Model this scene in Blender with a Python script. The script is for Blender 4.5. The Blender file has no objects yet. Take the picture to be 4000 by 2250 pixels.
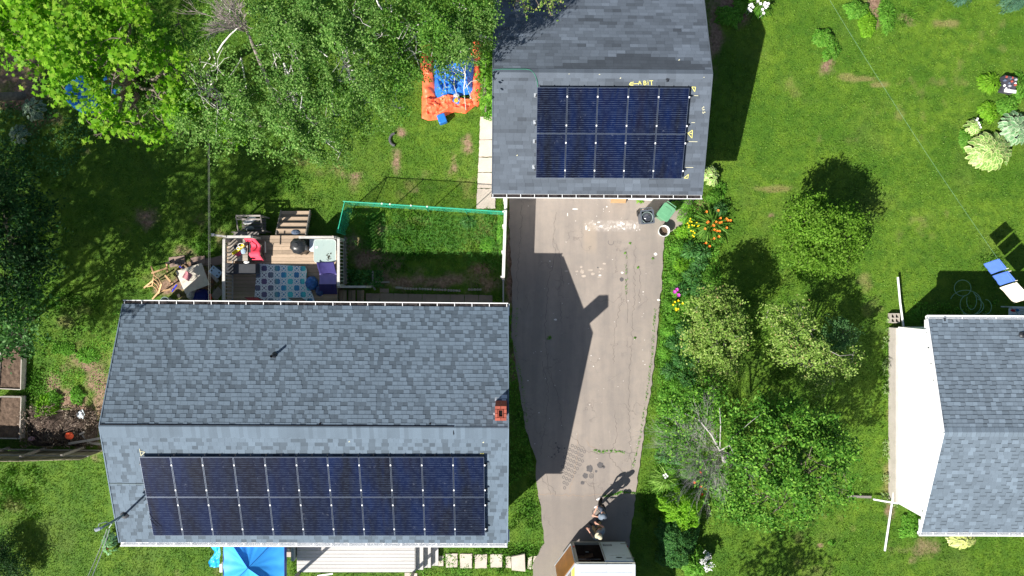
import bpy, bmesh, math, random
import numpy as np
from mathutils import Vector, Matrix
rad = math.radians
S = bpy.context.scene
COL = S.collection

# ------------------------------------------------------------------ camera, sky, sun, exposure
CAMH = 28.0          # drone height above the lawn
FPX = 2774.0         # focal length in photo pixels (photo 4000 x 2250)
cam_d = bpy.data.cameras.new("camera"); cam = bpy.data.objects.new("camera", cam_d); COL.objects.link(cam)
cam.location = (0, 0, CAMH); cam.rotation_euler = (0, 0, 0)
cam_d.sensor_fit = 'HORIZONTAL'; cam_d.sensor_width = 36.0; cam_d.lens = 36.0 * FPX / 4000.0
cam_d.clip_start = 0.1; cam_d.clip_end = 2000
S.camera = cam
SUNV = Vector((-0.80, -0.715, 1.0)).normalized()      # direction towards the sun
SUN_EL = math.asin(SUNV.z); SUN_AZ = math.atan2(SUNV.x, SUNV.y)
world = bpy.data.worlds.new("World"); S.world = world; world.use_nodes = True
wn = world.node_tree; wn.nodes.clear()
sky = wn.nodes.new('ShaderNodeTexSky'); sky.sky_type = 'NISHITA'; sky.sun_disc = False
sky.sun_elevation = SUN_EL; sky.sun_rotation = SUN_AZ; sky.air_density = 1.0; sky.dust_density = 1.2; sky.ozone_density = 1.2
wb = wn.nodes.new('ShaderNodeBackground'); wb.inputs['Strength'].default_value = 0.058
wo = wn.nodes.new('ShaderNodeOutputWorld')
wn.links.new(sky.outputs[0], wb.inputs[0]); wn.links.new(wb.outputs[0], wo.inputs[0])
sun_d = bpy.data.lights.new("sun", 'SUN'); sun_d.energy = 4.9; sun_d.angle = rad(0.55); sun_d.color = (1.0, 0.955, 0.87)
sun = bpy.data.objects.new("sun", sun_d); COL.objects.link(sun)
sun.rotation_euler = SUNV.to_track_quat('Z', 'Y').to_euler(); sun.location = SUNV * 60
S.view_settings.view_transform = 'Standard'; S.view_settings.look = 'None'
S.view_settings.exposure = 0.80; S.view_settings.gamma = 1.0
S.render.engine = 'CYCLES'

# ------------------------------------------------------------------ helpers
def W(px, py, h=0.0):
    """real place (metres) of the thing the photo shows at px,py when it is h metres up"""
    k = (CAMH - h) / FPX
    return np.array([(px - 2000) * k, -(py - 1125) * k, h])
def WV(px, py, h=0.0): return Vector(W(px, py, h))

class Plane:
    def __init__(s, a, b, c):
        s.p = np.array(a, float); n = np.cross(np.array(b) - s.p, np.array(c) - s.p); s.n = n / np.linalg.norm(n)
        if s.n[2] < 0: s.n = -s.n
    def hit(s, px, py, off=0.0):
        d = np.array([(px - 2000) / FPX, -(py - 1125) / FPX, -1.0]); o = np.array([0, 0, CAMH])
        t = np.dot(s.p + s.n * off - o, s.n) / np.dot(d, s.n); return o + d * t

rng = np.random.default_rng(7)
_lat = {}
def vnoise(x, y, scale=1.0, seed=0, octs=3):
    """value noise 0..1 on arrays"""
    x = np.asarray(x, float) / scale; y = np.asarray(y, float) / scale; out = 0; amp = 1; tot = 0
    for o in range(octs):
        key = (seed, o)
        if key not in _lat: _lat[key] = np.random.default_rng(seed * 31 + o).random((128, 128))
        L = _lat[key]; xi = np.floor(x).astype(int); yi = np.floor(y).astype(int); fx = x - xi; fy = y - yi
        fx = fx * fx * (3 - 2 * fx); fy = fy * fy * (3 - 2 * fy)
        a = L[xi % 128, yi % 128]; b = L[(xi + 1) % 128, yi % 128]; c = L[xi % 128, (yi + 1) % 128]; d = L[(xi + 1) % 128, (yi + 1) % 128]
        out = out + amp * ((a * (1 - fx) + b * fx) * (1 - fy) + (c * (1 - fx) + d * fx) * fy); tot += amp
        amp *= 0.5; x = x * 2.03 + 11.3; y = y * 2.03 + 5.7
    return out / tot

def tag(o, label=None, cat=None, group=None, kind=None):
    if label: o['label'] = label
    if cat: o['category'] = cat
    if group: o['group'] = group
    if kind: o['kind'] = kind
    return o
def thing(name, label, cat, loc=(0, 0, 0), group=None):
    o = bpy.data.objects.new(name, None); COL.objects.link(o); o.location = loc; o.empty_display_size = 0.2
    return tag(o, label, cat, group)
def put(name, me, parent=None, world_verts=True):
    o = bpy.data.objects.new(name, me); COL.objects.link(o)
    if parent is not None:
        o.parent = parent
        if world_verts:
            l = Vector((0, 0, 0)); p = parent
            while p is not None: l += p.location; p = p.parent
            o.location = -l
    return o
def npmesh(name, v, f, mat=None, tone=None, smooth=False, matidx=None, attrs=None):
    """fast mesh from arrays: v (n,3); f (m,k) or list of such arrays"""
    fs = f if isinstance(f, list) else [f]
    me = bpy.data.meshes.new(name); v = np.asarray(v, np.float32)
    me.vertices.add(len(v)); me.vertices.foreach_set('co', v.ravel())
    loops = np.concatenate([np.asarray(a, np.int32).ravel() for a in fs])
    cnt = np.concatenate([np.full(len(a), np.asarray(a).shape[1], np.int32) for a in fs])
    st = np.concatenate([[0], np.cumsum(cnt)[:-1]]).astype(np.int32)
    me.loops.add(len(loops)); me.loops.foreach_set('vertex_index', loops)
    me.polygons.add(len(cnt)); me.polygons.foreach_set('loop_start', st)
    if matidx is not None: me.polygons.foreach_set('material_index', np.asarray(matidx, np.int32))
    if tone is not None:
        a = me.attributes.new('tone', 'FLOAT', 'POINT'); a.data.foreach_set('value', np.asarray(tone, np.float32))
    for k, val in (attrs or {}).items():
        a = me.attributes.new(k, 'FLOAT', 'POINT'); a.data.foreach_set('value', np.asarray(val, np.float32))
    me.update(calc_edges=True)
    if smooth: me.polygons.foreach_set('use_smooth', np.ones(len(cnt), bool))
    for m in (mat if isinstance(mat, (list, tuple)) else [mat]):
        if m: me.materials.append(m)
    return me

class MB:
    """collects shapes, builds ONE mesh object"""
    def __init__(s): s.v = []; s.f = []; s.t = []; s.mi = []; s.cur = 0; s.tone = 1.0
    def add(s, verts, faces, tone=None):
        o = len(s.v); s.v += [tuple(map(float, p)) for p in verts]; s.f += [tuple(i + o for i in f) for f in faces]
        s.t += [s.tone if tone is None else tone] * len(verts); s.mi += [s.cur] * len(faces); return s
    def box(s, c, size, rz=0, tone=None, M=None):
        hx, hy, hz = size[0] / 2, size[1] / 2, size[2] / 2
        V = [Vector((x, y, z)) for z in (-hz, hz) for x, y in ((-hx, -hy), (hx, -hy), (hx, hy), (-hx, hy))]
        R = M if M is not None else Matrix.Rotation(rz, 3, 'Z')
        V = [R @ p + Vector(c) for p in V]
        return s.add(V, [(3, 2, 1, 0), (4, 5, 6, 7), (0, 1, 5, 4), (1, 2, 6, 5), (2, 3, 7, 6), (3, 0, 4, 7)], tone)
    def beam(s, a, b, w, h, up=(0, 0, 1), tone=None):
        a = Vector(a); b = Vector(b); d = (b - a); L = d.length; d.normalize(); u = Vector(up)
        sd = d.cross(u)
        if sd.length < 1e-4: sd = d.cross(Vector((1, 0, 0)))
        sd.normalize(); u = sd.cross(d); M = Matrix((sd, d, u)).transposed()
        return s.box((a + b) / 2, (w, L, h), M=M, tone=tone)
    def tube(s, pts, r, n=8, cap=True, tone=None):
        pts = [Vector(p) for p in pts]; rs = r if isinstance(r, (list, tuple)) else [r] * len(pts); V = []; F = []
        prev = None
        for i, p in enumerate(pts):
            d = (pts[min(i + 1, len(pts) - 1)] - pts[max(i - 1, 0)])
            if d.length < 1e-9: d = Vector((0, 0, 1))
            d.normalize()
            a = prev if prev is not None else (Vector((0, 0, 1)) if abs(d.z) < .9 else Vector((1, 0, 0)))
            x = (a - d * a.dot(d))
            if x.length < 1e-5: x = d.orthogonal()
            x.normalize(); prev = x; y = d.cross(x)
            for k in range(n):
                t = 2 * math.pi * k / n; V.append(p + (x * math.cos(t) + y * math.sin(t)) * rs[i])
        for i in range(len(pts) - 1):
            for k in range(n):
                k2 = (k + 1) % n; F.append((i * n + k, i * n + k2, (i + 1) * n + k2, (i + 1) * n + k))
        if cap: F.append(tuple(range(n))[::-1]); F.append(tuple((len(pts) - 1) * n + k for k in range(n)))
        return s.add(V, F, tone)
    def lathe(s, c, prof, n=24, tone=None, sx=1, sy=1):
        V = []; F = []
        for (r, z) in prof:
            for k in range(n):
                t = 2 * math.pi * k / n; V.append((c[0] + r * sx * math.cos(t), c[1] + r * sy * math.sin(t), c[2] + z))
        for i in range(len(prof) - 1):
            for k in range(n):
                k2 = (k + 1) % n; F.append((i * n + k, i * n + k2, (i + 1) * n + k2, (i + 1) * n + k))
        return s.add(V, F, tone)
    def prism(s, poly, z0, z1, tone=None):
        n = len(poly); V = [(p[0], p[1], z0) for p in poly] + [(p[0], p[1], z1) for p in poly]
        F = [tuple(range(n))[::-1], tuple(range(n, 2 * n))] + [(i, (i + 1) % n, n + (i + 1) % n, n + i) for i in range(n)]
        return s.add(V, F, tone)
    def quad(s, a, b, c, d, tone=None): return s.add([a, b, c, d], [(0, 1, 2, 3)], tone)
    def slab(s, a, b, c, d, t, tone=None):
        """quad a,b,c,d (ccw from above) extruded down by t along its normal"""
        a, b, c, d = map(Vector, (a, b, c, d)); n = (b - a).cross(d - a).normalized() * t
        return s.add([a - n, b - n, c - n, d - n, a, b, c, d], [(3, 2, 1, 0), (4, 5, 6, 7), (0, 1, 5, 4), (1, 2, 6, 5), (2, 3, 7, 6), (3, 0, 4, 7)], tone)
    def mesh(s, name, mats, smooth=False):
        me = bpy.data.meshes.new(name); me.from_pydata(s.v, [], s.f); me.update()
        for m in (mats if isinstance(mats, (list, tuple)) else [mats]): me.materials.append(m)
        a = me.attributes.new('tone', 'FLOAT', 'POINT'); a.data.foreach_set('value', np.array(s.t, np.float32))
        me.polygons.foreach_set('material_index', np.array(s.mi, np.int32))
        if smooth: me.polygons.foreach_set('use_smooth', np.ones(len(me.polygons), bool))
        return me
    def build(s, name, mats, parent=None, smooth=False, bevel=0, world_verts=True, auto=False):
        o = put(name, s.mesh(name, mats, smooth), parent, world_verts)
        if bevel:
            b = o.modifiers.new('bevel', 'BEVEL'); b.width = bevel; b.segments = 2; b.limit_method = 'ANGLE'
        return o

def grid_mesh(nx, ny, fn, thick=0.0):
    """surface fn(u,v)->xyz ; returns verts, faces"""
    u, v = np.meshgrid(np.linspace(0, 1, nx), np.linspace(0, 1, ny)); P = fn(u.ravel(), v.ravel())
    i = np.arange((ny - 1) * (nx - 1)); r = i // (nx - 1); c = i % (nx - 1); a = r * nx + c
    return np.array(P), np.stack([a, a + 1, a + nx + 1, a + nx], 1)

# ------------------------------------------------------------------ materials
def newmat(name):
    m = bpy.data.materials.new(name); m.use_nodes = True; nt = m.node_tree; nt.nodes.clear()
    out = nt.nodes.new('ShaderNodeOutputMaterial'); return m, nt, out
def N(nt, typ, **kw):
    n = nt.nodes.new(typ)
    for k, v in kw.items(): setattr(n, k, v)
    return n
def math_(nt, op, a, b=None, clamp=False):
    n = N(nt, 'ShaderNodeMath', operation=op, use_clamp=clamp)
    for i, x in enumerate((a, b)):
        if x is None: continue
        if isinstance(x, (int, float)): n.inputs[i].default_value = x
        else: nt.links.new(x, n.inputs[i])
    return n.outputs[0]
def mixc(nt, fac, a, b, typ='MIX'):
    n = N(nt, 'ShaderNodeMix', data_type='RGBA', blend_type=typ)
    for i, x in ((0, fac), (6, a), (7, b)):
        if isinstance(x, (int, float)): n.inputs[i].default_value = x
        elif isinstance(x, (tuple, list)): n.inputs[i].default_value = (*x[:3], 1)
        else: nt.links.new(x, n.inputs[i])
    return n.outputs[2]
def noise(nt, scale, detail=3, rough=.55, vec=None, dist=0):
    n = N(nt, 'ShaderNodeTexNoise'); n.inputs['Scale'].default_value = scale; n.inputs['Detail'].default_value = detail
    n.inputs['Roughness'].default_value = rough; n.inputs['Distortion'].default_value = dist
    if vec is not None: nt.links.new(vec, n.inputs['Vector'])
    return n.outputs[0]
def mapr(nt, x, a, b, c, d):
    n = N(nt, 'ShaderNodeMapRange'); nt.links.new(x, n.inputs[0])
    for i, v in enumerate((a, b, c, d)): n.inputs[i + 1].default_value = v
    return n.outputs[0]
def geopos(nt):
    return N(nt, 'ShaderNodeNewGeometry').outputs['Position']
def attr(nt, name):
    n = N(nt, 'ShaderNodeAttribute', attribute_name=name); return n.outputs['Fac']
MATS = {}
def mat(name, color, rough=.75, spec=.3, var=.12, scale=6.0, fine=.08, fscale=60.0, tone=False, bump=.0, metal=0, alpha=1, trans=0, streak=None, sheen=0):
    if name in MATS: return MATS[name]
    m, nt, out = newmat(name); p = N(nt, 'ShaderNodeBsdfPrincipled'); nt.links.new(p.outputs[0], out.inputs[0])
    tc = N(nt, 'ShaderNodeTexCoord').outputs['Object']; vec = tc
    if streak:
        mp = N(nt, 'ShaderNodeMapping'); mp.inputs['Scale'].default_value = streak; nt.links.new(tc, mp.inputs[0]); vec = mp.outputs[0]
    f1 = mapr(nt, noise(nt, scale, 4, vec=vec), .25, .75, 1 - var, 1 + var)
    nf = noise(nt, fscale, 2, vec=vec); f2 = mapr(nt, nf, .25, .75, 1 - fine, 1 + fine)
    f = math_(nt, 'MULTIPLY', f1, f2)
    if tone: f = math_(nt, 'MULTIPLY', f, attr(nt, 'tone'))
    c = mixc(nt, 1.0, color, f, 'MULTIPLY')
    # the factor socket feeds colour B as grey
    nt.links.new(c, p.inputs['Base Color'])
    p.inputs['Roughness'].default_value = rough; p.inputs['Specular IOR Level'].default_value = spec
    p.inputs['Metallic'].default_value = metal; p.inputs['Alpha'].default_value = alpha
    p.inputs['Transmission Weight'].default_value = trans
    if bump:
        b = N(nt, 'ShaderNodeBump'); b.inputs['Strength'].default_value = bump; b.inputs['Distance'].default_value = .02
        nt.links.new(nf, b.inputs['Height']); nt.links.new(b.outputs[0], p.inputs['Normal'])
    MATS[name] = m; return m
def leafmat(name, c1, c2, c3=None, trans=.35, rough=.55, spec=.14, dead=None):
    """leaf: random tint per leaf, slow drift through the crown, light passes through"""
    if name in MATS: return MATS[name]
    m, nt, out = newmat(name)
    g = N(nt, 'ShaderNodeNewGeometry'); r = g.outputs['Random Per Island']
    cr = N(nt, 'ShaderNodeValToRGB'); nt.links.new(r, cr.inputs[0]); e = cr.color_ramp.elements
    e[0].color = (*c1, 1); e[1].color = (*(c3 or c2), 1); e[1].position = 1.0
    k = cr.color_ramp.elements.new(.55); k.color = (*c2, 1)
    if dead: k = cr.color_ramp.elements.new(.97); k.color = (*(c3 or c2), 1); e = cr.color_ramp.elements; e[len(e) - 1].color = (*dead, 1)
    f = mapr(nt, noise(nt, 1.3, 3, vec=g.outputs['Position']), .3, .7, .78, 1.22)
    c = mixc(nt, 1.0, cr.outputs[0], f, 'MULTIPLY')
    p = N(nt, 'ShaderNodeBsdfPrincipled'); nt.links.new(c, p.inputs['Base Color']); p.inputs['Roughness'].default_value = rough
    p.inputs['Specular IOR Level'].default_value = spec
    t = N(nt, 'ShaderNodeBsdfTranslucent'); c2_ = mixc(nt, 1.0, c, (1.05, 1.25, .45), 'MULTIPLY'); nt.links.new(c2_, t.inputs[0])
    mx = N(nt, 'ShaderNodeMixShader'); mx.inputs[0].default_value = trans
    nt.links.new(p.outputs[0], mx.inputs[1]); nt.links.new(t.outputs[0], mx.inputs[2]); nt.links.new(mx.outputs[0], out.inputs[0])
    MATS[name] = m; return m

ORD = ['first', 'second', 'third', 'fourth', 'fifth', 'sixth', 'seventh', 'eighth', 'ninth', 'tenth', 'eleventh', 'twelfth', 'thirteenth', 'fourteenth']
M_bark = mat('bark', (.20, .17, .14), .9, .1, .3, 8, .2, 50, bump=.6)
M_birch = mat('birch_bark', (.62, .60, .56), .8, .2, .3, 10, .3, 40, bump=.3, streak=(1, 1, .3))
M_twig = mat('dead_twig', (.30, .27, .255), .9, .1, .2, 5)
M_white = mat('white_metal', (.82, .83, .84), .45, .4, .03, 3)
M_whitewood = mat('painted_white_board', (.62, .60, .56), .8, .2, .12, 8, .15, 40, streak=(1, .15, 1))
M_greywood = mat('weathered_wood', (.27, .245, .225), .85, .15, .2, 5, .15, 60, tone=True, streak=(.2, 1, 1))
M_deckwood = mat('deck_boards', (.40, .305, .225), .8, .2, .16, 3, .14, 50, tone=True, streak=(.15, 1, 1))
M_black = mat('black_metal', (.018, .018, .02), .45, .5, .1, 5)
M_dark = mat('dark_plastic', (.03, .033, .04), .4, .5, .2, 8)

# ------------------------------------------------------------------ GROUND
def blobs(x, y, lst, seed):
    out = np.zeros_like(x)
    for (px, py, rx, ry, s) in lst:
        c = W(px, py); d = ((x - c[0]) / (rx / 99.07)) ** 2 + ((y - c[1]) / (ry / 99.07)) ** 2
        out = np.maximum(out, s * np.exp(-d * 1.1))
    n = vnoise(x, y, .45, seed, 4)
    return np.clip((out - .25 + (n - .5) * 1.1) * 2.2, 0, 1) * (out > .05)
SOIL = [(330, 1420, 60, 40, .8), (260, 1440, 40, 30, .6), (380, 1500, 60, 60, .9), (300, 1560, 80, 60, .8), (330, 1650, 110, 110, 1), (180, 1690, 110, 80, .9), (395, 1600, 50, 120, .9),
        (210, 1500, 40, 60, .6), (1450, 1010, 90, 60, .8), (1390, 950, 60, 60, .6), (1500, 1080, 70, 60, .8), (1600, 1100, 280, 40, .9), (1900, 1090, 80, 70, .9), (1290, 1130, 60, 60, .7),
        (1690, 1060, 60, 30, .5), (1480, 900, 30, 40, .7), (2000, 1050, 35, 350, .85), (2020, 1300, 40, 250, .6), (780, 860, 50, 40, .6), (710, 980, 40, 40, .7), (860, 930, 40, 50, .6),
        (760, 1100, 160, 90, .9), (640, 1120, 60, 60, .7), (560, 860, 50, 50, .5), (1830, 560, 30, 50, .8), (1380, 690, 35, 35, .7), (1545, 640, 25, 50, .5), (1565, 520, 20, 20, .7), (1770, 640, 20, 40, .6),
        (1140, 465, 60, 40, .8), (60, 300, 120, 160, .9), (150, 480, 120, 60, .5), (340, 590, 40, 30, .6), (470, 520, 60, 30, .5), (3420, 40, 30, 80, .9), (3540, 70, 50, 25, .5), (1630, 740, 40, 25, .5),
        (2730, 800, 45, 50, .5), (2860, 30, 120, 80, .9), (2790, 130, 40, 140, .9), (3480, 1990, 40, 60, .6), (3600, 2150, 120, 40, .5), (2215, 2180, 60, 60, .9), (690, 2240, 50, 30, .5), (3225, 245, 35, 40, .7), (3015, 840, 16, 10, .9), (3205, 2130, 12, 10, .8)]
DRY = [(3370, 308, 60, 12, 1.3), (3310, 300, 30, 14, 1.3), (3430, 330, 40, 12, 1.3), (3020, 738, 60, 13, 1.3), (3700, 90, 50, 20, 1.0), (3320, 180, 60, 30, .5), (3640, 330, 130, 90, .34), (3750, 250, 90, 60, .36),
       (3500, 500, 160, 120, .3), (3250, 600, 120, 90, .28), (3150, 350, 90, 60, .3), (3900, 150, 120, 90, .3), (3380, 1100, 50, 60, .4), (3360, 980, 50, 60, .35), (3420, 1180, 50, 60, .45),
       (3490, 1500, 22, 260, .8), (3480, 1850, 30, 100, .8), (3600, 900, 120, 90, .4), (1250, 640, 120, 60, .55), (1400, 720, 60, 40, .6), (1600, 720, 120, 50, .5), (1850, 700, 80, 60, .6), (1230, 780, 60, 40, .4),
       (330, 1480, 130, 150, .6), (230, 1250, 120, 80, .4), (60, 2000, 60, 120, .5), (900, 2200, 90, 40, .6), (300, 1930, 50, 40, .4), (1550, 870, 200, 40, .5), (1900, 880, 60, 60, .5), (1460, 850, 40, 40, .6),
       (3150, 2060, 150, 60, .5), (3000, 2000, 60, 60, .4), (3250, 2200, 150, 60, .4), (3600, 2120, 60, 60, .5), (200, 880, 60, 50, .5), (520, 880, 60, 40, .4), (760, 900, 80, 40, .4), (640, 1080, 60, 60, .5)]
LUSH = [(1600, 900, 260, 90, .9), (1500, 1000, 200, 120, .8), (1900, 950, 80, 160, .9), (1250, 540, 200, 120, .5), (1150, 720, 150, 120, .5), (250, 1180, 130, 60, .6), (120, 1500, 60, 120, .7), (2060, 1950, 60, 160, .7),
        (2060, 1620, 50, 260, .8), (2600, 1400, 40, 900, .6), (2530, 1950, 40, 160, .5), (60, 1900, 110, 140, .7), (2000, 2170, 250, 50, .8), (2700, 1450, 120, 400, .9), (3880, 1010, 60, 40, .6), (3750, 1240, 120, 40, .6),
        (3470, 1400, 30, 200, .6), (900, 820, 200, 60, .5), (800, 950, 90, 90, .6), (80, 1000, 150, 400, .8), (1500, 2210, 500, 30, .5), (3500, 60, 200, 60, .5), (3050, 1300, 300, 300, .3), (420, 1650, 30, 60, .9)]
def fields(x, y):
    soil = blobs(x, y, SOIL, 3); dry = blobs(x, y, [(a, b, c, d, s if s >= .8 else s * .62) for a, b, c, d, s in DRY], 5); lush = blobs(x, y, LUSH, 9)
    right = np.clip((x - 6) / 3, 0, 1)
    sp = vnoise(x, y, 1.6, 21, 4)
    dry = np.clip(dry + np.clip((sp - .56) * 3.0, 0, 1) * (.16 + .02 * right), 0, 1)
    return soil, dry, lush
def ax(lo, hi, step, far):
    return np.concatenate([[-far, -far / 3, lo - 12, lo - 4], np.arange(lo, hi, step), [hi + 4, hi + 12, far / 3, far]])
gx = ax(-22, 22, .08, 400); gy = ax(-13, 13, .08, 400); GX, GY = np.meshgrid(gx, gy); X = GX.ravel(); Y = GY.ravel()
s_, d_, l_ = fields(X, Y)
Z = (vnoise(X, Y, 1.1, 2, 3) - .5) * .03 - .02
i = np.arange((len(gy) - 1) * (len(gx) - 1)); a = (i // (len(gx) - 1)) * len(gx) + i % (len(gx) - 1)
gf = np.stack([a, a + 1, a + len(gx) + 1, a + len(gx)], 1)

def grassmat(name, blade):
    m, nt, out = newmat(name); pos = geopos(nt)
    n1 = noise(nt, .55, 4, vec=pos); n2 = noise(nt, 2.6, 4, vec=pos); n3 = noise(nt, 19, 3, .7, vec=pos)
    g = mixc(nt, mapr(nt, n1, .36, .64, 0, 1), (.080, .188, .013), (.152, .268, .022))
    g = mixc(nt, mapr(nt, n2, .4, .65, 0, .7), g, (.050, .140, .012))
    g = mixc(nt, mapr(nt, n3, .5, .75, 0, .35), g, (.19, .29, .03))
    g = mixc(nt, math_(nt, 'MULTIPLY', attr(nt, 'lush'), .75), g, (.060, .185, .014))
    g = mixc(nt, math_(nt, 'MULTIPLY', attr(nt, 'dry'), .80), g, (.29, .26, .10))
    if blade:
        r = N(nt, 'ShaderNodeNewGeometry').outputs['Random Per Island']
        g = mixc(nt, 1.0, g, mapr(nt, r, 0, 1, .62, 1.5), 'MULTIPLY')
        g = mixc(nt, mapr(nt, r, .9, .97, 0, .5), g, (.26, .27, .10))
    else:
        sc = mixc(nt, mapr(nt, noise(nt, 9, 5, .7, vec=pos), .35, .65, 0, 1), (.15, .088, .058), (.34, .225, .16))
        g = mixc(nt, 1.0, g, (.80, .80, .80), 'MULTIPLY')
        g = mixc(nt, attr(nt, 'soil'), g, sc)
    p = N(nt, 'ShaderNodeBsdfPrincipled'); nt.links.new(g, p.inputs['Base Color']); p.inputs['Roughness'].default_value = .7; p.inputs['Specular IOR Level'].default_value = .2
    if blade:
        t = N(nt, 'ShaderNodeBsdfTranslucent'); nt.links.new(g, t.inputs[0]); mx = N(nt, 'ShaderNodeMixShader'); mx.inputs[0].default_value = .3
        nt.links.new(p.outputs[0], mx.inputs[1]); nt.links.new(t.outputs[0], mx.inputs[2]); nt.links.new(mx.outputs[0], out.inputs[0])
    else:
        b = N(nt, 'ShaderNodeBump'); b.inputs['Strength'].default_value = .8; b.inputs['Distance'].default_value = .04
        nt.links.new(noise(nt, 24, 3, .7, vec=pos), b.inputs['Height']); nt.links.new(b.outputs[0], p.inputs['Normal'])
        nt.links.new(p.outputs[0], out.inputs[0])
    return m
lawn = put('lawn', npmesh('lawn', np.stack([X, Y, Z], 1), gf, grassmat('lawn_ground', False), attrs={'soil': s_, 'dry': d_, 'lush': l_}, smooth=True)); tag(lawn, kind='structure')

# driveway outline (photo pixels)
DRV = [(1990, 740), (1990, 900), (2000, 1100), (2002, 1200), (1998, 1300), (2010, 1400), (2025, 1500), (2040, 1600), (2055, 1680), (2075, 1740), (2095, 1800), (2092, 1870), (2108, 1950), (2118, 2040), (2125, 2120), (2085, 2190), (2075, 2300), (2080, 2420),
       (2500, 2420), (2485, 2300), (2455, 2150), (2462, 2080), (2480, 1950), (2500, 1800), (2520, 1650), (2545, 1500), (2560, 1380), (2570, 1250), (2585, 1100), (2590, 1000), (2597, 920), (2660, 880), (2700, 800), (2740, 740)]
def inside(px, py, poly):
    r = np.zeros(px.shape, bool); n = len(poly); j = n - 1
    for i in range(n):
        xi, yi = poly[i]; xj, yj = poly[j]
        if yi != yj: r ^= ((yi > py) != (yj > py)) & (px < (xj - xi) * (py - yi) / (yj - yi) + xi)
        j = i
    return r
def edgepoly(poly, step=.12, amp=.05, seed=1, closed=True):
    out = []; rr = random.Random(seed)
    for i in range(len(poly)):
        a = W(*poly[i]); b = W(*poly[(i + 1) % len(poly)]); L = np.linalg.norm(b - a); n = max(1, int(L / step)); d = (b - a) / max(L, 1e-6); nn = np.array([-d[1], d[0], 0])
        for k in range(n): p = a + (b - a) * k / n + nn * (rr.random() - .5) * 2 * amp; out.append((p[0], p[1]))
    return out
def asphalt():
    m, nt, out = newmat('asphalt'); pos = geopos(nt)
    n1 = noise(nt, .45, 5, vec=pos); n2 = noise(nt, 3.2, 4, vec=pos); n3 = noise(nt, 45, 3, .8, vec=pos)
    sx = N(nt, 'ShaderNodeSeparateXYZ'); nt.links.new(pos, sx.inputs[0])
    c = mixc(nt, mapr(nt, n1, .3, .7, 0, 1), (.268, .232, .205), (.325, .280, .245))
    c = mixc(nt, mapr(nt, n2, .45, .75, 0, .55), c, (.225, .205, .192))
    mpt = N(nt, 'ShaderNodeMapping'); mpt.inputs['Scale'].default_value = (1.5, .16, 1); nt.links.new(pos, mpt.inputs[0])
    c = mixc(nt, mapr(nt, noise(nt, 1.0, 4, .6, vec=mpt.outputs[0]), .42, .62, 0, .55), c, (.205, .182, .168))
    c = mixc(nt, mapr(nt, noise(nt, 1.9, 5, .65, vec=pos), .60, .72, 0, .35), c, (.36, .31, .265))
    lo = mapr(nt, sx.outputs[1], -8.4, -8.0, 1, 0)        # rougher, older patch near the street
    c = mixc(nt, math_(nt, 'MULTIPLY', lo, .55), c, (.185, .165, .152))
    c = mixc(nt, mapr(nt, n3, .55, .8, 0, .5), c, (.34, .30, .27)); c = mixc(nt, mapr(nt, n3, .25, .42, .45, 0), c, (.13, .11, .10))
    def band(o, a, b, w): return math_(nt, 'MULTIPLY', mapr(nt, o, a - w, a, 0, 1), mapr(nt, o, b, b + w, 1, 0))
    spill = math_(nt, 'MULTIPLY', band(sx.outputs[0], 3.05, 4.9, .25), band(sx.outputs[1], 2.34, 2.56, .14))
    c = mixc(nt, math_(nt, 'MULTIPLY', spill, mapr(nt, noise(nt, 9, 5, .7, vec=pos), .48, .60, .10, .55)), c, (.62, .57, .53))
    c = mixc(nt, math_(nt, 'MULTIPLY', math_(nt, 'MULTIPLY', band(sx.outputs[0], 2.9, 3.25, .15), band(sx.outputs[1], 1.6, 2.4, .3)), .35), c, (.40, .32, .24))
    v = N(nt, 'ShaderNodeTexVoronoi', feature='DISTANCE_TO_EDGE'); v.inputs['Scale'].default_value = .55
    dn = N(nt, 'ShaderNodeTexNoise'); dn.inputs['Scale'].default_value = 1.6; dn.inputs['Detail'].default_value = 5; nt.links.new(pos, dn.inputs['Vector'])
    va = N(nt, 'ShaderNodeVectorMath', operation='MULTIPLY_ADD'); nt.links.new(dn.outputs[1], va.inputs[0]); va.inputs[1].default_value = (1.5, 1.5, 1.5); nt.links.new(pos, va.inputs[2]); nt.links.new(va.outputs[0], v.inputs['Vector'])
    cr = mapr(nt, v.outputs[0], 0.004, .012, 1, 0); cm = mapr(nt, noise(nt, .8, 2, vec=pos), .5, .6, 0, .7)
    c = mixc(nt, math_(nt, 'MULTIPLY', cr, math_(nt, 'MULTIPLY', cm, .6)), c, (.13, .11, .10))
    p = N(nt, 'ShaderNodeBsdfPrincipled'); nt.links.new(c, p.inputs['Base Color']); p.inputs['Roughness'].default_value = .85; p.inputs['Specular IOR Level'].default_value = .25
    b = N(nt, 'ShaderNodeBump'); b.inputs['Strength'].default_value = .5; b.inputs['Distance'].default_value = .01; nt.links.new(n3, b.inputs['Height']); nt.links.new(b.outputs[0], p.inputs['Normal'])
    nt.links.new(p.outputs[0], out.inputs[0]); return m
M_asph = asphalt()
M_crack = mat('asphalt_crack', (.125, .108, .098), .9, .1); M_cracklite = mat('crack_sand', (.33, .25, .19), .9, .1)
M_chip = mat('white_paint_spill', (.74, .70, .66), .6, .3, .1, 8); M_oil = mat('oil_stain', (.105, .098, .10), .6, .3, .2, 9)
M_pale = mat('pale_concrete_dust', (.42, .36, .31), .9, .1, .25, 9)
db = MB(); db.cur = 0; db.prism(edgepoly(DRV, step=.16, amp=.03), -.04, .030)
rr = random.Random(4)
def flat(poly, z, mi): db.cur = mi; db.add([(p[0], p[1], z) for p in poly], [tuple(range(len(poly)))])
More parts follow.
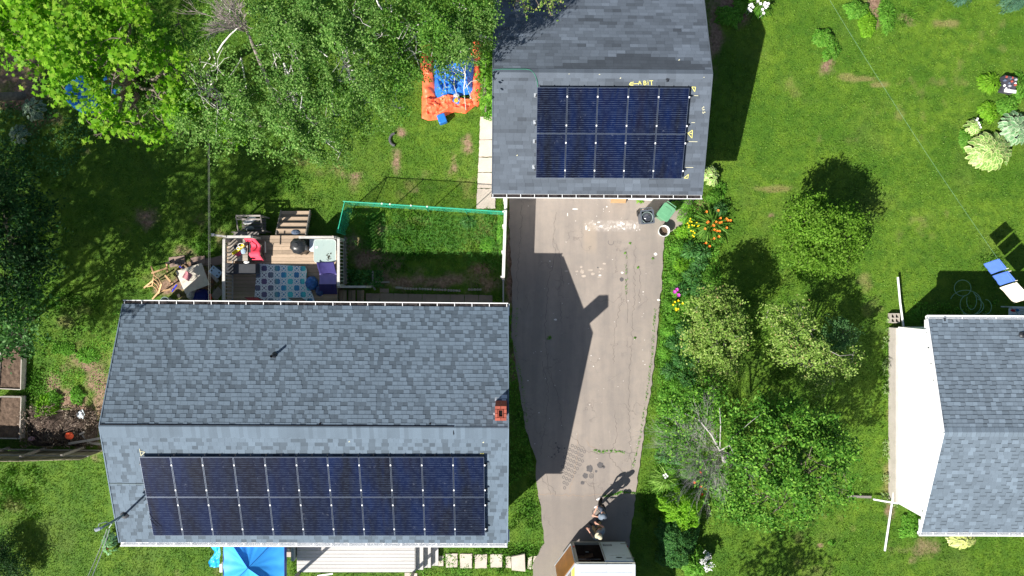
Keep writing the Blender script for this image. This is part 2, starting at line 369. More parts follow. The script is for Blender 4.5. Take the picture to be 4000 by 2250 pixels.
def patch(px, py, r, z=.034, mi=3, n=14, sx=1, sy=1, jag=.4):
    c = W(px, py); k0 = rr.random() * 6
    flat([(c[0] + r * sx * (1 + (rr.random() - .5) * jag) * math.cos(t + k0), c[1] + r * sy * (1 + (rr.random() - .5) * jag) * math.sin(t + k0)) for t in [2 * math.pi * k / n for k in range(n)]], z, mi)
def crack(pts, w=.012, mi=1, z=.033, jit=.05, branch=.12):
    P = [W(*p) for p in pts]; Q = [P[0]]
    for a, b in zip(P[:-1], P[1:]):
        L = np.linalg.norm(b - a); n = max(1, int(L / .09)); d = (b - a) / max(L, 1e-6); nn = np.array([-d[1], d[0], 0])
        for k in range(1, n + 1): Q.append(a + (b - a) * k / n + nn * (rr.random() - .5) * 2 * jit * (0 if k == n else 1))
    for a, b in zip(Q[:-1], Q[1:]):
        d = b - a; L = np.linalg.norm(d)
        if L < 1e-6: continue
        d /= L; nn = np.array([-d[1], d[0], 0]) * w * (.4 + .6 * rr.random()); b2 = b + d * .01
        zz = z + rr.random() * .0008
        flat([(a - nn)[:2], (b2 - nn)[:2], (b2 + nn)[:2], (a + nn)[:2]], zz, mi)
for pl in [[(2175, 830), (2160, 920), (2168, 1000), (2140, 1100), (2135, 1190), (2130, 1300), (2140, 1420), (2180, 1560), (2200, 1680)], [(2040, 800), (2030, 950), (2020, 1060), (2022, 1170)],
           [(2444, 980), (2448, 1070), (2446, 1160), (2450, 1260)], [(2480, 960), (2478, 1060), (2478, 1180), (2470, 1260), (2462, 1400)], [(2500, 1040), (2498, 1180)], [(2190, 1180), (2194, 1260)], [(2160, 930), (2190, 1010), (2200, 1120)],
           [(2120, 1410), (2140, 1520), (2130, 1650), (2110, 1780)], [(2130, 1840), (2140, 1900), (2150, 1930)], [(2100, 1840), (2120, 1880), (2160, 1905), (2170, 1930)], [(2280, 1880), (2320, 1900), (2330, 1960)],
           [(2320, 1830), (2318, 1910)], [(2462, 1400), (2455, 1560), (2460, 1700), (2465, 1830)], [(2400, 1600), (2410, 1700), (2380, 1780), (2440, 1860)], [(2230, 1700), (2290, 1760), (2330, 1770), (2420, 1765), (2490, 1770)], [(2430, 1160), (2400, 1300), (2395, 1420)]]:
    crack(pl, .0065, 1)
for pl in [[(2255, 1690), (2258, 1760), (2250, 1810), (2235, 1880), (2225, 1925)], [(2290, 1720), (2300, 1740), (2330, 1760)], [(2100, 1930), (2180, 1932), (2260, 1935), (2350, 1930), (2480, 1925)]]: crack(pl, .009, 2)
for k in range(70):      # scattered chips of white paint and litter
    patch(rr.uniform(2060, 2560), rr.uniform(800, 1800), rr.choice([.008, .01, .012, .018]), .0345, 3, 6, sx=rr.uniform(.5, 2))
for k in range(16):      # spill below the bins
    patch(2285 + rr.random() * 215, 870 + rr.gauss(0, 10) + (rr.random() ** 2) * 34, rr.uniform(.01, .03), .0342 + k * 2e-5, 3, 8, sx=rr.uniform(.6, 2.2), sy=rr.uniform(.5, 1.8))
for q in [(2290, 890, .05, .7, 2.2), (2478, 885, .05, .8, 2.4), (2420, 880, .04, 2, 1), (2245, 817, .06, 2, .4), (2217, 838, .03, .5, 2.2), (2560, 993, .06, 1.2, .9), (2572, 1172, .05, 1.3, .8), (2430, 1065, .045, 1.2, .8), (2343, 1075, .03, 2, .8), (2512, 1140, .025, 1.2, .8), (2170, 1248, .05, 1.2, .8), (2370, 808, .03, 1, 1)]:
    patch(q[0], q[1], q[2], .0352, 3, 9, q[3], q[4])
for k in range(12): patch(2310 + rr.gauss(0, 40), 1070 + rr.gauss(0, 30), rr.uniform(.03, .09), .0325 + k * 2e-5, 5, 10, rr.uniform(.6, 2), rr.uniform(.5, 1.2))
for q in [(2303, 1830, .14), (2345, 1817, .13), (2286, 1858, .11), (2328, 1840, .05), (2358, 1823, .06), (2275, 1885, .08), (2428, 1092, .08), (2335, 1045, .03)]: patch(q[0], q[1], q[2], .0338, 4, 16)
def ringp(px, py, r, w, mi=4, z=.0344, n=28, a0=0, a1=6.2832):
    c = W(px, py)
    for k in range(n):
        t0 = a0 + (a1 - a0) * k / n; t1 = a0 + (a1 - a0) * (k + .98) / n
        flat([(c[0] + R * math.cos(t), c[1] + R * math.sin(t)) for R, t in ((r - w, t0), (r + w, t0), (r + w, t1), (r - w, t1))], z, mi)
ringp(2310, 1858, .085, .012); ringp(2310, 1858, .035, .012); ringp(2386, 946, .11, .008, 4, a0=2.5, a1=6.6); ringp(2310, 1840, .02, .01)
for r_ in range(12):        # lattice print left by paving
    for c_ in range(6):
        px = 2300 - r_ * 10 - c_ * 0 - 75 + c_ * 12; py = 1740 + r_ * 15 + c_ * 6
        if 2185 < px < 2275 and 1735 < py < 1925: ringp(px + 10, py, .052, .010, 4, .0346, 6)
for k in range(9): patch(2180 + rr.gauss(0, 12), 1750 + rr.gauss(0, 16), .035, .0344, 4, 6)
driveway = db.build('driveway', [M_asph, M_crack, M_cracklite, M_chip, M_oil, M_pale]); tag(driveway, kind='structure')

# ------------------------------------------------------------------ GRASS (tufts of blades)
NOGRASS = [  # px polygons with no blades
    [(3635, 1230), (4100, 1230), (4100, 2080), (3600, 2080), (3490, 1960), (3500, 1280)]]
slab_polys = []
def blades(n, x0, x1, y0, y1, seed, hmul=1.0):
    r = np.random.default_rng(seed); x = r.uniform(x0, x1, n); y = r.uniform(y0, y1, n)
    soil, dry, lush = fields(x, y); px = x * 99.07 + 2000; py = 1125 - y * 99.07
    keep = r.random(n) > soil * .93; keep &= ~inside(px, py, DRV)
    for pl in NOGRASS + slab_polys: keep &= ~inside(px, py, pl)
    keep &= ~((px > 420) & (px < 1950) & (py > 1230) & (py < 2020)) & ~((px > 1960) & (px < 2660) & (py < 740))
    return x[keep], y[keep], soil[keep], dry[keep], lush[keep]
def make_grass(n):
    x, y, soil, dry, lush = blades(n, -21.5, 21.5, -12.5, 12.5, 5)
    m = len(x); r = np.random.default_rng(8); clump = vnoise(x, y, .22, 77, 2)
    h = (.030 + .03 * r.random(m)) * (1 + 1.5 * lush) * (.55 + clump); ang = r.uniform(0, 2 * np.pi, m); w = (.010 + .008 * r.random(m)) * (1 + .9 * lush)
    z = (vnoise(x, y, 1.1, 2, 3) - .5) * .03 - .022
    lean = r.uniform(.2, 1.2, m) * h; la = r.uniform(0, 2 * np.pi, m); dx = np.cos(ang) * w; dy = np.sin(ang) * w
    v = np.empty((m, 3, 3)); v[:, 0] = np.stack([x - dx, y - dy, z], 1); v[:, 1] = np.stack([x + dx, y + dy, z], 1)
    v[:, 2] = np.stack([x + np.cos(la) * lean, y + np.sin(la) * lean, z + h], 1)
    rep = lambda q: np.repeat(q, 3)
    me = npmesh('grass', v.reshape(-1, 3), np.arange(m * 3).reshape(m, 3), grassmat('grass_blade', True), attrs={'dry': rep(dry), 'lush': rep(lush)})
    o = put('grass', me); tag(o, 'short mown grass growing over the lawns around the houses', 'grass', kind='stuff')

# ------------------------------------------------------------------ ROOFS
def shinglemat(name, base, bluish):
    m, nt, out = newmat(name); tc = N(nt, 'ShaderNodeTexCoord').outputs['Object']
    f = math_(nt, 'MULTIPLY', mapr(nt, noise(nt, 130, 2, .8, vec=tc), .3, .7, .78, 1.22), mapr(nt, noise(nt, 1.1, 4, vec=tc), .3, .7, .92, 1.08))
    f = math_(nt, 'MULTIPLY', f, attr(nt, 'tone')); c = mixc(nt, 1.0, base, f, 'MULTIPLY')
    p = N(nt, 'ShaderNodeBsdfPrincipled'); nt.links.new(c, p.inputs['Base Color']); p.inputs['Roughness'].default_value = .82; p.inputs['Specular IOR Level'].default_value = .35
    b = N(nt, 'ShaderNodeBump'); b.inputs['Strength'].default_value = .35; b.inputs['Distance'].default_value = .01; nt.links.new(noise(nt, 130, 2, vec=tc), b.inputs['Height']); nt.links.new(b.outputs[0], p.inputs['Normal'])
    nt.links.new(p.outputs[0], out.inputs[0]); return m
M_sh1 = shinglemat('grey_shingle', (.114, .155, .202), 1); M_sh2 = shinglemat('weathered_shingle', (.100, .122, .155), 1); M_sh3 = shinglemat('light_grey_shingle', (.138, .178, .222), 1)
def shingle_slope(mb, e0, e1, r0, r1, row, wr, style, seed, shade_dash=False):
    """courses of overlapping shingles on the slope e0-e1 (eave) to r0-r1 (ridge)"""
    rr = random.Random(seed); e0, e1, r0, r1 = map(Vector, (e0, e1, r0, r1)); L = ((r0 - e0).length + (r1 - e1).length) / 2; nrow = int(round(L / row)); wid = (e1 - e0).length
    n = (e1 - e0).cross(r0 - e0).normalized()
    if n.z < 0: n = -n
    P = lambda u, v: (e0.lerp(e1, u)).lerp(r0.lerp(r1, u), v)
    # deck under the courses
    mb.slab(*( [e0 - n * .004, e1 - n * .004, r1 - n * .004, r0 - n * .004] if (e1 - e0).cross(r0 - e0).z > 0 else [e1 - n * .004, e0 - n * .004, r0 - n * .004, r1 - n * .004]), .06, tone=.5)
    for i in range(nrow):
        v0 = i / nrow; v1 = min(1, (i + 1.25) / nrow); x = -rr.random() * wr[1]; lastdark = False
        while x < wid:
            w = rr.uniform(*wr); a = max(0, x) / wid; b = min(wid, x + w - .004) / wid
            if b > a + 1e-3:
                t, lift = style(rr, (x + w / 2) / wid, (i + .5) / nrow, i, lastdark); lastdark = lift == 0
                A, B, Cc, D = P(a, v0) + n * (.007 + lift), P(b, v0) + n * (.007 + lift), P(b, v1) + n * .001, P(a, v1) + n * .001
                F = [(0, 1, 2, 3)] if (e1 - e0).cross(r0 - e0).z > 0 else [(3, 2, 1, 0)]
                mb.add([A, B, Cc, D], F, t)
                A2, B2 = P(a, v0) + n * .0, P(b, v0) + n * .0; mb.add([A2, B2, B, A], [(0, 1, 2, 3)], t * .35)
                if shade_dash and lift == 0:
                    vv_ = v0 + .16 / nrow; mb.add([P(a, v0) + n * (.012), P(b, v0) + n * (.012), P(b, vv_) + n * (.011), P(a, vv_) + n * (.011)], F, .42)  # dark strip paints the shadow line between raised and flat tabs
            x += w
def st_main(rr, u, v, i, last):
    if (rr.random() < (.22 if last else .52)): return (rr.choice([.60, .67, .76]) * rr.uniform(.95, 1.06), .0)
    return (rr.uniform(.92, 1.08), .010)
def st_front(rr, u, v, i, last):
    if (rr.random() < (.15 if last else .46)): return (rr.choice([.60, .68, .76]) * rr.uniform(.92, 1.08), .0)
    return (rr.uniform(.95, 1.12), .008)
DARKROW = [(2180, 2265, .54), (2455, 2560, .72), (2290, 2390, .40), (2090, 2185, .63)]
def st_garage_back(rr, u, v, i, last):
    n = float(vnoise(np.array([u * 9]), np.array([i * .9]), 1.0, 40, 3)[0]); t = .97 + (n - .5) * 1.1 + rr.uniform(-.15, .17)
    vv = 1 - v     # distance from ridge
    a = .14 + .8 * (1 - abs(u - .58) * 1.6)
    if vv < .19 and .30 < u < .96 and (vv / .19) < (1.0 - abs(u - .66) * 1.9) * 1.1: t = .50 + rr.uniform(-.04, .06)
    if i % 5 == 2 and rr.random() < .06: t = .55
    return (max(.45, t), .002)
def st_garage_front(rr, u, v, i, last):
    n = float(vnoise(np.array([u * 9]), np.array([i * .9]), 1.0, 41, 3)[0]); return (.88 + (n - .5) * .8 + rr.uniform(-.09, .10), .002)
def st_right(rr, u, v, i, last):
    if last or rr.random() < .55: return (rr.choice([.9, 1.0, 1.0, 1.22]) * rr.uniform(.93, 1.05), .012)
    return (rr.uniform(.84, .98), .0)
def ridge_caps(mb, a, b, na, nb, step, wf, seed, t0=.95, wback=None):
    rr = random.Random(seed); a = Vector(a); b = Vector(b); L = (b - a).length; n = int(L / step); d = (b - a) / L
    for k in range(n):
        p = a + d * (k * L / n); q = a + d * ((k + 1.1) * L / n if k < n - 1 else L); t = t0 * rr.uniform(.86, 1.1); up = Vector((0, 0, 1))
        for s in (na, nb):
            w = wback if (s is na and wback) else wf; s = Vector(s); A = p + up * .035; B = q + up * .027; C_ = q + s * w + up * .014; D = p + s * w + up * .022
            mb.add([A, B, C_, D], [(0, 1, 2, 3)] if (B - A).cross(D - A).z > 0 else [(3, 2, 1, 0)], t)
            mb.add([D, A, p + up * .02, p + s * w + up * .008], [(0, 1, 2, 3)], .4)
        # raised lower edge of the cap
def gutter(parent, a, b, out, name='gutter', hang=.62, debris=True, seed=1):
    """open white trough along an eave from a to b; out = outward horizontal direction"""
    a = Vector(a); b = Vector(b); o = Vector(out).normalized(); d = (b - a).normalized(); up = Vector((0, 0, 1)); mb = MB()
    prof = [(0.0, .0), (0.0, -.085), (.02, -.10), (.085, -.10), (.11, -.06), (.115, 0.0), (.142, 0.004), (.142, -.012), (.124, -.014), (.12, -.06), (.092, -.112), (.018, -.112), (-.008, -.09), (-.008, 0.0)]
    for e, f in ((a, b),):
        V = [e + o * x + up * z for x, z in prof] + [f + o * x + up * z for x, z in prof]; n = len(prof)
        mb.add(V, [(i, (i + 1) % n, n + (i + 1) % n, n + i) for i in range(n)])
        mb.add(V[:n], [tuple(range(n))]); mb.add(V[n:], [tuple(range(n))[::-1]])
    g = mb.build(name, M_white, parent)
    if debris:
        q = MB(); rr = random.Random(seed); L = (b - a).length; n = int(L / .09)
        for k in range(n):
            c = a + d * (k + .5) * L / n + o * .055 + up * (-.045 + rr.random() * .02); q.box(c, (.1, .10, .02), rz=math.atan2(d.y, d.x), tone=rr.uniform(.5, 1.6))
        q.build('leaf_litter', M_litter, g)
    L = (b - a).length; n = int(L / hang); h = MB(); h.box((0, 0, 0), (.022, .125, .008)); hm = h.mesh('gutter_hanger', M_white)
    for k in range(n + 1):
        ho = put('hanger', hm, g, False); c = a + d * (.05 + (L - .1) * k / n) + o * .062 + up * .006; ho.location = c - world_loc(g); ho.rotation_euler.z = math.atan2(o.y, o.x) - math.pi / 2
    return g
def world_loc(o):
    l = Vector((0, 0, 0))
    while o is not None: l += o.location; o = o.parent
    return l
M_litter = mat('gutter_litter', (.030, .026, .026), .95, .1, .4, 14, tone=True)
M_siding = mat('white_siding', (.86, .86, .86), .55, .3, .03, 2); M_conc = mat('concrete', (.46, .42, .385), .9, .15, .12, 3, .1, 30, bump=.2)
M_brick = mat('red_brick', (.36, .095, .065), .85, .2, .12, 9, .15, 40, tone=True); M_hole = mat('shaded_hole', (.012, .01, .01), .95, .05)  # M_hole: near-black, the shade inside openings put into the colour
M_mortar = mat('mortar', (.40, .30, .26), .95, .1); M_flash = mat('metal_flashing', (.62, .66, .70), .35, .5, .06, 8, metal=.5)

# ---------------- main house
main = thing('house', 'long grey shingled bungalow carrying the wide solar array, brick chimney at its right end', 'house', WV(1230, 1650, 0))
A, B, R0, R1, E, F_ = WV(480, 1188, 2.70), WV(1985, 1200, 2.70), WV(388, 1665, 4.13), WV(1986, 1672, 4.13), WV(466, 2118, 2.75), WV(1982, 2122, 2.75)
rf = MB(); shingle_slope(rf, A, B, R0, R1, .145, (.13, .24), st_main, 11); shingle_slope(rf, E, F_, R0, R1, .142, (.15, .27), st_front, 12)
ridge_caps(rf, R0, R1, (0, .97, -.31), (0, -.97, -.32), .145, .42, 5, 1.0, .05)
for (a, b) in ((A, R0), (R0, E), (B, R1), (R1, F_)):      # rake edge trim
    rf.beam(a + Vector((0, 0, .0)), b + Vector((0, 0, .0)), .035, .05, tone=1.25)
roof = rf.build('roof', M_sh1, main)
rl = MB(); q0, q1 = R0 + Vector((.02, .06, .012)), R1 + Vector((-1.85, .06, .012)); rl.beam(q0, q1, .02, .012); rl.beam(q1, q1 + Vector((0, -.30, -.035)), .018, .012)
for px in (1360 / 1 - 110, 1680): rl.box(Plane(A, B, R0).hit(px, 1655, .02), (.05, .05, .02), rz=.6)
rl.build('ridge_vent_edge', M_hole, roof)
wl = MB()
xl, xr, y0, y1, HW = R0.x + .12, R1.x - .02, E.y + .42, A.y - .42, 2.62
t_ = .12
wl.box(((xl + xr) / 2, y0 + t_ / 2, HW / 2), (xr - xl, t_, HW)); wl.box(((xl + xr) / 2, y1 - t_ / 2, HW / 2), (xr - xl, t_, HW))
for x in (xl + t_ / 2, xr - t_ / 2):
    wl.box((x, (y0 + y1) / 2, HW / 2), (t_, y1 - y0 - 2 * t_, HW)); wl.add([(x, y0 + .1, HW), (x, y1 - .1, HW), (x, R0.y, 3.95)], [(0, 1, 2)])
wl.build('wall', M_siding, main)
sf = MB(); sf.box(((xl + xr) / 2, A.y - .2, 2.60), (xr - xl + .1, .42, .03)); sf.build('soffit', M_white, main); sf = MB(); sf.box(((xl + xr) / 2, E.y + .2, 2.63), (xr - xl + .1, .42, .03)); sf.build('soffit', M_white, main)
gutter(main, A + Vector((-.0, .01, -.01)), B + Vector((-.0, .01, -.01)), (0, 1, 0), seed=3)
gutter(main, F_ + Vector((-.0, -.01, -.01)), E + Vector((.02, -.01, -.01)), (0, -1, 0), debris=False)
PB = Plane(A, B, R0); PF = Plane(E, F_, R0)
vp = MB(); c = PB.hit(1072, 1388); vp.tube([c, (c[0], c[1], c[2] + .34)], .045, 12, cap=False); vp.lathe((c[0], c[1], c[2] + .02), [(.12, -.05), (.07, .06), (.046, .08)], 14); vp.build('vent_pipe', M_dark, roof)
vi = MB(); vi.lathe((c[0], c[1], c[2] + .30), [(.04, 0), (.0, 0)], 12)
vi.build('pipe_opening', M_hole, roof)
# brick chimney on the ridge end
hc = 4.95; cp = W(1956, 1614, hc); ch = thing('chimney', 'red brick chimney with a clay flue at the right end of the long roof', 'chimney', (cp[0], cp[1], 3.7)); 
chm = MB(); bw, bl = .38, .47; rr = random.Random(3)
for cz in np.arange(3.55, hc, .077):
    for sx_, sy_, nx_, ny_ in ((0, 1, 2, 0), (0, -1, 2, 0), (1, 0, 0, 2), (-1, 0, 0, 2)):
        top = cz + .077 > hc - .01
        for k in range(2):
            if nx_: chm.box((cp[0] + (k - .5) * bw / 2, cp[1] + sy_ * (bl / 2 - .045), cz + .034), (bw / 2 - .012, .09, .068), tone=rr.uniform(.8, 1.15))
            else: chm.box((cp[0] + sx_ * (bw / 2 - .045), cp[1] + (k - .5) * (bl - .19) / 2, cz + .034), (.085, (bl - .2) / 2 - .012, .066), tone=rr.uniform(.8, 1.15))
chm.build('brickwork', M_brick, ch)
mo = MB(); mo.box((cp[0], cp[1], 4.2), (bw - .03, bl - .03, 1.28)); mo.build('mortar_core', M_mortar, ch)
fl = MB(); 
for (sx_, sy_) in ((0, 1), (0, -1), (1, 0), (-1, 0)):
    if sy_: fl.box((cp[0], cp[1] + sy_ * .115, hc + .0), (.16, .02, .12))
    else: fl.box((cp[0] + sx_ * .07, cp[1], hc + .0), (.02, .21, .12))
fl.build('flue', M_brick, ch)
hl = MB(); hl.box((cp[0], cp[1], hc - .02), (.12, .21, .06))
for k in range(5):
    for sx_ in (-1, 1): hl.lathe((cp[0] + sx_ * (bw / 2 - .045), cp[1] + (k - 2) * .09, hc - .004), [(.016, 0), (.0, .0008)], 8)
for k in range(3):
    for sy_ in (-1, 1): hl.lathe((cp[0] + (k - 1) * .09, cp[1] + sy_ * (bl / 2 - .045), hc - .004), [(.016, 0), (.0, .0008)], 8)
hl.build('opening', M_hole, ch)
fb = MB(); P = PB.hit(1956, 1570); zz = lambda y: PB.hit(1956, 1600)[2]
def onB(x, y, off=.02): # height of back slope at x,y
    n = PB.n; return PB.p[2] - (n[0] * (x - PB.p[0]) + n[1] * (y - PB.p[1])) / n[2] + off
def onPl(pl, x, y, off=.02): return pl.p[2] - (pl.n[0] * (x - pl.p[0]) + pl.n[1] * (y - pl.p[1])) / pl.n[2] + off
for (x0, x1, ya, yb) in ((cp[0] - .22, cp[0] + .2, cp[1] + .22, cp[1] + .42), (cp[0] - .27, cp[0] - .19, cp[1] - .3, cp[1] - .1), (cp[0] + .19, cp[0] + .24, cp[1] - .28, cp[1] - .1)):
    fb = MB(); fb.quad((x0, ya, onB(x0, ya)), (x1, ya, onB(x1, ya)), (x1, yb, onB(x1, yb)), (x0, yb, onB(x0, yb))); fb.build('flashing', M_flash, ch)

# ---------------- garage
gar = thing('garage', 'dark weathered shingle roofed garage with a smaller solar array at the head of the driveway', 'garage', WV(2340, 300, 0))
GL, GR = WV(1925, 283, 4.0), WV(2783, 290, 4.0); GE, GF = WV(1922, 757, 2.6), WV(2742, 762, 2.6)
GB0 = Vector((GL.x + .02, GL.y + (GL.y - GE.y), 2.6)); GB1 = Vector((GR.x, GR.y + (GR.y - GF.y), 2.6))
gf_ = MB(); shingle_slope(gf_, GE, GF, GL, GR, .135, (.28, .31), st_garage_front, 21); shingle_slope(gf_, GB0, GB1, GL, GR, .135, (.28, .31), st_garage_back, 22)
ridge_caps(gf_, GL, GR, (0, .95, -.33), (0, -.95, -.34), .30, .17, 6, .98)
for (a, b) in ((GE, GL), (GL, GB0), (GF, GR), (GR, GB1)): gf_.beam(a, b, .03, .05, tone=.9)
groof = gf_.build('roof', M_sh2, gar)
wl = MB(); xl, xr, y0, y1, HW = GE.x + .22, GF.x - .25, GE.y + .35, GB0.y - .35, 2.5
for yy in (y0 + .06, y1 - .06): wl.box(((xl + xr) / 2, yy, HW / 2), (xr - xl, .12, HW))
for x in (xl + .06, xr - .06): wl.box((x, (y0 + y1) / 2, HW / 2), (.12, y1 - y0 - .24, HW)); wl.add([(x, y0 + .1, HW), (x, y1 - .1, HW), (x, GL.y, 3.85)], [(0, 1, 2)])
wl.build('wall', M_siding, gar)
gd = MB(); 
for k in range(5): gd.box((3.3, y0 - .012, .24 + k * .43), (4.6, .04, .42))
gd.build('garage_door', M_white, gar)
sf = MB(); sf.box(((xl + xr) / 2, GE.y + .17, 2.5), (xr - xl + .3, .36, .03)); sf.build('soffit', M_white, gar)
gutter(gar, GF + Vector((0.02, -.005, -.01)), GE + Vector((-.02, -.005, -.01)), (0, -1, 0), hang=.5, seed=5)
PG = Plane(GE, GF, GL); PGB = Plane(GB0, GB1, GL)
# yellow chalk writing on the garage roof
M_chalk = mat('yellow_chalk', (.70, .66, .22), .9, .1, .15, 30); M_chalkw = mat('pale_chalk', (.62, .60, .42), .9, .1)
def strokes(name, pl, lines, w, m, parent, off=.022):
    mb = MB()
    for ln in lines:
        for (a, b) in zip(ln[:-1], ln[1:]):
            mb.beam(pl.hit(*a, off), pl.hit(*b, off), w, .004, up=tuple(pl.n))
    return mb.build(name, m, parent)
zc = lambda x, y: (2420 + x / 3.221, 290 + y / 3.221)
L_ = [[(240, 118), (135, 122), (122, 128), (132, 136), (175, 138)], [(128, 120), (140, 104), (180, 98)], [(237, 132), (252, 84), (275, 128)], [(242, 112), (268, 110)],
      [(304, 84), (306, 136)], [(304, 84), (330, 88), (332, 100), (308, 108), (336, 112), (336, 128), (306, 136)], [(358, 92), (360, 136)], [(354, 80), (360, 81)], [(376, 82), (422, 80)], [(400, 82), (406, 138)]]
strokes('chalk_writing', PG, [[zc(*p) for p in l] for l in L_], .022, M_chalk, groof)
for tri in ([(910, 160), (958, 162), (946, 220), (910, 160)], [(918, 702), (860, 742), (912, 804), (918, 702)], [(868, 1258), (810, 1306), (860, 1308), (868, 1258)]):
    ll = [[zc(*p) for p in tri]]
    if tri[0][1] == 702: ll.append([zc(880, 742), zc(912, 744)])
    strokes('chalk_triangle', PG, ll, .022, M_chalk, groof)
strokes('chalk_scribble', PG, [[zc(*p) for p in l] for l in ([(1052, 405), (1066, 415), (1040, 422), (1042, 440), (1070, 440)], [(1044, 452), (1070, 446)], [(1050, 470), (1044, 486), (1058, 492), (1062, 474), (1078, 484), (1074, 470)])], .016, M_chalkw, groof)
for (a, b) in (((940, 268), (990, 270)), ((905, 608), (950, 608)), ((860, 846), (980, 849)), ((832, 1172), (928, 1173))): strokes('chalk_line', PG, [[zc(*a), zc(*b)]], .018, M_chalkw, groof)
strokes('chalk_corner', PF, [[(545, 1753), (551, 1782)], [(549, 1764), (566, 1766), (551, 1779)]], .02, M_chalkw, roof); strokes('chalk_corner', PF, [[(1876, 1772), (1889, 1771), (1884, 1777)]], .02, M_chalk, roof)
for (px, py, pl, pr) in ((1364, 1725, PF, roof), (1888, 1728, PF, roof), (2223, 283 + 5, PG, groof), (2342, 290, PG, groof), (2424, 305, PG, groof), (2750, 301, PG, groof), (2653, 234, PGB, groof), (2020, 607, PG, groof)):
    mb = MB(); c = pl.hit(px, py, .025); mb.box(c, (.05, .03, .01), rz=random.random()); mb.build('scrap', M_chalkw, pr)
mb = MB(); c = PG.hit(2607, 312, .03); mb.box(c, (.06, .13, .03)); mb.box(c + np.array([.0, .02, .012]), (.12, .03, .02)); mb.build('roof_bracket', M_dark, groof)

# ---------------- neighbour's house
nb = thing('house', 'white sided neighbouring house with a light grey shingled gable roof by the right edge', 'house', (18, -5, 0))
NR, NA, NE = WV(3686, 1688, 3.45), WV(3622, 1247, 2.32), WV(3594, 2078, 2.32)
ex = 26 - NR.x; NR1, NA1, NE1 = NR + Vector((ex, -.02, 0)), NA + Vector((ex, -.06, 0)), NE + Vector((ex, -.05, 0))
nf = MB(); shingle_slope(nf, NA, NA1, NR, NR1, .15, (.14, .26), st_right, 31, True); shingle_slope(nf, NE, NE1, NR, NR1, .15, (.14, .26), st_right, 32, True)
ridge_caps(nf, NR, NR1, (0, .97, -.27), (0, -.97, -.27), .16, .17, 8, 1.15)
nroof = nf.build('roof', M_sh3, nb)
xw = 14.95; ys, yn = -8.35, -1.5
wl = MB(); wl.box((20.5, yn - .06, 1.4), (11.1, .12, 1.78)); wl.box((20.5, ys + .06, 1.4), (11.1, .12, 1.78))
# lapped siding boards up the gable wall, facing the photo's centre
nb_b = 17
for k in range(nb_b):
    z0 = .52 + k * .17; z1 = z0 + .17
    if z0 > 3.35: break
    yy0, yy1 = ys, yn
    if z1 > 2.35:
        f = (z1 - 2.25) / (3.42 - 2.25); yy0 = NE.y + (NR.y - NE.y) * f + .02; yy1 = NA.y + (NR.y - NA.y) * f - .02; yy0 = max(yy0, ys); yy1 = min(yy1, yn)
    if yy1 > yy0: wl.add([(xw, yy0, z0 + .001), (xw, yy1, z0 + .001), (xw + .018, yy1, z1), (xw + .018, yy0, z1), (xw + .1, yy0, z0 + .001), (xw + .1, yy1, z0 + .001), (xw + .1, yy1, z1), (xw + .1, yy0, z1)], [(3, 2, 1, 0), (4, 5, 6, 7), (0, 1, 5, 4), (2, 3, 7, 6), (1, 2, 6, 5), (0, 3, 7, 4)])
wl.build('wall', M_siding, nb)
fa = MB()
for (a, b) in ((NA, NR), (NR, NE)): fa.beam(a + Vector((-.0, 0, -.03)), b + Vector((-.0, 0, -.03)), .03, .14)
fa.box((NA.x + .1, (NA.y + yn) / 2 - .1, 2.2), (.24, abs(NA.y - yn) + .15, .06)); fa.box((NE.x + .25, (NE.y + ys) / 2 + .1, 2.2), (.24, abs(NE.y - ys) + .2, .06)); fa.box((NE.x + .16, NE.y + .18, 2.14), (.05, .36, .3))
fa.build('fascia', M_white, nb)
fo = MB(); fo.box((20.4, (ys + yn) / 2, .25), (11.1, yn - ys - .1, .54)); fo.build('foundation', M_conc, nb)
gutter(nb, NA + Vector((0, .01, -.01)), NA1 + Vector((0, .01, -.01)), (0, 1, 0), debris=False, hang=1.2); gutter(nb, NE1 + Vector((0, -.01, -.01)), NE + Vector((-.03, -.01, -.01)), (0, -1, 0), debris=False, hang=.45)
PN = Plane(NA, NA1, NR); c = PN.hit(3992, 1310); mb = MB(); mb.lathe((c[0], c[1], c[2]), [(.13, .0), (.10, .05), (.05, .08), (.05, .28), (.04, .28), (.04, .1)], 12); mb.build('vent_pipe', M_dark, nroof)
c = PN.hit(3690, 1248, .02); mb = MB(); mb.box(c, (.05, .12, .05)); mb.build('roof_clip', M_dark, nroof)

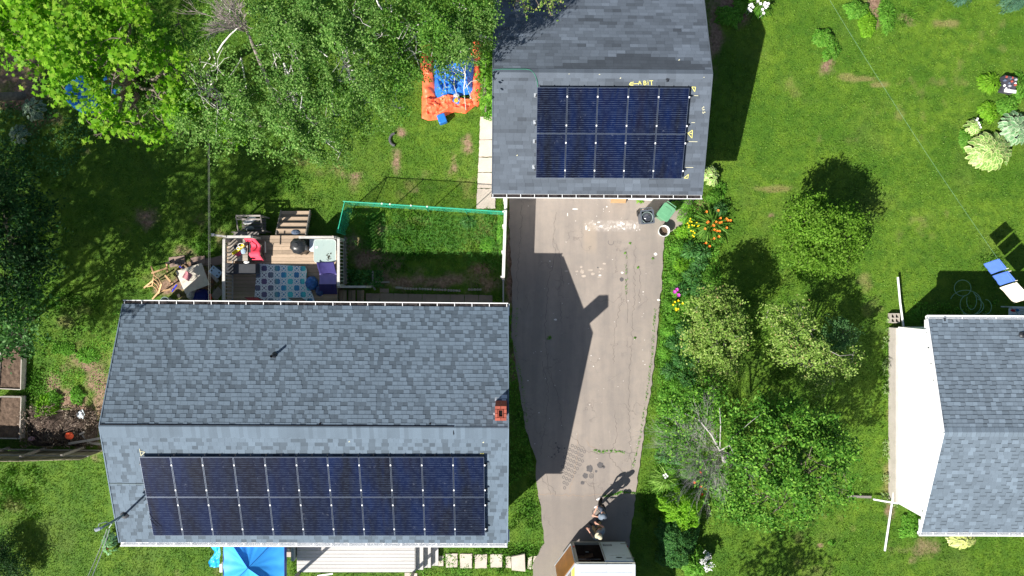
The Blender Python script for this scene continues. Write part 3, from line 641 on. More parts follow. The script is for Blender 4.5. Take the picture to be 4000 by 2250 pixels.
# ------------------------------------------------------------------ SOLAR PANELS
def panelmat():
    m, nt, out = newmat('solar_cells'); tc = N(nt, 'ShaderNodeTexCoord').outputs['Object']; sx = N(nt, 'ShaderNodeSeparateXYZ'); nt.links.new(tc, sx.inputs[0])
    oi = N(nt, 'ShaderNodeObjectInfo').outputs['Random']
    y = math_(nt, 'FRACT', math_(nt, 'MULTIPLY', math_(nt, 'ADD', sx.outputs[1], 3.0), 1 / .0705))
    line = mapr(nt, math_(nt, 'ABSOLUTE', math_(nt, 'SUBTRACT', y, .5)), .40, .5, 0, 1)
    brk = mapr(nt, noise(nt, 5.5, 2, vec=tc), .38, .58, .25, 1)
    gp = geopos(nt)
    mp = N(nt, 'ShaderNodeMapping'); mp.inputs['Scale'].default_value = (1.0, .22, .22); mp.inputs['Rotation'].default_value = (0, 0, .35); nt.links.new(gp, mp.inputs[0])
    v = noise(nt, 1.6, 3, vec=mp.outputs[0])
    c = mixc(nt, mapr(nt, v, .38, .62, 0, 1), (.005, .006, .013), (.003, .009, .044))  # blue bands put the sky's reflection into the cell colour
    c = mixc(nt, mapr(nt, noise(nt, 1.3, 3, vec=mp.outputs[0], dist=.6), .52, .66, 0, .4), c, (.010, .007, .009))
    c = mixc(nt, mapr(nt, oi, 0, 1, 0, .5), c, (.004, .006, .018))
    c = mixc(nt, math_(nt, 'MULTIPLY', line, math_(nt, 'MULTIPLY', brk, .50)), c, (.16, .22, .34))
    d = mapr(nt, noise(nt, 4.5, 6, .75, vec=gp), .62, .72, 0, .22); c = mixc(nt, d, c, (.30, .34, .42))
    p = N(nt, 'ShaderNodeBsdfPrincipled'); nt.links.new(c, p.inputs['Base Color']); p.inputs['Roughness'].default_value = .16; p.inputs['Specular IOR Level'].default_value = .22
    nt.links.new(p.outputs[0], out.inputs[0]); return m
M_cell = panelmat(); M_alu = mat('anodised_frame', (.12, .15, .21), .4, .5, .05, 5, metal=.3); M_clamp = mat('bright_clamp', (.85, .87, .9), .35, .5, .02, 5)
def panel_array(pl, TL, TR, BL, BR, nx, off, grp, where):
    tl, tr, bl, br = [Vector(pl.hit(*p, off)) for p in (TL, TR, BL, BR)]
    ux = ((tr - tl) + (br - bl)).normalized(); wid = ((tr - tl).length + (br - bl).length) / 2; hgt = ((tl - bl).length + (tr - br).length) / 2
    n = Vector(pl.n); uy = n.cross(ux).normalized(); ctr = (tl + tr + bl + br) / 4; pw = wid / nx; ph = hgt / 2; g = .012
    R = Matrix((ux, uy, n)).transposed().to_4x4()
    fr = MB(); w2, h2 = pw / 2 - g, ph / 2 - g * .6; b = .009
    for (x, y, sx, sy) in ((0, h2 - b / 2, 2 * w2, b), (0, -h2 + b / 2, 2 * w2, b), (w2 - b / 2, 0, b, 2 * h2 - 2 * b), (-w2 + b / 2, 0, b, 2 * h2 - 2 * b)): fr.box((x, y, 0), (sx, sy, .04))
    fm = fr.mesh('panel_frame', M_alu); gl = MB(); gl.box((0, 0, .004), (2 * w2 - 2 * b, 2 * h2 - 2 * b, .026)); gm = gl.mesh('panel_glass', M_cell)
    cl = MB(); cl.box((0, 0, 0), (.042, .055, .014)); cm = cl.mesh('panel_clamp', M_clamp)
    for r_ in range(2):
        for c_ in range(nx):
            o = thing('solar_panel', f"{ORD[c_]} solar panel from the left in the {'upper' if r_ == 0 else 'lower'} row of the {where}", 'solar panel', group=grp)
            o.matrix_world = Matrix.Translation(ctr + ux * ((c_ + .5) * pw - wid / 2) + uy * ((.5 - r_) * ph)) @ R
            put('frame', fm, o, False); put('glass', gm, o, False)
            for sy in (.30, -.32):
                k = put('clamp', cm, o, False); k.location = (w2 + g if c_ < nx - 1 else w2 + .02, sy * ph, .027)
    # rails under the array
    rails = MB()
    for r_ in range(2):
        for sy in (.30, -.32):
            q = ctr + uy * ((.5 - r_) * ph + sy * ph) - n * .045; rails.beam(q - ux * (wid / 2 + .05), q + ux * (wid / 2 + .09), .04, .045, up=tuple(n))
    for k in range(nx * 2 + 1): q = ctr + uy * (ph + .03) + ux * ((k / (nx * 2) - .5) * wid * .98) - n * .07; rails.box(q, (.02, .02, .03))
    o = rails.build('mounting_rail', M_black); tag(o, f'black mounting rails holding up the {where}', 'mounting rails', 'rails under the solar arrays')
panel_array(PF, (552, 1784), (1895, 1784), (590, 2092), (1893, 2092), 11, .15, 'solar panels on the bungalow roof', 'long bungalow array')
panel_array(PG, (2098, 339), (2694, 343), (2091, 696), (2664, 698), 5, .15, 'solar panels on the garage roof', 'garage array')
for i_, (px, py) in enumerate(((2091, 372), (2088, 477), (2087, 552), (2084, 652))):
    mb = MB(); c = PG.hit(px, py, .03); mb.box(c, (.09, .14, .01)); mb.box(c + np.array([.01, 0, .02]), (.04, .04, .04)); o = mb.build('flashing_plate', M_flash, groof)
# conduits
M_green = mat('green_cable', (.03, .20, .13), .6, .3); M_grey = mat('grey_conduit', (.22, .28, .28), .6, .3)
c0 = [PG.hit(x, y, .03) if y > 283 else PGB.hit(x, y, .03) for x, y in ((1925, 276), (1935, 272), (1960, 270), (2010, 270), (2055, 270), (2072, 273), (2085, 285), (2093, 300), (2099, 320), (2101, 340))]
mb = MB(); mb.tube(c0, .011, 6); o = mb.build('cable', M_green); tag(o, 'green cable curving along the garage ridge down to the panels', 'cable')
mb = MB(); mb.tube([PF.hit(x, y, .03) for x, y in ((424, 1890), (470, 1890), (520, 1891), (566, 1891))], .009, 6); o = mb.build('cable', M_grey); tag(o, 'thin grey cable crossing the bungalow roof to the left end of its panels', 'cable')
# service mast with weather head and wires
ms = thing('service_mast', 'grey electrical service mast with a weatherhead standing on the lower left roof corner', 'mast', WV(486, 2009, 3.2))
b_ = PF.hit(487, 2009); tp = np.array([b_[0], b_[1], 4.5]); mb = MB(); mb.tube([b_, tp], .035, 12); mb.build('pipe', M_grey, ms)
mb = MB(); mb.lathe(tuple(b_), [(.16, -.02), (.15, .012), (.06, .05), (.04, .11)], 16); mb.build('boot', M_dark, ms)
mb = MB(); mb.tube([tp, tp + np.array([-.02, 0, .10]), tp + np.array([-.10, -.02, .13]), tp + np.array([-.17, -.03, .06])], [.045, .06, .065, .04], 12); mb.build('weatherhead', M_flash, ms)
hd = tp + np.array([-.15, -.03, .04])
mb = MB(); mb.tube([tp + np.array([-.1, 0, .05]), tp + np.array([-.05, .15, .05]), tp + np.array([.12, .18, -.05]), tp + np.array([.2, .05, -.25]), tp + np.array([.05, -.12, -.35])], .012, 6); mb.build('drip_loop', M_flash, ms)
mb = MB(); mb.tube([tp + np.array([0, 0, -.45]), Vector(b_) + Vector((-.35, -.3, -.0)), ], .012, 6); mb.build('brace', M_grey, ms)
M_wire = mat('overhead_wire', (.40, .42, .40), .6, .3)
def wire(name, pts, r, label, m=M_wire, grp=None): mb = MB(); mb.tube(pts, r, 5); o = mb.build(name, m); tag(o, label, 'wire', grp); return o
def sag(a, b, s, n=14): a = np.array(a); b = np.array(b); return [a + (b - a) * t + np.array([0, 0, -4 * s * t * (1 - t)]) for t in np.linspace(0, 1, n)]
wire('power_line', sag(W(418, 2066, 4.3), W(325, 2290, 5.0), .1), .012, 'left of two pale overhead wires running down from the service mast', grp='service wires')
wire('power_line', sag(W(428, 2066, 4.3), W(343, 2290, 5.0), .1), .014, 'right of two pale overhead wires running down from the service mast', grp='service wires')
wire('overhead_wire', sag(W(813, 500, 5.2), W(815, 1185, 3.2), .0), .0018, 'left of two thin wires hanging over the shaded lawn to the eave', grp='wires over the back lawn')
wire('overhead_wire', sag(W(818, 500, 5.2), W(821, 1185, 3.2), .0), .0018, 'right of two thin wires hanging over the shaded lawn to the eave', grp='wires over the back lawn')
M_cl = mat('green_clothesline', (.14, .30, .18), .5, .3)
o = wire('clothesline', sag(W(3235, -10, 3.0), W(3890, 1000, 2.2), .15) + sag(W(3890, 1000, 2.2), W(4060, 1250, 2.2), .02), .0035, 'green clothesline running diagonally over the right lawn to the laundry', M_cl)

# ------------------------------------------------------------------ SLABS, FENCES, DECK
def slabthing(poly, z, label, grp, m=None, t=.05, name='paving_slab', jag=.012, seed=0):
    P = edgepoly(poly, .08, jag, seed + len(poly)); mb = MB(); mb.prism(P, z - t, z, tone=1); o = mb.build(name, m or M_slab); tag(o, label, 'paving slab', grp); slab_polys.append(poly); return o
M_slab = mat('pale_paving', (.50, .44, .385), .9, .15, .12, 2.5, .12, 40, bump=.25)
M_slabr = mat('reddish_paving', (.27, .20, .17), .9, .15, .15, 3, .1, 40, bump=.25)
xs = [(1712, 1733, 2170, 2210), (1741, 1787, 2162, 2216), (1797, 1844, 2162, 2219), (1855, 1903, 2164, 2219), (1915, 1962, 2163, 2216)]
for k, (a, b, c, d) in enumerate(xs): slabthing([(a, c + 2), (b, c), (b - 1, d - 1), (a + 1, d)], .028, f'{ORD[k]} pale stepping slab counted from the front steps towards the driveway', 'stepping slabs in front of the bungalow', seed=k)
slabthing([(1975, 2172), (1994, 2170), (1996, 2218), (1976, 2217)], .022, 'narrow mossy slab beside the big square one near the driveway', 'stepping slabs in front of the bungalow')
o = slabthing([(1997, 2170), (2049, 2160), (2052, 2227), (1999, 2222)], .14, 'largest thick pale slab, the raised one nearest the driveway', 'stepping slabs in front of the bungalow', t=.14, jag=.003)
slabthing([(2063, 2177), (2080, 2172), (2074, 2223), (2060, 2220)], .02, 'half buried slab in the weeds just right of the raised slab', 'stepping slabs in front of the bungalow')
slabthing([(2086, 2172), (2126, 2168), (2127, 2221), (2078, 2220)], .02, 'cracked weedy slab touching the driveway edge', 'stepping slabs in front of the bungalow')
for k in range(9):
    a = 1430 + k * 55; slabthing([(a, 1145 + k * .9), (a + 53, 1146 + k * .9), (a + 53, 1195), (a, 1195)], .025, f'{ORD[k]} reddish square paver from the side steps along the rear wall', 'reddish pavers behind the bungalow', M_slabr, seed=k)
slabthing([(1484, 1126), (1519, 1127), (1519, 1143), (1484, 1143)], .02, 'small reddish half paver above the row behind the bungalow', 'reddish pavers behind the bungalow', M_slabr)
for k, (a, b) in enumerate(((456, 545), (548, 612), (616, 672), (675, 735), (738, 815))): slabthing([(1876 - k * 3, a), (1935, a), (1935, b), (1873 - k * 3, b)], .03, f'{ORD[k]} worn concrete slab from the top along the garage left wall', 'slabs along the garage wall', M_slab, seed=k)
slabthing([(1120, 440), (1160, 445), (1158, 475), (1122, 478)], .03, 'pinkish flat slab lying under the birch crowns', 'slabs along the garage wall', M_slab)
for k, (a, b) in enumerate(((660, 720), (745, 800), (805, 868))): slabthing([(a, 1005 + k * 3), (b, 998), (b + 5, 1030), (a + 3, 1045)], .015, f'{ORD[k]} dirty flagstone from the left beside the junk behind the bungalow', 'flagstones beside the deck', M_slabr, seed=k)
slabthing([(1630, 2240), (1580, 2236), (1580, 2300), (1630, 2300)], .02, 'pale slab at the bottom edge in front of the white deck', 'stepping slabs in front of the bungalow')
# scalloped bed edging and bed timber
M_scal = mat('scalloped_edging', (.30, .26, .24), .9, .15, .2, 8)
for k, (a, b, yy) in enumerate(((1548, 1575, 1123), (1578, 1632, 1127), (1636, 1688, 1128), (1692, 1745, 1131), (1748, 1800, 1134))):
    mb = MB(); p = W(a, yy); q = W(b, yy + 2); mb.beam(p + np.array([0, 0, .05]), q + np.array([0, 0, .05]), .05, .12)
    for t in np.linspace(.1, .9, 5): c = p + (q - p) * t; mb.lathe((c[0], c[1], .05), [(.05, 0), (.05, .08), (.03, .10), (0, .105)], 10)
    o = mb.build('bed_edging', M_scal); tag(o, f'{ORD[k]} scalloped concrete edging piece from the left in the shaded bed', 'edging', 'scalloped edging in the shaded bed')
mb = MB(); mb.beam(W(1830, 1131, .05), W(1880, 1131, .05), .05, .1)
for t in range(5): c = W(1833 + t * 11, 1131); mb.lathe((c[0], c[1], .05), [(.05, 0), (.05, .08), (0, .1)], 10)
o = mb.build('bed_edging', M_scal); tag(o, 'scalloped edging piece standing alone nearest the driveway fence', 'edging', 'scalloped edging in the shaded bed')
for nm, a, b, lab in (('timber', (1458, 1102), (1521, 1102), 'low grey timber edging beside the side steps'), ('timber', (1456, 1058), (1458, 1105), 'short upright grey timber left of the bed edging'), ('timber', (1448, 1105), (1466, 1132), 'dark broken timber leaning by the side steps')):
    mb = MB(); mb.beam(W(*a, .06), W(*b, .08), .06, .12, tone=1.1); o = mb.build(nm, M_greywood); tag(o, lab, 'timber', 'loose timbers by the side steps')
# driveway board fence
mb = MB(); fr = thing('board_fence', 'white topped board fence between the shaded bed and the driveway', 'fence', W(1998, 960, 0))
P0, P1, P2 = W(1976, 775, 1.45), W(1966, 1085, 1.45), W(1966, 1180, 1.38)
mb.beam(P0, P1, .11, .035); mb.build('top_rail', M_whitewood, fr)
mb = MB(); mb.beam(P0 + np.array([0, 0, -.74]), P1 + np.array([0, 0, -.74]), .03, 1.42); mb.build('board_panel', M_whitewood, fr)
for t in (0.01, .34, .67, .99): p = P0 + (P1 - P0) * t; mb = MB(); mb.box((p[0] - .06, p[1], .70), (.08, .08, 1.42)); mb.build('post', M_whitewood, fr)
gt = thing('gate', 'narrow weathered gate closing the fence next to the bungalow corner', 'gate', W(1996, 1140, 0))
mb = MB(); mb.beam(P1 + np.array([0, -.02, 0]), P2, .05, .05, tone=1.5); mb.beam(P1 + np.array([0, -.02, -.75]), P2 + np.array([0, 0, -.75]), .025, 1.35, tone=1.2); mb.build('gate_board', M_greywood, gt)
mb = MB(); mb.box(P1 + np.array([0, -.08, .0]), (.09, .09, .1), tone=1.2); mb.build('latch', M_greywood, gt)
# green net fence
M_gpipe = mat('green_painted_pipe', (.03, .42, .26), .45, .4)
def netmat():
    m, nt, out = newmat('green_net'); pos = geopos(nt); sx = N(nt, 'ShaderNodeSeparateXYZ'); nt.links.new(pos, sx.inputs[0])
    d = []
    for s in (1, -1):
        a = math_(nt, 'ADD', sx.outputs[0], math_(nt, 'MULTIPLY', sx.outputs[2], s)); a = math_(nt, 'ADD', a, math_(nt, 'MULTIPLY', sx.outputs[1], .7)); f = math_(nt, 'FRACT', math_(nt, 'MULTIPLY', math_(nt, 'ADD', a, 50), 1 / .055)); d.append(math_(nt, 'LESS_THAN', f, .15))
    al = math_(nt, 'MAXIMUM', d[0], d[1]); p = N(nt, 'ShaderNodeBsdfPrincipled'); p.inputs['Base Color'].default_value = (.03, .62, .42, 1); p.inputs['Roughness'].default_value = .5; nt.links.new(al, p.inputs['Alpha']); nt.links.new(p.outputs[0], out.inputs[0]); return m
M_net = netmat()
nf_ = thing('net_fence', 'green netting fence with a bright green top pipe enclosing the rear bed', 'fence', W(1660, 830, 0))
def railp(t): return W(1340 + 632 * t, 786 + 41 * t, 1.60)
LP = W(1318, 908, 1.25); CP = W(1346, 788, 1.6)
mb = MB(); mb.tube([railp(0), railp(.3), railp(.6), railp(1)], .018, 8); mb.tube([CP, LP], .017, 8); mb.build('top_pipe', M_gpipe, nf_)
for k, t in enumerate((.01, .25, .5, .75)): p = railp(t); mb = MB(); mb.tube([p, (p[0], p[1], 0)], .017, 8); mb.build('post', M_gpipe, nf_)
mb = MB(); mb.tube([LP, (LP[0], LP[1], 0)], .017, 8); mb.build('post', M_gpipe, nf_)
def netf(u, v):
    t = u; x = W(1340, 786, 1.6)[0] + (railp(1)[0] - railp(0)[0]) * t; y = railp(0)[1] + (railp(1)[1] - railp(0)[1]) * t; wv = (vnoise(u * 12, v * 6, 1, 51, 2) - .5)
    return np.stack([x, y - v * .0 + wv * .22 * np.sin(np.pi * np.clip(v * 1.2, 0, 1)) + .03, 1.58 - v * 1.53], 1)
V, F = grid_mesh(60, 10, netf); put('netting', npmesh('netting', V, F, M_net), nf_)
def netf2(u, v): P = CP[None] + (LP - CP)[None] * u[:, None]; P[:, 2] = P[:, 2] * (1 - v) + .04; P[:, 0] += (vnoise(u * 8, v * 5, 1, 52, 2) - .5) * .16; return P
V, F = grid_mesh(20, 8, netf2); put('netting', npmesh('netting', V, F, M_net), nf_)
M_clip = mat('pale_clip', (.7, .7, .66), .6)
for t in (.24, .29, .42, .52, .99): p = railp(t); mb = MB(); mb.box(p + np.array([0, 0, .02]), (.05, .06, .03), rz=t * 9); mb.build('clip', M_clip, nf_)

# wooden fence lower left
wf = thing('wooden_fence', 'tall weathered plank fence running left from the bungalow wall', 'fence', W(200, 1760, 0))
M_fence = mat('fence_boards', (.27, .235, .165), .85, .15, .2, 5, .15, 50, tone=True, streak=(1, 1, .2))
rr = random.Random(9); mb = MB(); x = -22.5
def fy(x): return W(0, 1757, 0)[1] - .05 * math.sin(x * .9) - (.02 * (x + 20)) * .6
while x < W(418, 1757)[0]:
    h = 1.62 + rr.uniform(-.02, .02); mb.box((x, fy(x), h / 2), (.135, .02, h), rz=rr.uniform(-.05, .05), tone=rr.uniform(.75, 1.2)); x += .142
mb.build('planks', M_fence, wf)
for k, z in enumerate((.35, 1.25)): mb = MB(); mb.beam((-22.5, fy(-22.5) + .05, z), (W(420, 1757)[0], fy(W(420, 1757)[0]) + .05, z), .04, .085, tone=.95); mb.build('rail', M_greywood, wf)
for px in (35, 178, 330): p = W(px, 1757); mb = MB(); mb.box((p[0], fy(p[0]) + .12, .72), (.085, .085, 1.45), tone=1.0); mb.build('post', M_greywood, wf)

# ---------------- rear deck
dk = thing('deck', 'raised wooden rear deck with railings cluttered with garden furniture', 'deck', W(1100, 1050, 0)); DH = .75
x0, x1 = W(886, 0, DH)[0], W(1316, 0, DH)[0]; yt = W(0, 920, DH)[1]; yb = A.y - .5
mb = MB(); rr = random.Random(12); y = yt
while y > yb:
    # board runs left-right, random split
    w = .135; sp = x0 + (x1 - x0) * rr.choice([.35, .5, .62, .75]); t = rr.uniform(.8, 1.15)
    for (a, b) in ((x0, sp), (sp, x1)): mb.box(((a + b) / 2, y - w / 2, DH - .014), (b - a - .004, w, .028), tone=t * rr.uniform(.93, 1.07))
    y -= w + .008
mb.build('floor_boards', M_deckwood, dk)
mb = MB(); mb.box(((x0 + x1) / 2, yt - .02, DH - .12), (x1 - x0, .04, .18)); mb.box((x0 + .02, (yt + yb) / 2, DH - .12), (.04, yt - yb - .1, .18)); mb.box((x1 - .02, (yt + yb) / 2, DH - .12), (.04, yt - yb - .1, .18))
for xx in (x0 + .1, (x0 + x1) / 2, x1 - .1):
    for yy in (yt - .12, (yt + yb) / 2): mb.box((xx, yy, (DH - .22) / 2), (.09, .09, DH - .22))
mb.build('frame', M_greywood, dk)
RH = DH + .95; M_rail = mat('railing_wood', (.40, .385, .365), .8, .2, .2, 5, .15, 50, tone=True, streak=(.3, .3, 1))
def railing(a, b, name='railing', top=.10, ph=RH, n=None, posts=True):
    a = np.array(a); b = np.array(b); L = np.linalg.norm(b[:2] - a[:2]); mb = MB(); up = np.array([0, 0, 1.])
    r = thing_part(name, dk); e = np.array([a[0], a[1], ph]); f = np.array([b[0], b[1], ph])
    mb.beam(e, f, top, .035, tone=1.25); mb.build('cap_rail', M_rail, r)
    mb = MB(); mb.beam(e - up * .12, f - up * .12, .035, .08, tone=.95); mb.beam(e - up * .85, f - up * .85, .035, .08, tone=.9)
    k = n or int(L / .13)
    for i in range(k):
        p = e + (f - e) * (i + .5) / k; mb.box((p[0], p[1], ph - .48), (.035, .035, .80), tone=.9)
    mb.build('balusters', M_rail, r)
    if posts:
        mb = MB()
        for p in (e, f): mb.box((p[0], p[1], ph - .50), (.085, .085, .95), tone=1.0)
        mb.build('posts', M_rail, r)
def thing_part(name, parent):
    o = bpy.data.objects.new(name, None); COL.objects.link(o); o.parent = parent; o.location = -parent.location; return o
pr = lambda px, py: W(px, py, RH)
railing(pr(875, 935), pr(873, 1178)); railing(pr(885, 925), pr(980, 925), top=.09); railing(pr(1170, 927), pr(1305, 927), top=.09); railing(pr(1322, 932), pr(1322, 1118)); railing(pr(1312, 1120), pr(1418, 1120), ph=DH + .55, top=.08, n=6)
mb = MB(); mb.beam(pr(832, 917), pr(885, 925), .07, .09, tone=1.0); mb.box(pr(832, 917), (.1, .1, .1), tone=1.5); mb.build('corner_beam', M_rail, dk)
# rear steps
st = thing_part('rear_steps', dk)
for k in range(4):
    z = DH * (1 - (k + 1) / 5); yy = yt + .02 + .245 * k; xa, xb = W(1070, 0, DH)[0] + .04, W(1190, 0, DH)[0]
    mb = MB()
    for j in (0, 1): mb.box(((xa + xb) / 2, yy + .065 + j * .125, z), (xb - xa, .118, .035), tone=.75 if j == 0 else .98)
    mb.box(((xa + xb) / 2, yy + .012, z - .09), (xb - xa, .02, .13), tone=.6); mb.build('tread', M_deckwood, st)
mb = MB()
for xx in (xa + .02, xb + .02): mb.beam((xx, yt + .02, DH - .12), (xx, yt + 1.0, .04), .04, .2, tone=.9)
mb.build('stringers', M_greywood, st)
# side steps (towards the pavers)
st = thing_part('side_steps', dk)
for k in range(3):
    z = DH * (1 - (k + 1) / 4); xx = x1 + .05 + k * .30; mb = MB()
    for j in range(2): mb.box((xx + .07 + j * .14, (W(0, 1140, .5)[1] + A.y) / 2 - .25, z), (.13, 1.05, .035), tone=.55 + .1 * j)
    mb.build('tread', M_deckwood, st)
# railing grid outside right of the deck
mb = MB(); e0, e1 = W(1348, 925, .9), W(1350, 1110, .9); mb.beam(e0, e1, .07, .04, tone=.7)
for k in range(14): p = e0 + (e1 - e0) * (k + .5) / 14; mb.beam(p + np.array([-.2, 0, 0]), p + np.array([.02, 0, -.3]), .03, .02, tone=.6)
o = mb.build('trellis', M_greywood); tag(o, 'dark slatted trellis leaning along the right side of the deck', 'trellis')

# ---------------- things on the deck
def bpart(parent, name, m, f, **kw): mb = MB(); f(mb); return mb.build(name, m, parent, **kw)
def tz(base, z): return np.array([base[0], base[1], z])
M_pallet = mat('pallet_boards', (.33, .29, .25), .85, .15, .2, 6, .12, 40, tone=True, streak=(.3, 1, 1))
tb = thing('slatted_bench', 'low slatted wooden bench in the deck corner heaped with toys and clothes', 'bench', W(930, 975, DH))
a = W(892, 932, DH + .4); b = W(968, 1020, DH + .4)
mb = MB()
for k in range(7): y = a[1] + (b[1] - a[1]) * (k + .5) / 7; mb.box(((a[0] + b[0]) / 2, y, DH + .4), (b[0] - a[0], .112, .025), tone=random.Random(k).uniform(.8, 1.2))
mb.build('slats', M_pallet, tb)
for xx in (a[0] + .05, b[0] - .05):
    for yy in (a[1] - .05, b[1] + .05): bpart(tb, 'leg', M_greywood, lambda m: m.box((xx, yy, DH + .195), (.06, .06, .38)))
def rag(name, px, py, h, rx, ry, m, label, cat, grp=None, seed=1, amp=.06, nx=16, elong=0, kind_rot=0):
    """crumpled cloth with folds and a thickness"""
    c = W(px, py, h)
    def f(u, v):
        th = u * 2 * np.pi; r = v * (1 + .35 * (vnoise(np.cos(th) * 2 + 5, np.sin(th) * 2 + 5, 1, seed, 3) - .5)); x = np.cos(th) * r * rx; y = np.sin(th) * r * ry
        cx = x * math.cos(kind_rot) - y * math.sin(kind_rot); cy = x * math.sin(kind_rot) + y * math.cos(kind_rot)
        z = amp * (1 - r ** 3) + amp * 1.2 * (vnoise(x * 3 + 9, y * 3 + 9, .35, seed + 1, 3) - .5) * (1 - r * .5)
        return np.stack([c[0] + cx, c[1] + cy, c[2] + np.maximum(z, .004 + .0 * z)], 1)
    V, F = grid_mesh(nx * 2, 9, f); o = put(name, npmesh(name, V, F, m, smooth=False)); tag(o, label, cat, grp); return o
def cloth(name, col, rough=.8, **k): return mat(name, col, rough, .2, .06, 6, .05, 60, **k)
C_yel = cloth('yellow_plastic', (.80, .60, .01), .4); C_pink = cloth('pink_cloth', (.70, .09, .17)); C_blue = cloth('washed_blue', (.30, .40, .50)); C_wht = cloth('white_cloth', (.80, .80, .80)); C_dblue = cloth('navy_cloth', (.03, .04, .08))
# yellow toy board
yb_ = thing('toy_board', 'yellow plastic toy board lying across the clothes on the bench', 'toy', W(928, 973, DH + .55))
mb = MB(); p = W(908, 992, DH + .52); q = W(954, 955, DH + .58); mb.beam(p, q, .13, .05); mb.build('board', C_yel, yb_, bevel=.02)
mb = MB(); r_ = W(940, 958, DH + .63); mb.tube([r_ + np.array([.11 * math.cos(t) + .02, .07 * math.sin(t), .02]) for t in np.linspace(0, 5.6, 12)], .012, 6); r_ = W(931, 970, DH + .62); mb.tube([r_ + np.array([.06 * math.cos(t), .05 * math.sin(t), .02]) for t in np.linspace(0, 6.2, 12)], .012, 6); mb.build('rope_loop', C_wht, yb_)
rag('shirt', 929, 988, DH + .44, .15, .12, C_pink, 'bright pink crumpled shirt on the slatted bench', 'clothing', 'clothes on the bench', 2)
rag('shirt', 950, 978, DH + .44, .12, .14, C_blue, 'faded blue crumpled shirt on the right of the bench', 'clothing', 'clothes on the bench', 4)
rag('shirt', 921, 965, DH + .44, .08, .08, C_dblue, 'small dark blue garment beside the yellow toy board', 'clothing', 'clothes on the bench', 5)
# lounger, red fabric bent in S
M_red = cloth('coral_sling', (.86, .075, .13), .6)
lo = thing('sling_lounger', 'folding lounger with a coral red sling on a black frame', 'lounger', W(1008, 975, DH))
prof = [(0, .50), (.12, .44), (.28, .30), (.42, .27), (.58, .34), (.72, .42), (.86, .42), (1.0, .34), (1.1, .28)]
pa = W(998, 932, DH + .4); pb_ = W(1020, 1018, DH + .4)
def lf(u, v):
    s = np.interp(v, np.linspace(0, 1, 9), [p[1] for p in prof]) + DH; xo = np.interp(v, [0, .25, .5, .75, 1], [-.06, .06, .12, .10, .20]) - .13
    x = pa[0] + xo + (u - .5) * .43; y = pa[1] + (pb_[1] - pa[1]) * v; return np.stack([x, y, s], 1)
V, F = grid_mesh(6, 24, lf); o = put('sling', npmesh('sling', V, F, M_red, smooth=True), lo); sm = o.modifiers.new('t', 'SOLIDIFY'); sm.thickness = .006
for sx in (0, 1): P = lf(np.full(14, float(sx)), np.linspace(0, 1, 14)); bpart(lo, 'side_rail', M_black, lambda m: m.tube(P, .012, 6))
def legs_l(m, sx):
        q = W(1010, 975, DH); m.tube([(q[0] + sx, q[1] + .3, DH + .01), (q[0] + sx, q[1] - .05, DH + .4), (q[0] + sx, q[1] - .38, DH + .01)], .011, 6)
for s_x in (-.27, .27): bpart(lo, 'leg_frame', M_black, lambda m: legs_l(m, s_x))
for sx in (-.30, .28): q = W(1008, 965, DH + .5); bpart(lo, 'armrest', M_dark, lambda m: m.beam((q[0] + sx, q[1] + .2, DH + .52), (q[0] + sx, q[1] - .22, DH + .50), .045, .02))
# covered grill
M_cover = mat('black_cover', (.028, .03, .033), .35, .6, .2, 8)
gr = thing('covered_grill', 'round kettle grill under a glossy black cover on the deck', 'grill', W(1188, 970, DH)); c = W(1188, 965, DH)
def gcov(u, v):
    th = u * 2 * np.pi; z = np.interp(v, [0, .15, .35, .6, .8, .9, 1], [.02, .25, .55, .82, .92, .98, 1.0]); r = np.interp(v, [0, .15, .35, .6, .8, .9, 1], [.30, .27, .30, .30, .22, .15, .0]); r = r * (1 + .10 * np.sin(th * 9 + v * 3) * (1 - v) + .12 * (vnoise(np.cos(th) * 2 + 4, v * 4 + np.sin(th) * 2, 1, 61, 2) - .5))
    return np.stack([c[0] + r * np.cos(th), c[1] + r * np.sin(th), DH + z], 1)
V, F = grid_mesh(48, 20, gcov); put('cover', npmesh('cover', V, F[:, ::1], M_cover, smooth=True), gr)
mb = MB(); mb.lathe((c[0] - .02, c[1] + .02, DH + .97), [(.0, .05), (.08, .048), (.095, .03), (.10, .0)], 18); mb.build('lid_vent', M_cover, gr)
# glass patio table
def glassmat():
    m, nt, out = newmat('frosted_glass'); p = N(nt, 'ShaderNodeBsdfPrincipled'); pos = geopos(nt)
    c = mixc(nt, mapr(nt, noise(nt, 7, 5, .7, vec=pos), .60, .72, 0, 1), (.40, .50, .48), (.30, .36, .33)); nt.links.new(c, p.inputs['Base Color']); p.inputs['Roughness'].default_value = .12; p.inputs['Alpha'].default_value = .85
    nt.links.new(p.outputs[0], out.inputs[0]); return m
pt = thing('patio_table', 'square rounded glass patio table with leaf debris at the right end of the deck', 'table', W(1270, 980, DH))
def rrect(cx, cy, hx, hy, r, n=6):
    out = []
    for (sx, sy, a0) in ((1, 1, 0), (-1, 1, 1.5708), (-1, -1, 3.1416), (1, -1, 4.7124)):
        for k in range(n + 1): t = a0 + 1.5708 * k / n; out.append((cx + sx * (hx - r) + r * math.cos(t), cy + sy * (hy - r) + r * math.sin(t)))
    return out
c = W(1269, 980, DH + .7); mb = MB(); mb.prism(rrect(c[0], c[1], .40, .42, .09), DH + .69, DH + .70); mb.build('glass_top', glassmat(), pt)
M_gf = mat('light_frame', (.62, .68, .66), .4, .4)
mb = MB(); ring = rrect(c[0], c[1], .405, .425, .095); mb.tube([(p[0], p[1], DH + .695) for p in ring + ring[:1]], .013, 6, cap=False); mb.build('rim', M_gf, pt)
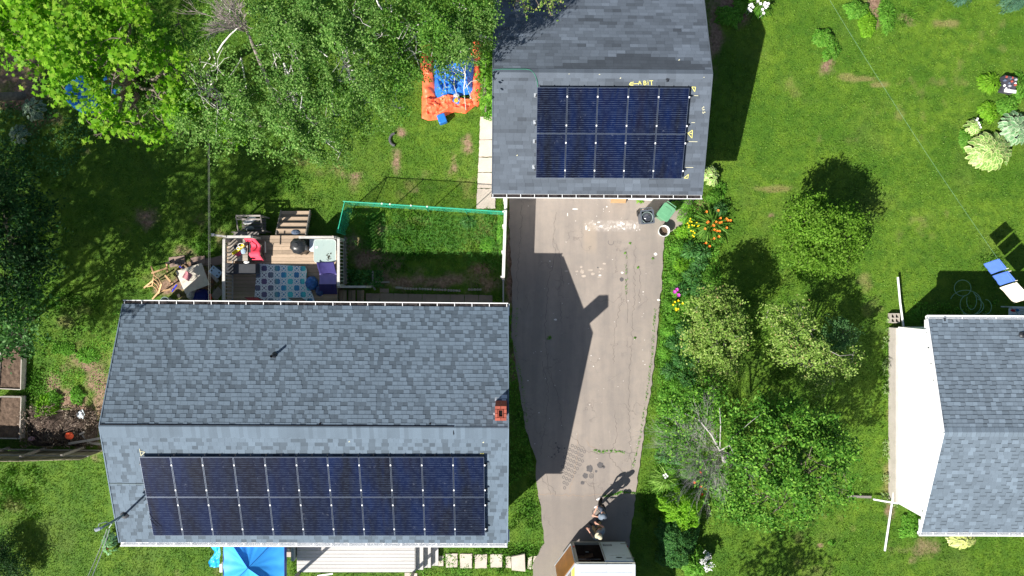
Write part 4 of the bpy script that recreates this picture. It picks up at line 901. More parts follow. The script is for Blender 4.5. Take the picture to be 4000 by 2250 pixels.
for sx in (-1, 1):
    for sy in (-1, 1): bpart(pt, 'leg', M_gf, lambda m: m.tube([(c[0] + sx * .33, c[1] + sy * .35, DH), (c[0] + sx * .33, c[1] + sy * .35, DH + .68)], .016, 8))
M_leafd = mat('dead_leaf', (.05, .045, .03), .9); mb = MB(); rr = random.Random(3)
for k in range(26): q = W(1284 + rr.gauss(0, 4.5), 1005 + rr.gauss(0, 7), DH + .704); mb.box(q, (.05 * rr.random() + .01, .025, .002), rz=rr.random() * 6)
o = mb.build('leaf_debris', M_leafd); tag(o, 'wet dark leaf debris stuck on the glass table top', 'debris')
mb = MB(); mb.box(W(1237, 966, DH + .706), (.09, .07, .004), rz=.3); o = mb.build('paper_scrap', C_wht); tag(o, 'small white paper scrap on the glass table', 'paper')
mb = MB(); p = W(1221, 957, DH + .5); mb.prism(rrect(p[0], p[1], .12, .24, .06), DH + .1, DH + .52); o = mb.build('storage_tub', mat('pale_blue_plastic', (.55, .62, .72), .4), bevel=.02); tag(o, 'pale blue plastic tub squeezed between the covered grill and glass table', 'tub')
# black storage box
bx = thing('storage_chest', 'long dark plastic storage chest behind the slatted bench', 'chest', W(945, 1052, DH)); a = W(884, 1030, DH + .5); b = W(1000, 1071, DH + .5)
mb = MB(); mb.box(((a[0] + b[0]) / 2, (a[1] + b[1]) / 2, DH + .24), (b[0] - a[0] - .04, a[1] - b[1] - .04, .48)); mb.build('box', M_dark, bx, bevel=.02)
mb = MB(); mb.box(((a[0] + b[0]) / 2, (a[1] + b[1]) / 2, DH + .505), (b[0] - a[0], a[1] - b[1], .05)); mb.build('lid', M_dark, bx, bevel=.02)
rag('shirt', 962, 1024, DH + .55, .10, .05, C_wht, 'white rag dropped on the back edge of the dark chest', 'clothing', seed=8, amp=.03)
# rug
def rugmat():
    m, nt, out = newmat('rug_pattern'); tc = N(nt, 'ShaderNodeTexCoord').outputs['Object']; pos = geopos(nt)
    sx = N(nt, 'ShaderNodeSeparateXYZ'); nt.links.new(pos, sx.inputs[0]); X_, Y_ = sx.outputs[0], sx.outputs[1]
    T = .62; K = 2 * math.pi / T
    l1 = None
    for ox, oy, Tt, R_, wd in ((0, 0, .50, .30, .022), (.25, .25, .50, .30, .022), (0, 0, .50, .13, .017), (.25, .25, .50, .13, .017), (.25, 0, .50, .16, .014), (0, .25, .50, .16, .014), (0, 0, .25, .05, .012)):
        fx = math_(nt, 'SUBTRACT', math_(nt, 'FRACT', math_(nt, 'MULTIPLY', math_(nt, 'ADD', X_, 50 + ox), 1 / Tt)), .5); fy_ = math_(nt, 'SUBTRACT', math_(nt, 'FRACT', math_(nt, 'MULTIPLY', math_(nt, 'ADD', Y_, 50 + oy), 1 / Tt)), .5)
        d = math_(nt, 'MULTIPLY', math_(nt, 'SQRT', math_(nt, 'ADD', math_(nt, 'MULTIPLY', fx, fx), math_(nt, 'MULTIPLY', fy_, fy_))), Tt); q = math_(nt, 'LESS_THAN', math_(nt, 'ABSOLUTE', math_(nt, 'SUBTRACT', d, R_)), wd)
        l1 = q if l1 is None else math_(nt, 'MAXIMUM', l1, q)
    band = mapr(nt, math_(nt, 'SINE', math_(nt, 'MULTIPLY', X_, 2 * math.pi / .62)), -.6, .6, 0, 1)
    c = mixc(nt, band, (.06, .32, .60), (.10, .66, .70)); c = mixc(nt, mapr(nt, noise(nt, 1.5, 2, vec=pos), .45, .6, 0, .5), c, (.05, .12, .36))
    left = mapr(nt, X_, -9.15, -8.85, 1, 0); c = mixc(nt, math_(nt, 'MULTIPLY', left, .7), c, (.20, .07, .14))
    c = mixc(nt, l1, c, (.90, .93, .95)); p = N(nt, 'ShaderNodeBsdfPrincipled'); nt.links.new(c, p.inputs['Base Color']); p.inputs['Roughness'].default_value = .85; nt.links.new(p.outputs[0], out.inputs[0]); return m
q0, q1, q2, q3 = W(1004, 1029, DH + .02), W(1185, 1040, DH + .02), W(1232, 1180, DH + .02), W(992, 1185, DH + .02)
def rugf(u, v):
    P = (q0[None] * (1 - u)[:, None] + q1[None] * u[:, None]) * (1 - v)[:, None] + (q3[None] * (1 - u)[:, None] + q2[None] * u[:, None]) * v[:, None]
    P[:, 2] += .05 * np.maximum(0, vnoise(P[:, 0], P[:, 1], .35, 71, 2) - .45) + .22 * np.exp(-((u - 1) ** 2) * 40) * np.exp(-((v - .4) ** 2) * 14) ; P[:, 0] += .1 * np.exp(-((u - 1) ** 2) * 30) * np.exp(-((v - .1) ** 2) * 30); return P
V, F = grid_mesh(60, 40, rugf); rug = put('rug', npmesh('rug', V, F[:, ::-1], rugmat(), smooth=True)); tag(rug, 'blue and white star patterned outdoor rug rumpled on the deck', 'rug'); sm = rug.modifiers.new('t', 'SOLIDIFY'); sm.thickness = .008
# folded chairs by the eave (mostly hidden) : coral and grey
def sling_chair(px, py, m, label, rz=0):
    r = thing('sling_chair', label, 'chair', W(px, py, DH), 'sling chairs at the house wall'); r.rotation_euler.z = rz
    def loc(fn, nm, mm): mb = MB(); fn(mb); mb.build(nm, mm, r, world_verts=False)
    loc(lambda b: b.box((0, -.0, .44), (.46, .44, .012)), 'seat', m); loc(lambda b: b.box((0, .24, .72), (.46, .02, .55), M=Matrix.Rotation(-.25, 3, 'X')), 'backrest', m)
    def fr(b):
        for s in (-.24, .24): b.tube([(s, -.24, 0), (s, -.22, .44), (s, .2, .44), (s, .31, .98)], .012, 6); b.tube([(s, .28, 0), (s, -.1, .62), (s, -.2, .62)], .012, 6)
        b.tube([(-.24, .31, .98), (.24, .31, .98)], .012, 6); b.tube([(-.24, -.24, .02), (.24, -.24, .02)], .012, 6)
    loc(fr, 'frame', M_black)
sling_chair(1018, 1192, cloth('dull_red_sling', (.42, .08, .11)), 'dull red sling chair half hidden below the gutter', 0)
sling_chair(1182, 1194, cloth('grey_sling', (.20, .20, .21)), 'grey sling chair half hidden below the gutter at the rug corner', 0)
# purple camping chair bag / covered chair
def lump(name, px, py, z0, rx, ry, h, m, label, cat, seed=1, grp=None, flat_=.6, rz=0, parent=None):
    c = W(px, py, z0 + h * .7)
    def f(u, v):
        th = u * 2 * np.pi; ph = v * np.pi / 2; r = np.cos(ph) ** flat_; k = 1 + .28 * (vnoise(np.cos(th) * 1.6 + 6, np.sin(th) * 1.6 + v * 2.5, .7, seed, 3) - .5)
        x = rx * r * np.cos(th) * k; y = ry * r * np.sin(th) * k; z = h * np.sin(ph) * (1 + .25 * (vnoise(x + 3, y + 3, .18, seed + 3, 2) - .5)) - .005
        return np.stack([c[0] + x * math.cos(rz) - y * math.sin(rz), c[1] + x * math.sin(rz) + y * math.cos(rz), z0 + z], 1)
    V, F = grid_mesh(30, 12, f); o = put(name, npmesh(name, V, F, m, smooth=True), parent)
    if label: tag(o, label, cat, grp)
    return o
C_pur = cloth('lilac_cloth', (.30, .25, .56)); C_indigo = cloth('indigo_cloth', (.035, .03, .13)); C_bag = mat('blue_bag', (.03, .14, .42), .25, .5, .6, 12); C_bag2 = mat('dark_blue_bag', (.02, .06, .20), .25, .5, .6, 12)
lp = thing('camping_chair', 'lilac and indigo padded camping chair wedged beside the right railing', 'chair', W(1285, 1090, DH))
def cc(u, v):
    a = W(1243, 1025, DH + .62); b = W(1308, 1150, DH + .62); x = a[0] + (b[0] - a[0]) * u; y = a[1] + (b[1] - a[1]) * v
    z = DH + np.interp(v, [0, .2, .35, .7, 1], [.75, .66, .50, .46, .05]) + .10 * (np.abs(u - .5) * 2) ** 3 + .05 * (vnoise(u * 4, v * 5, 1, 81, 3) - .5); return np.stack([x + .05 * np.sin(v * 4), y, z], 1)
V, F = grid_mesh(14, 26, cc); vv = np.repeat(np.arange(25), 13); mi = ((vv > 8) & (vv < 17)).astype(int)
o = put('padded_seat', npmesh('padded_seat', V, F[:, ::-1], [C_indigo, C_pur], matidx=mi, smooth=True), lp); o.modifiers.new('t', 'SOLIDIFY').thickness = .03
def lgs(m):
    for (xx, yy) in ((1248, 1035), (1306, 1035), (1250, 1120), (1306, 1120)): q = W(xx, yy, DH); m.tube([q, q + np.array([0, 0, .5])], .012, 6)
bpart(lp, 'leg_frame', M_black, lgs)
lump('plastic_bag', 1213, 1105, DH + .02, .24, .26, .30, C_bag, 'glossy bright blue stuffed plastic bag at the right edge of the rug', 'bag', 5, 'blue bags on the rug')
lump('plastic_bag', 1246, 1135, DH + .02, .17, .22, .28, C_bag2, 'darker blue crumpled bag next to the camping chair', 'bag', 9, 'blue bags on the rug')
rag('jacket', 1155, 908, DH - .12, .17, .11, cloth('slate_cloth', (.10, .13, .19)), 'slate blue jacket dropped on the top rear step', 'clothing', seed=12, amp=.08)

# ---------------- junk left of the deck
wc = thing('wooden_stand', 'grey wooden crate stand with white rubbish in it behind the deck', 'crate', W(972, 880, 0)); Zt = .95
cs = [W(922, 843, Zt), W(1018, 843, Zt), W(1025, 900, Zt), W(930, 900, Zt)]
mb = MB()
mb.beam(cs[0], cs[1], .06, .05, tone=1.4); q = np.array([0, -.22, 0]); mb.beam(cs[0] + q * .6, cs[1] + q * .6, .05, .04, tone=1.2); mb.beam(cs[0], cs[3], .04, .05, tone=.9); mb.beam(cs[1], cs[2], .04, .05, tone=.6); mb.beam((cs[0] + cs[1]) / 2, (cs[0] + cs[1]) / 2 + q * .6, .04, .05, tone=1.2)
mb.build('top_frame', M_greywood, wc)
for c in cs: bpart(wc, 'leg', M_greywood, lambda m: m.box((c[0], c[1], Zt / 2 - .02), (.06, .06, Zt - .04)))
bpart(wc, 'shelf', M_greywood, lambda m: [m.box(((cs[0][0] + cs[1][0]) / 2, cs[0][1] - .1 - k * .12, .35), (cs[1][0] - cs[0][0], .10, .02), tone=.5) for k in range(5)])
rag('rubbish_sack', 975, 862, .75, .26, .13, C_wht, 'white crumpled sack lying on top of the crate stand', 'sack', seed=14, amp=.12, kind_rot=.4)
lump('rolled_tarp', 971, 891, .42, .19, .09, .14, cloth('grey_tarp', (.22, .25, .27)), 'grey blue rolled tarpaulin at the near side of the crate stand', 'tarpaulin', 15)
bd = MB(); bd.box(W(962, 913, 1.0), (.95, .14, .03), tone=.8); bd.box(W(955, 907, .95), (1.0, .05, .03), tone=.5); o = bd.build('plank_stack', M_greywood); tag(o, 'short grey planks stacked against the outside of the deck railing', 'planks')
mt = thing('square_table', 'square off-white table with a stained top among the junk by the deck', 'table', W(760, 1090, 0)); Tz = .50
q = [W(686, 1060, Tz), W(787, 1027, Tz), W(818, 1112, Tz), W(724, 1147, Tz)]
M_ttop = mat('stained_table_top', (.60, .56, .48), .7, .25, .14, 7, .08, 40)
mb = MB(); mb.prism([(p[0], p[1]) for p in q[::-1]], Tz - .03, Tz); mb.build('table_top', M_ttop, mt)
ctr = sum(q) / 4
for p in q: pp = p + (ctr - p) * .12; bpart(mt, 'leg', M_greywood, lambda m: m.box((pp[0], pp[1], (Tz - .03) / 2), (.05, .05, Tz - .03)))
# pink stool upside on the table
M_pinkt = cloth('dusty_pink_plastic', (.60, .25, .28), .5)
sx_ = thing('pink_stool', 'dusty pink square stool top on thin metal legs standing on the off-white table', 'stool', W(730, 1080, Tz)); cst = W(732, 1078, Tz + .32)
mb = MB(); R = Matrix.Rotation(rad(-32), 3, 'Z'); mb.box((cst[0], cst[1], Tz + .32), (.30, .30, .02), M=R)
mb.build('seat', M_pinkt, sx_, bevel=.008)
for a_ in range(4):
    t = rad(-32 + 45 + 90 * a_); bpart(sx_, 'leg', M_black, lambda m: m.tube([(cst[0] + .17 * math.cos(t), cst[1] + .17 * math.sin(t), Tz + .31), (cst[0] + .19 * math.cos(t), cst[1] + .19 * math.sin(t), Tz + .005)], .009, 6))
# wooden chair frames
M_pine = mat('pine_wood', (.50, .32, .17), .7, .25, .15, 5, .1, 40, tone=True, streak=(.3, .3, 1))
c1 = thing('wooden_chair', 'pine wooden armchair frame standing on the grass left of the off-white table', 'chair', W(612, 1110, 0))
def pz(px, py, z): return W(px, py, z)
mb = MB()
for (a, b, w, h) in (((592, 1067, .75), (655, 1046, .75), .06, .05), ((652, 1030, .72), (653, 1062, .5), .06, .05), ((590, 1040, .05), (606, 1080, .95), .06, .04), ((645, 1075, .5), (675, 1110, .45), .07, .05), ((562, 1125, .03), (600, 1095, .6), .055, .04), ((596, 1168, .03), (626, 1135, .6), .055, .04), ((575, 1120, .2), (598, 1115, .5), .04, .03), ((626, 1138, .6), (668, 1130, .55), .06, .05)): mb.beam(pz(*a), pz(*b), w, h, tone=random.Random(a[0]).uniform(.85, 1.15))
mb.build('frame', M_pine, c1)
mb = MB(); p0, p1_, p2_, p3_ = pz(602, 1074, 1.0), pz(632, 1108, 1.0), pz(620, 1145, .62), pz(595, 1115, .62)
for t in (0, .33, .66, 1.0): a = p0 + (p3_ - p0) * t; b = p1_ + (p2_ - p1_) * t; m_ = (a + b) / 2 + np.array([.03, .03, 0]); mb.beam(a, m_, .02, .07, tone=1.15); mb.beam(m_, b, .02, .07, tone=1.1)
mb.beam(p0, p3_, .04, .04); mb.beam(p1_, p2_, .06, .04, tone=1.2); mb.build('slatted_back', M_pine, c1)
# cooler box with cup holders
cb = thing('cooler_box', 'pale blue cooler box with four round cup holders in its lid', 'cooler', W(842, 1062, 0)); M_cool = mat('pale_blue_lid', (.33, .46, .62), .45, .4, .04, 5)
cc_ = W(841, 1062, .55); R = Matrix.Rotation(rad(-38), 3, 'Z'); mb = MB(); mb.box((cc_[0], cc_[1], .53), (.46, .30, .05), M=R); mb.build('lid', M_cool, cb, bevel=.02)
mb = MB(); mb.box((cc_[0], cc_[1], .26), (.42, .26, .48), M=R); mb.build('body', cloth('navy_plastic', (.03, .05, .12), .4), cb, bevel=.02)
for (dx, dy) in ((-.14, .08), (-.14, -.05), (.14, .07), (.14, -.07)): v = R @ Vector((dx, dy, 0)); bpart(cb, 'cup_holder', M_dark, lambda m: m.lathe((cc_[0] + v.x, cc_[1] + v.y, .556), [(.034, 0), (.022, .002), (0, .001)], 12))
mb = MB(); mb.beam(W(818, 1062, .3), W(852, 1100, .3), .12, .06, tone=1.6); o = mb.build('board', M_greywood); tag(o, 'pale board leaning beside the cooler box', 'board', 'loose boards by the deck')
mb = MB(); mb.beam(W(835, 1165, .5), W(862, 1130, .75), .30, .02, tone=.7); o = mb.build('board', M_greywood); tag(o, 'wide dark weathered board leaning on the deck by the gutter', 'board', 'loose boards by the deck')
mb = MB(); mb.beam(W(822, 1148, .4), W(824, 1172, .4), .08, .08); o = mb.build('plastic_scoop', cloth('orange_red_plastic', (.65, .06, .03), .4), bevel=.02); tag(o, 'small orange red plastic piece by the wide weathered board', 'toy')
lump('tarpaulin', 780, 1158, .02, .38, .28, .3, cloth('deep_blue_tarp', (.01, .02, .16), .4), 'deep blue heap of tarpaulin in the shade by the wall', 'tarpaulin', 21)
lump('plastic_bag', 742, 1150, .05, .18, .22, .45, mat('clear_bag', (.45, .45, .44), .3, .5, .5, 14), 'half clear rubbish bag below the corner of the off-white table', 'bag', 23)
mb = MB(); mb.beam(W(672, 1140, .5), W(692, 1112, .5), .035, .03); mb.beam(W(690, 1112, .5), W(674, 1133, .45), .035, .02); o = mb.build('scooter_bar', cloth('royal_blue', (.02, .03, .55), .4)); tag(o, 'royal blue metal bar between the pine chair and the table', 'toy')
mb = MB(); mb.beam(W(700, 1041, .3), W(718, 1049, .3), .035, .02); o = mb.build('toy_bar', cloth('royal_blue', (.02, .03, .55), .4)); tag(o, 'short royal blue bar above the table corner', 'toy')
bk = thing('bucket', 'grey upturned bucket at the gutter edge left of the rubbish', 'bucket', W(645, 1172, 0)); mb = MB(); c = W(643, 1176, .4); mb.lathe((c[0], c[1], 0), [(.13, 0), (.16, .38), (.17, .4), (.155, .4), (.12, .05), (0, .05)], 20); mb.build('shell', M_grey, bk)
# pieces of dark junk scattered in the shade
M_junk = mat('dark_junk', (.05, .045, .045), .8, .2, .3, 9, tone=True); rr = random.Random(31)
JUNK = [('wooden_offcut', 'dark wood offcut'), ('pot', 'dark plastic flower pot')]
for k in range(8):
    px, py = rr.uniform(655, 850), rr.uniform(1110, 1170) if k % 2 else rr.uniform(1025, 1050); mb = MB(); mb.box(W(px, py, .1), (rr.uniform(.1, .35), rr.uniform(.05, .12), .1), rz=rr.random() * 3, tone=rr.uniform(.6, 3)); o = mb.build('wood_offcut', M_junk); tag(o, f'{ORD[k]} dark wood offcut in the shaded junk corner left of the deck', 'offcut', 'wood offcuts in the junk corner')

# ---------------- bouncy castle (collapsed inflatable)
M_or = mat('orange_vinyl', (.95, .17, .075), .4, .4, .18, 5, .1, 30, bump=.6); M_bl = mat('blue_vinyl', (.02, .17, .62), .35, .5, .15, 4, .05, 30)
bc = thing('inflatable_castle', 'collapsed orange and blue inflatable bouncy castle lying under the birch branches', 'inflatable', W(1735, 330, 0))
def vt(pts, rs, seed, m, nm):
    P = []; R_ = []
    pts = [W(px, py, .0) for px, py in pts]; n = 46
    for k in range(n):
        t = k / (n - 1) * (len(pts) - 1); i = min(int(t), len(pts) - 2); f = t - i; p = pts[i] * (1 - f) + pts[i + 1] * f; r = np.interp(t, range(len(rs)), rs); P.append(p); R_.append(r)
    V = []; ns = 18
    for k, p in enumerate(P):
        d = P[min(k + 1, n - 1)] - P[max(k - 1, 0)]; d /= max(np.linalg.norm(d), 1e-6); s = np.array([-d[1], d[0], 0])
        for j in range(ns): a = math.pi * j / (ns - 1); q = p + s * math.cos(a) * R_[k] * 1.15; V.append([q[0], q[1], math.sin(a) * R_[k] * 1.1])
    V = np.array(V); nz = vnoise(V[:, 0], V[:, 1], .28, seed, 3) - .5; V[:, 2] = np.maximum(.01, V[:, 2] * (1 + nz * 1.1)); V[:, 0] += (vnoise(V[:, 0] + 40, V[:, 1], .3, seed, 2) - .5) * .14; V[:, 1] += (vnoise(V[:, 0], V[:, 1] + 40, .3, seed, 2) - .5) * .14
    i = np.arange((n - 1) * (ns - 1)); a = (i // (ns - 1)) * ns + i % (ns - 1); F = np.stack([a, a + 1, a + ns + 1, a + ns], 1); o = put(nm, npmesh(nm, V, F[:, ::-1], m, smooth=True), bc); return o
vt([(1672, 180), (1668, 240), (1672, 300), (1680, 360), (1690, 410)], [.20, .22, .24, .26, .2], 91, M_or, 'side_tube')
vt([(1862, 165), (1858, 250), (1862, 320), (1862, 380), (1845, 410)], [.18, .18, .2, .22, .2], 92, M_or, 'side_tube')
def front(u, v):
    bl = np.interp(u, [0, .12, .3, .45, .6, .8, 1], [462, 472, 468, 452, 438, 445, 410]); tp_ = np.interp(u, [0, .2, .5, .8, 1], [375, 382, 366, 388, 390]); px = 1648 + (1862 - 1648) * u; py = tp_ + (bl - tp_) * v
    x = (px - 2000) / 99.07; y = -(py - 1125) / 99.07; ed = np.clip(np.minimum(v, 1 - v) * 6, 0, 1) * np.clip(np.minimum(u, 1 - u) * 9, 0, 1)
    return np.stack([x, y, .02 + ed * (.16 + .40 * (vnoise(x, y, .42, 93, 4) - .4) + .14 * np.abs(np.sin(u * 9 + v * 5)) + .16 * vnoise(x, y, .12, 94, 2))], 1)
V, F = grid_mesh(100, 50, front); put('front_apron', npmesh('front_apron', V, F[:, ::-1], M_or, smooth=True), bc)
def bed(u, v):
    px = 1695 + (1856 - 1695) * u; py = 235 + (385 - 235) * v + 12 * np.sin(u * 6); x = (px - 2000) / 99.07; y = -(py - 1125) / 99.07
    ed = np.clip(np.minimum(v, 1 - v) * 6, 0, 1) * np.clip(np.minimum(u, 1 - u) * 6, 0, 1); rdg = np.abs(vnoise(x + y * .4, y * .6, .5, 95, 3) - .5) * 2
    return np.stack([x, y, .10 + ed * (.34 - .62 * rdg + .28 * vnoise(x, y, .16, 96, 3))], 1)
V, F = grid_mesh(70, 70, bed); put('blue_bed', npmesh('blue_bed', V, F[:, ::-1], M_bl, smooth=True), bc)
mb = MB(); p = W(1726, 463, .3); mb.box((p[0], p[1], .2), (.32, .36, .36), rz=.35); mb.build('blower_pocket', M_bl, bc, bevel=.04)
mb = MB(); p = W(1782, 392, .4); mb.box((p[0], p[1], .32), (.28, .22, .14), rz=-.3); mb.build('emblem_panel', M_bl, bc, bevel=.03)
mb = MB(); mb.lathe((p[0], p[1], .40), [(.09, 0), (.08, .02), (0, .03)], 16); mb.build('orange_disc', mat('amber_vinyl', (.75, .36, .03), .4), bc)
lump('foil_sheet', 1782, 372, .3, .12, .10, .08, M_flash, 'grey silver foil scrap on the middle of the collapsed inflatable', 'foil', 97)
# blue tarp heap / pool under the maple
def poolf(u, v):
    th = u * 2 * np.pi; r = np.interp(v, [0, .3, .5, .7, 1], [.75, .9, 1.0, 1.05, 1.12]); z = np.interp(v, [0, .3, .5, .7, 1], [.05, .28, .36, .28, .0]); c = W(355, 362, .3)
    k = 1 + .08 * (vnoise(np.cos(th) * 2 + 4, np.sin(th) * 2 + 4, .8, 98, 2) - .5); return np.stack([c[0] + .98 * r * k * np.cos(th), c[1] + .72 * r * k * np.sin(th), z], 1)
V, F = grid_mesh(60, 12, poolf); pool = thing('paddling_pool', 'round blue inflatable paddling pool glimpsed under the maple leaves', 'pool', W(355, 362, 0)); put('ring', npmesh('ring', V, F[:, ::-1], mat('pool_blue', (.03, .30, .75), .4, .5), smooth=True), pool)
mb = MB(); c = W(355, 362); mb.lathe((c[0], c[1], .06), [(.95, 0), (0, .0)], 30, sy=.75); mb.build('pool_floor', mat('pool_floor', (.03, .18, .45), .3), pool)
mb = MB(); c = W(1545, 545); mb.tube([(c[0] + .22 * math.cos(t), c[1] + .24 * math.sin(t), .03) for t in np.linspace(1.7, 4.6, 14)], .05, 8); o = mb.build('tyre', mat('old_rubber', (.09, .09, .095), .8, .2, .3, 9)); tag(o, 'half buried grey tyre in the rear lawn', 'tyre')
# raised beds
M_soil = mat('garden_soil', (.125, .088, .066), .95, .1, .35, 7, .35, 35, bump=1.0)
for k, (a, b, c_, d_, lab) in enumerate((((4, 1350), (84, 1355), (80, 1522), (-10, 1518), 'white framed raised bed with yellowing seedlings, the upper of two at the left edge'), ((-6, 1550), (82, 1551), (76, 1714), (-20, 1712), 'white framed raised bed of bare soil, the lower of two at the left edge'))):
    r = thing('raised_bed', lab, 'raised bed', W(40, 1440 if k == 0 else 1635, 0), 'raised beds at the left edge'); Q = [W(*p, .3) for p in (a, b, c_, d_)]
    for i in range(4): p, q = Q[i], Q[(i + 1) % 4]; mb = MB(); mb.beam(p - np.array([0, 0, .15]), q - np.array([0, 0, .15]), .03, .30, tone=1.7); mb.build('side_board', M_greywood, r)
    cen = sum(Q) / 4; xs_ = [q[0] for q in Q]; ys_ = [q[1] for q in Q]; xa, xb, ya, yb2 = min(xs_) + .06, max(xs_) - .06, min(ys_) + .05, max(ys_) - .05
    V, F = grid_mesh(40, 50, lambda u, v: np.stack([xa + (xb - xa) * u, ya + (yb2 - ya) * v, .20 + .07 * vnoise(xa + (xb - xa) * u, ya + (yb2 - ya) * v, .12, 55, 3)], 1)); put('soil', npmesh('soil', V, F, M_soil, smooth=True), r)
    slab_polys.append([a, b, c_, d_])
# brush heap, boards, rubbish
hp = thing('brush_heap', 'dark heap of earth, rotten wood and dead brush beside the plank fence', 'heap', W(220, 1690, 0))
def hf(u, v):
    px = 105 + 275 * u; py = 1600 + 145 * v; x = (px - 2000) / 99.07; y = -(py - 1125) / 99.07; ed = np.clip(np.minimum(v, 1 - v) * 4, 0, 1) * np.clip(np.minimum(u, 1 - u) * 4, 0, 1)
    return np.stack([x, y, ed * (.12 + .55 * np.maximum(0, vnoise(x, y, .8, 57, 4) - .2)) - .03], 1)
V, F = grid_mesh(70, 40, hf); put('earth', npmesh('earth', V, F[:, ::-1], mat('dark_earth', (.075, .055, .045), .95, .1, .6, 5, .4, 30, bump=1.0)), hp)
rr = random.Random(77); mb = MB()
for k in range(75): px, py = rr.uniform(120, 385), rr.uniform(1600, 1740); c = W(px, py, .25 + rr.random() * .2); t = rr.random() * 3.14; L = rr.uniform(.15, .6); mb.tube([c, c + np.array([math.cos(t) * L, math.sin(t) * L, rr.uniform(-.08, .12)])], rr.choice([.006, .009, .014]), 4, tone=1)
mb.build('dead_branches', mat('rotten_branch', (.13, .10, .085), .9, .1, .3, 8), hp)
for (a, b, w, lab) in (((268, 1733, .35), (392, 1712, .45), .09, 'longer grey plank lying over the heap by the bungalow wall'), ((340, 1728, .3), (392, 1735, .3), .09, 'shorter grey plank at the foot of the heap by the wall'), ((310, 1697, .45), (330, 1688, .45), .07, 'stubby broken plank on the right of the heap'), ((322, 1700, .4), (332, 1712, .4), .05, 'pale wooden block at the right edge of the heap')):
    mb = MB(); mb.beam(W(*a), W(*b), w, .03, tone=1.3); o = mb.build('plank', M_greywood); tag(o, lab, 'plank', 'planks on the heap')
rag('red_tub', 271, 1702, .45, .17, .15, cloth('red_plastic', (.75, .10, .04), .5), 'crumpled orange red plastic tub on the dark heap', 'tub', seed=33, amp=.12)
mb = MB(); Q = [W(295, 1618, .3), W(318, 1600, .34), W(330, 1620, .3), W(325, 1638, .25), W(306, 1632, .28)]; mb.prism([(p[0], p[1]) for p in Q][::-1], .26, .29); o = mb.build('plastic_sheet', cloth('bluish_white', (.62, .68, .74), .5)); tag(o, 'bluish white flat plastic sheet at the top of the heap', 'sheet')
lump('plastic_bag', 118, 1715, .2, .12, .09, .14, cloth('pale_pink_bag', (.35, .22, .28)), 'pale pinkish bag at the left of the dark heap', 'bag', 43)
mb = MB(); p = W(2410, 0, 0); 
# plywood at garage door
mb = MB(); mb.slab(W(2385, 793, .02), W(2444, 794, .02), W(2448, 768, .75), W(2388, 767, .75), .02); o = mb.build('plywood_sheet', M_pine); tag(o, 'pale plywood sheet leaning against the garage door', 'plywood')
mb = MB(); p = W(2528, 775, .4); mb.beam(W(2452, 772, .1), W(2548, 776, .1), .14, .12); o = mb.build('door_sill', M_white, bevel=.02); tag(o, 'white sill box at the foot of the garage wall', 'sill')
# ---------------- bins
def taper_bin(name, label, px, py, h, tx, ty, bx, by, rz, m, lid=None):
    c = W(px, py, h); r = thing(name, label, 'bin', (c[0], c[1], 0), 'wheeled bins by the garage'); r.rotation_euler.z = rz; mb = MB()
    def ring(hx, hy, z, rr_=.05): return [(x, y, z) for x, y in rrect(0, 0, hx, hy, rr_, 4)]
    R0_ = ring(bx, by, .02); R1_ = ring(tx, ty, h); R2 = ring(tx + .03, ty + .03, h + .01); R3 = ring(tx - .02, ty - .02, h + .012); R4 = ring(bx - .02, by - .02, .06); n = len(R0_); V = R0_ + R1_ + R2 + R3 + R4
    F = [tuple(range(n))[::-1]]
    for a in range(4): F += [(a * n + i, a * n + (i + 1) % n, (a + 1) * n + (i + 1) % n, (a + 1) * n + i) for i in range(n)]
    F.append(tuple(4 * n + i for i in range(n))); mb.add(V, F); mb.build('body', m, r, world_verts=False)
    for s in (-1, 1):
        w = MB(); w.lathe((0, 0, 0), [(0, -.03), (.11, -.03), (.125, -.015), (.125, .015), (.11, .03), (0, .03)], 20); o = w.build('wheel', M_black, r, world_verts=False); o.rotation_euler = (0, rad(90), 0); o.location = (s * (bx + .01), by + .05, .125)
    hb = MB(); hb.tube([(-tx + .02, ty + .02, h - .02), (-tx + .02, ty + .10, h), (tx - .02, ty + .10, h), (tx - .02, ty + .02, h - .02)], .016, 8); hb.build('handle', m, r, world_verts=False); return r
M_bin = mat('charcoal_bin', (.085, .10, .125), .45, .4, .08, 5); M_gbin = mat('green_bin', (.115, .31, .17), .5, .4, .06, 5)
b1 = taper_bin('wheeled_bin', 'charcoal wheeled bin standing open with a full black bag inside', 2529, 847, .95, .23, .24, .19, .19, rad(6), M_bin)
c = Vector((0, -.02, .90)); mb = MB(); mb.lathe(tuple(c), [(.215, .0), (.225, .04), (.21, .05), (.19, -.02)], 28); mb.build('hoop', M_grey, b1, world_verts=False)
lump('rubbish_bag', 2529, 847, .78, .20, .20, .18, mat('shiny_black_bag', (.05, .055, .07), .18, .9, .7, 9), 'shiny bin bag stuffed into the open charcoal bin', 'bag', 62)
b2 = taper_bin('wheeled_bin', 'green wheeled bin with its lid shut, turned askew beside the flower bed', 2602, 828, .95, .22, .27, .18, .21, rad(-36), M_gbin)
mb = MB(); mb.prism(rrect(0, -.01, .26, .31, .09), .96, .985); mb.build('lid', M_gbin, b2, bevel=.015, world_verts=False)
mb = MB(); mb.prism(rrect(0, .02, .15, .14, .04), .985, 1.0); mb.box((-.17, -.2, .99), (.05, .012, .012)); mb.box((.17, -.2, .99), (.05, .012, .012)); mb.build('lid_ridge', M_gbin, b2, bevel=.008, world_verts=False)
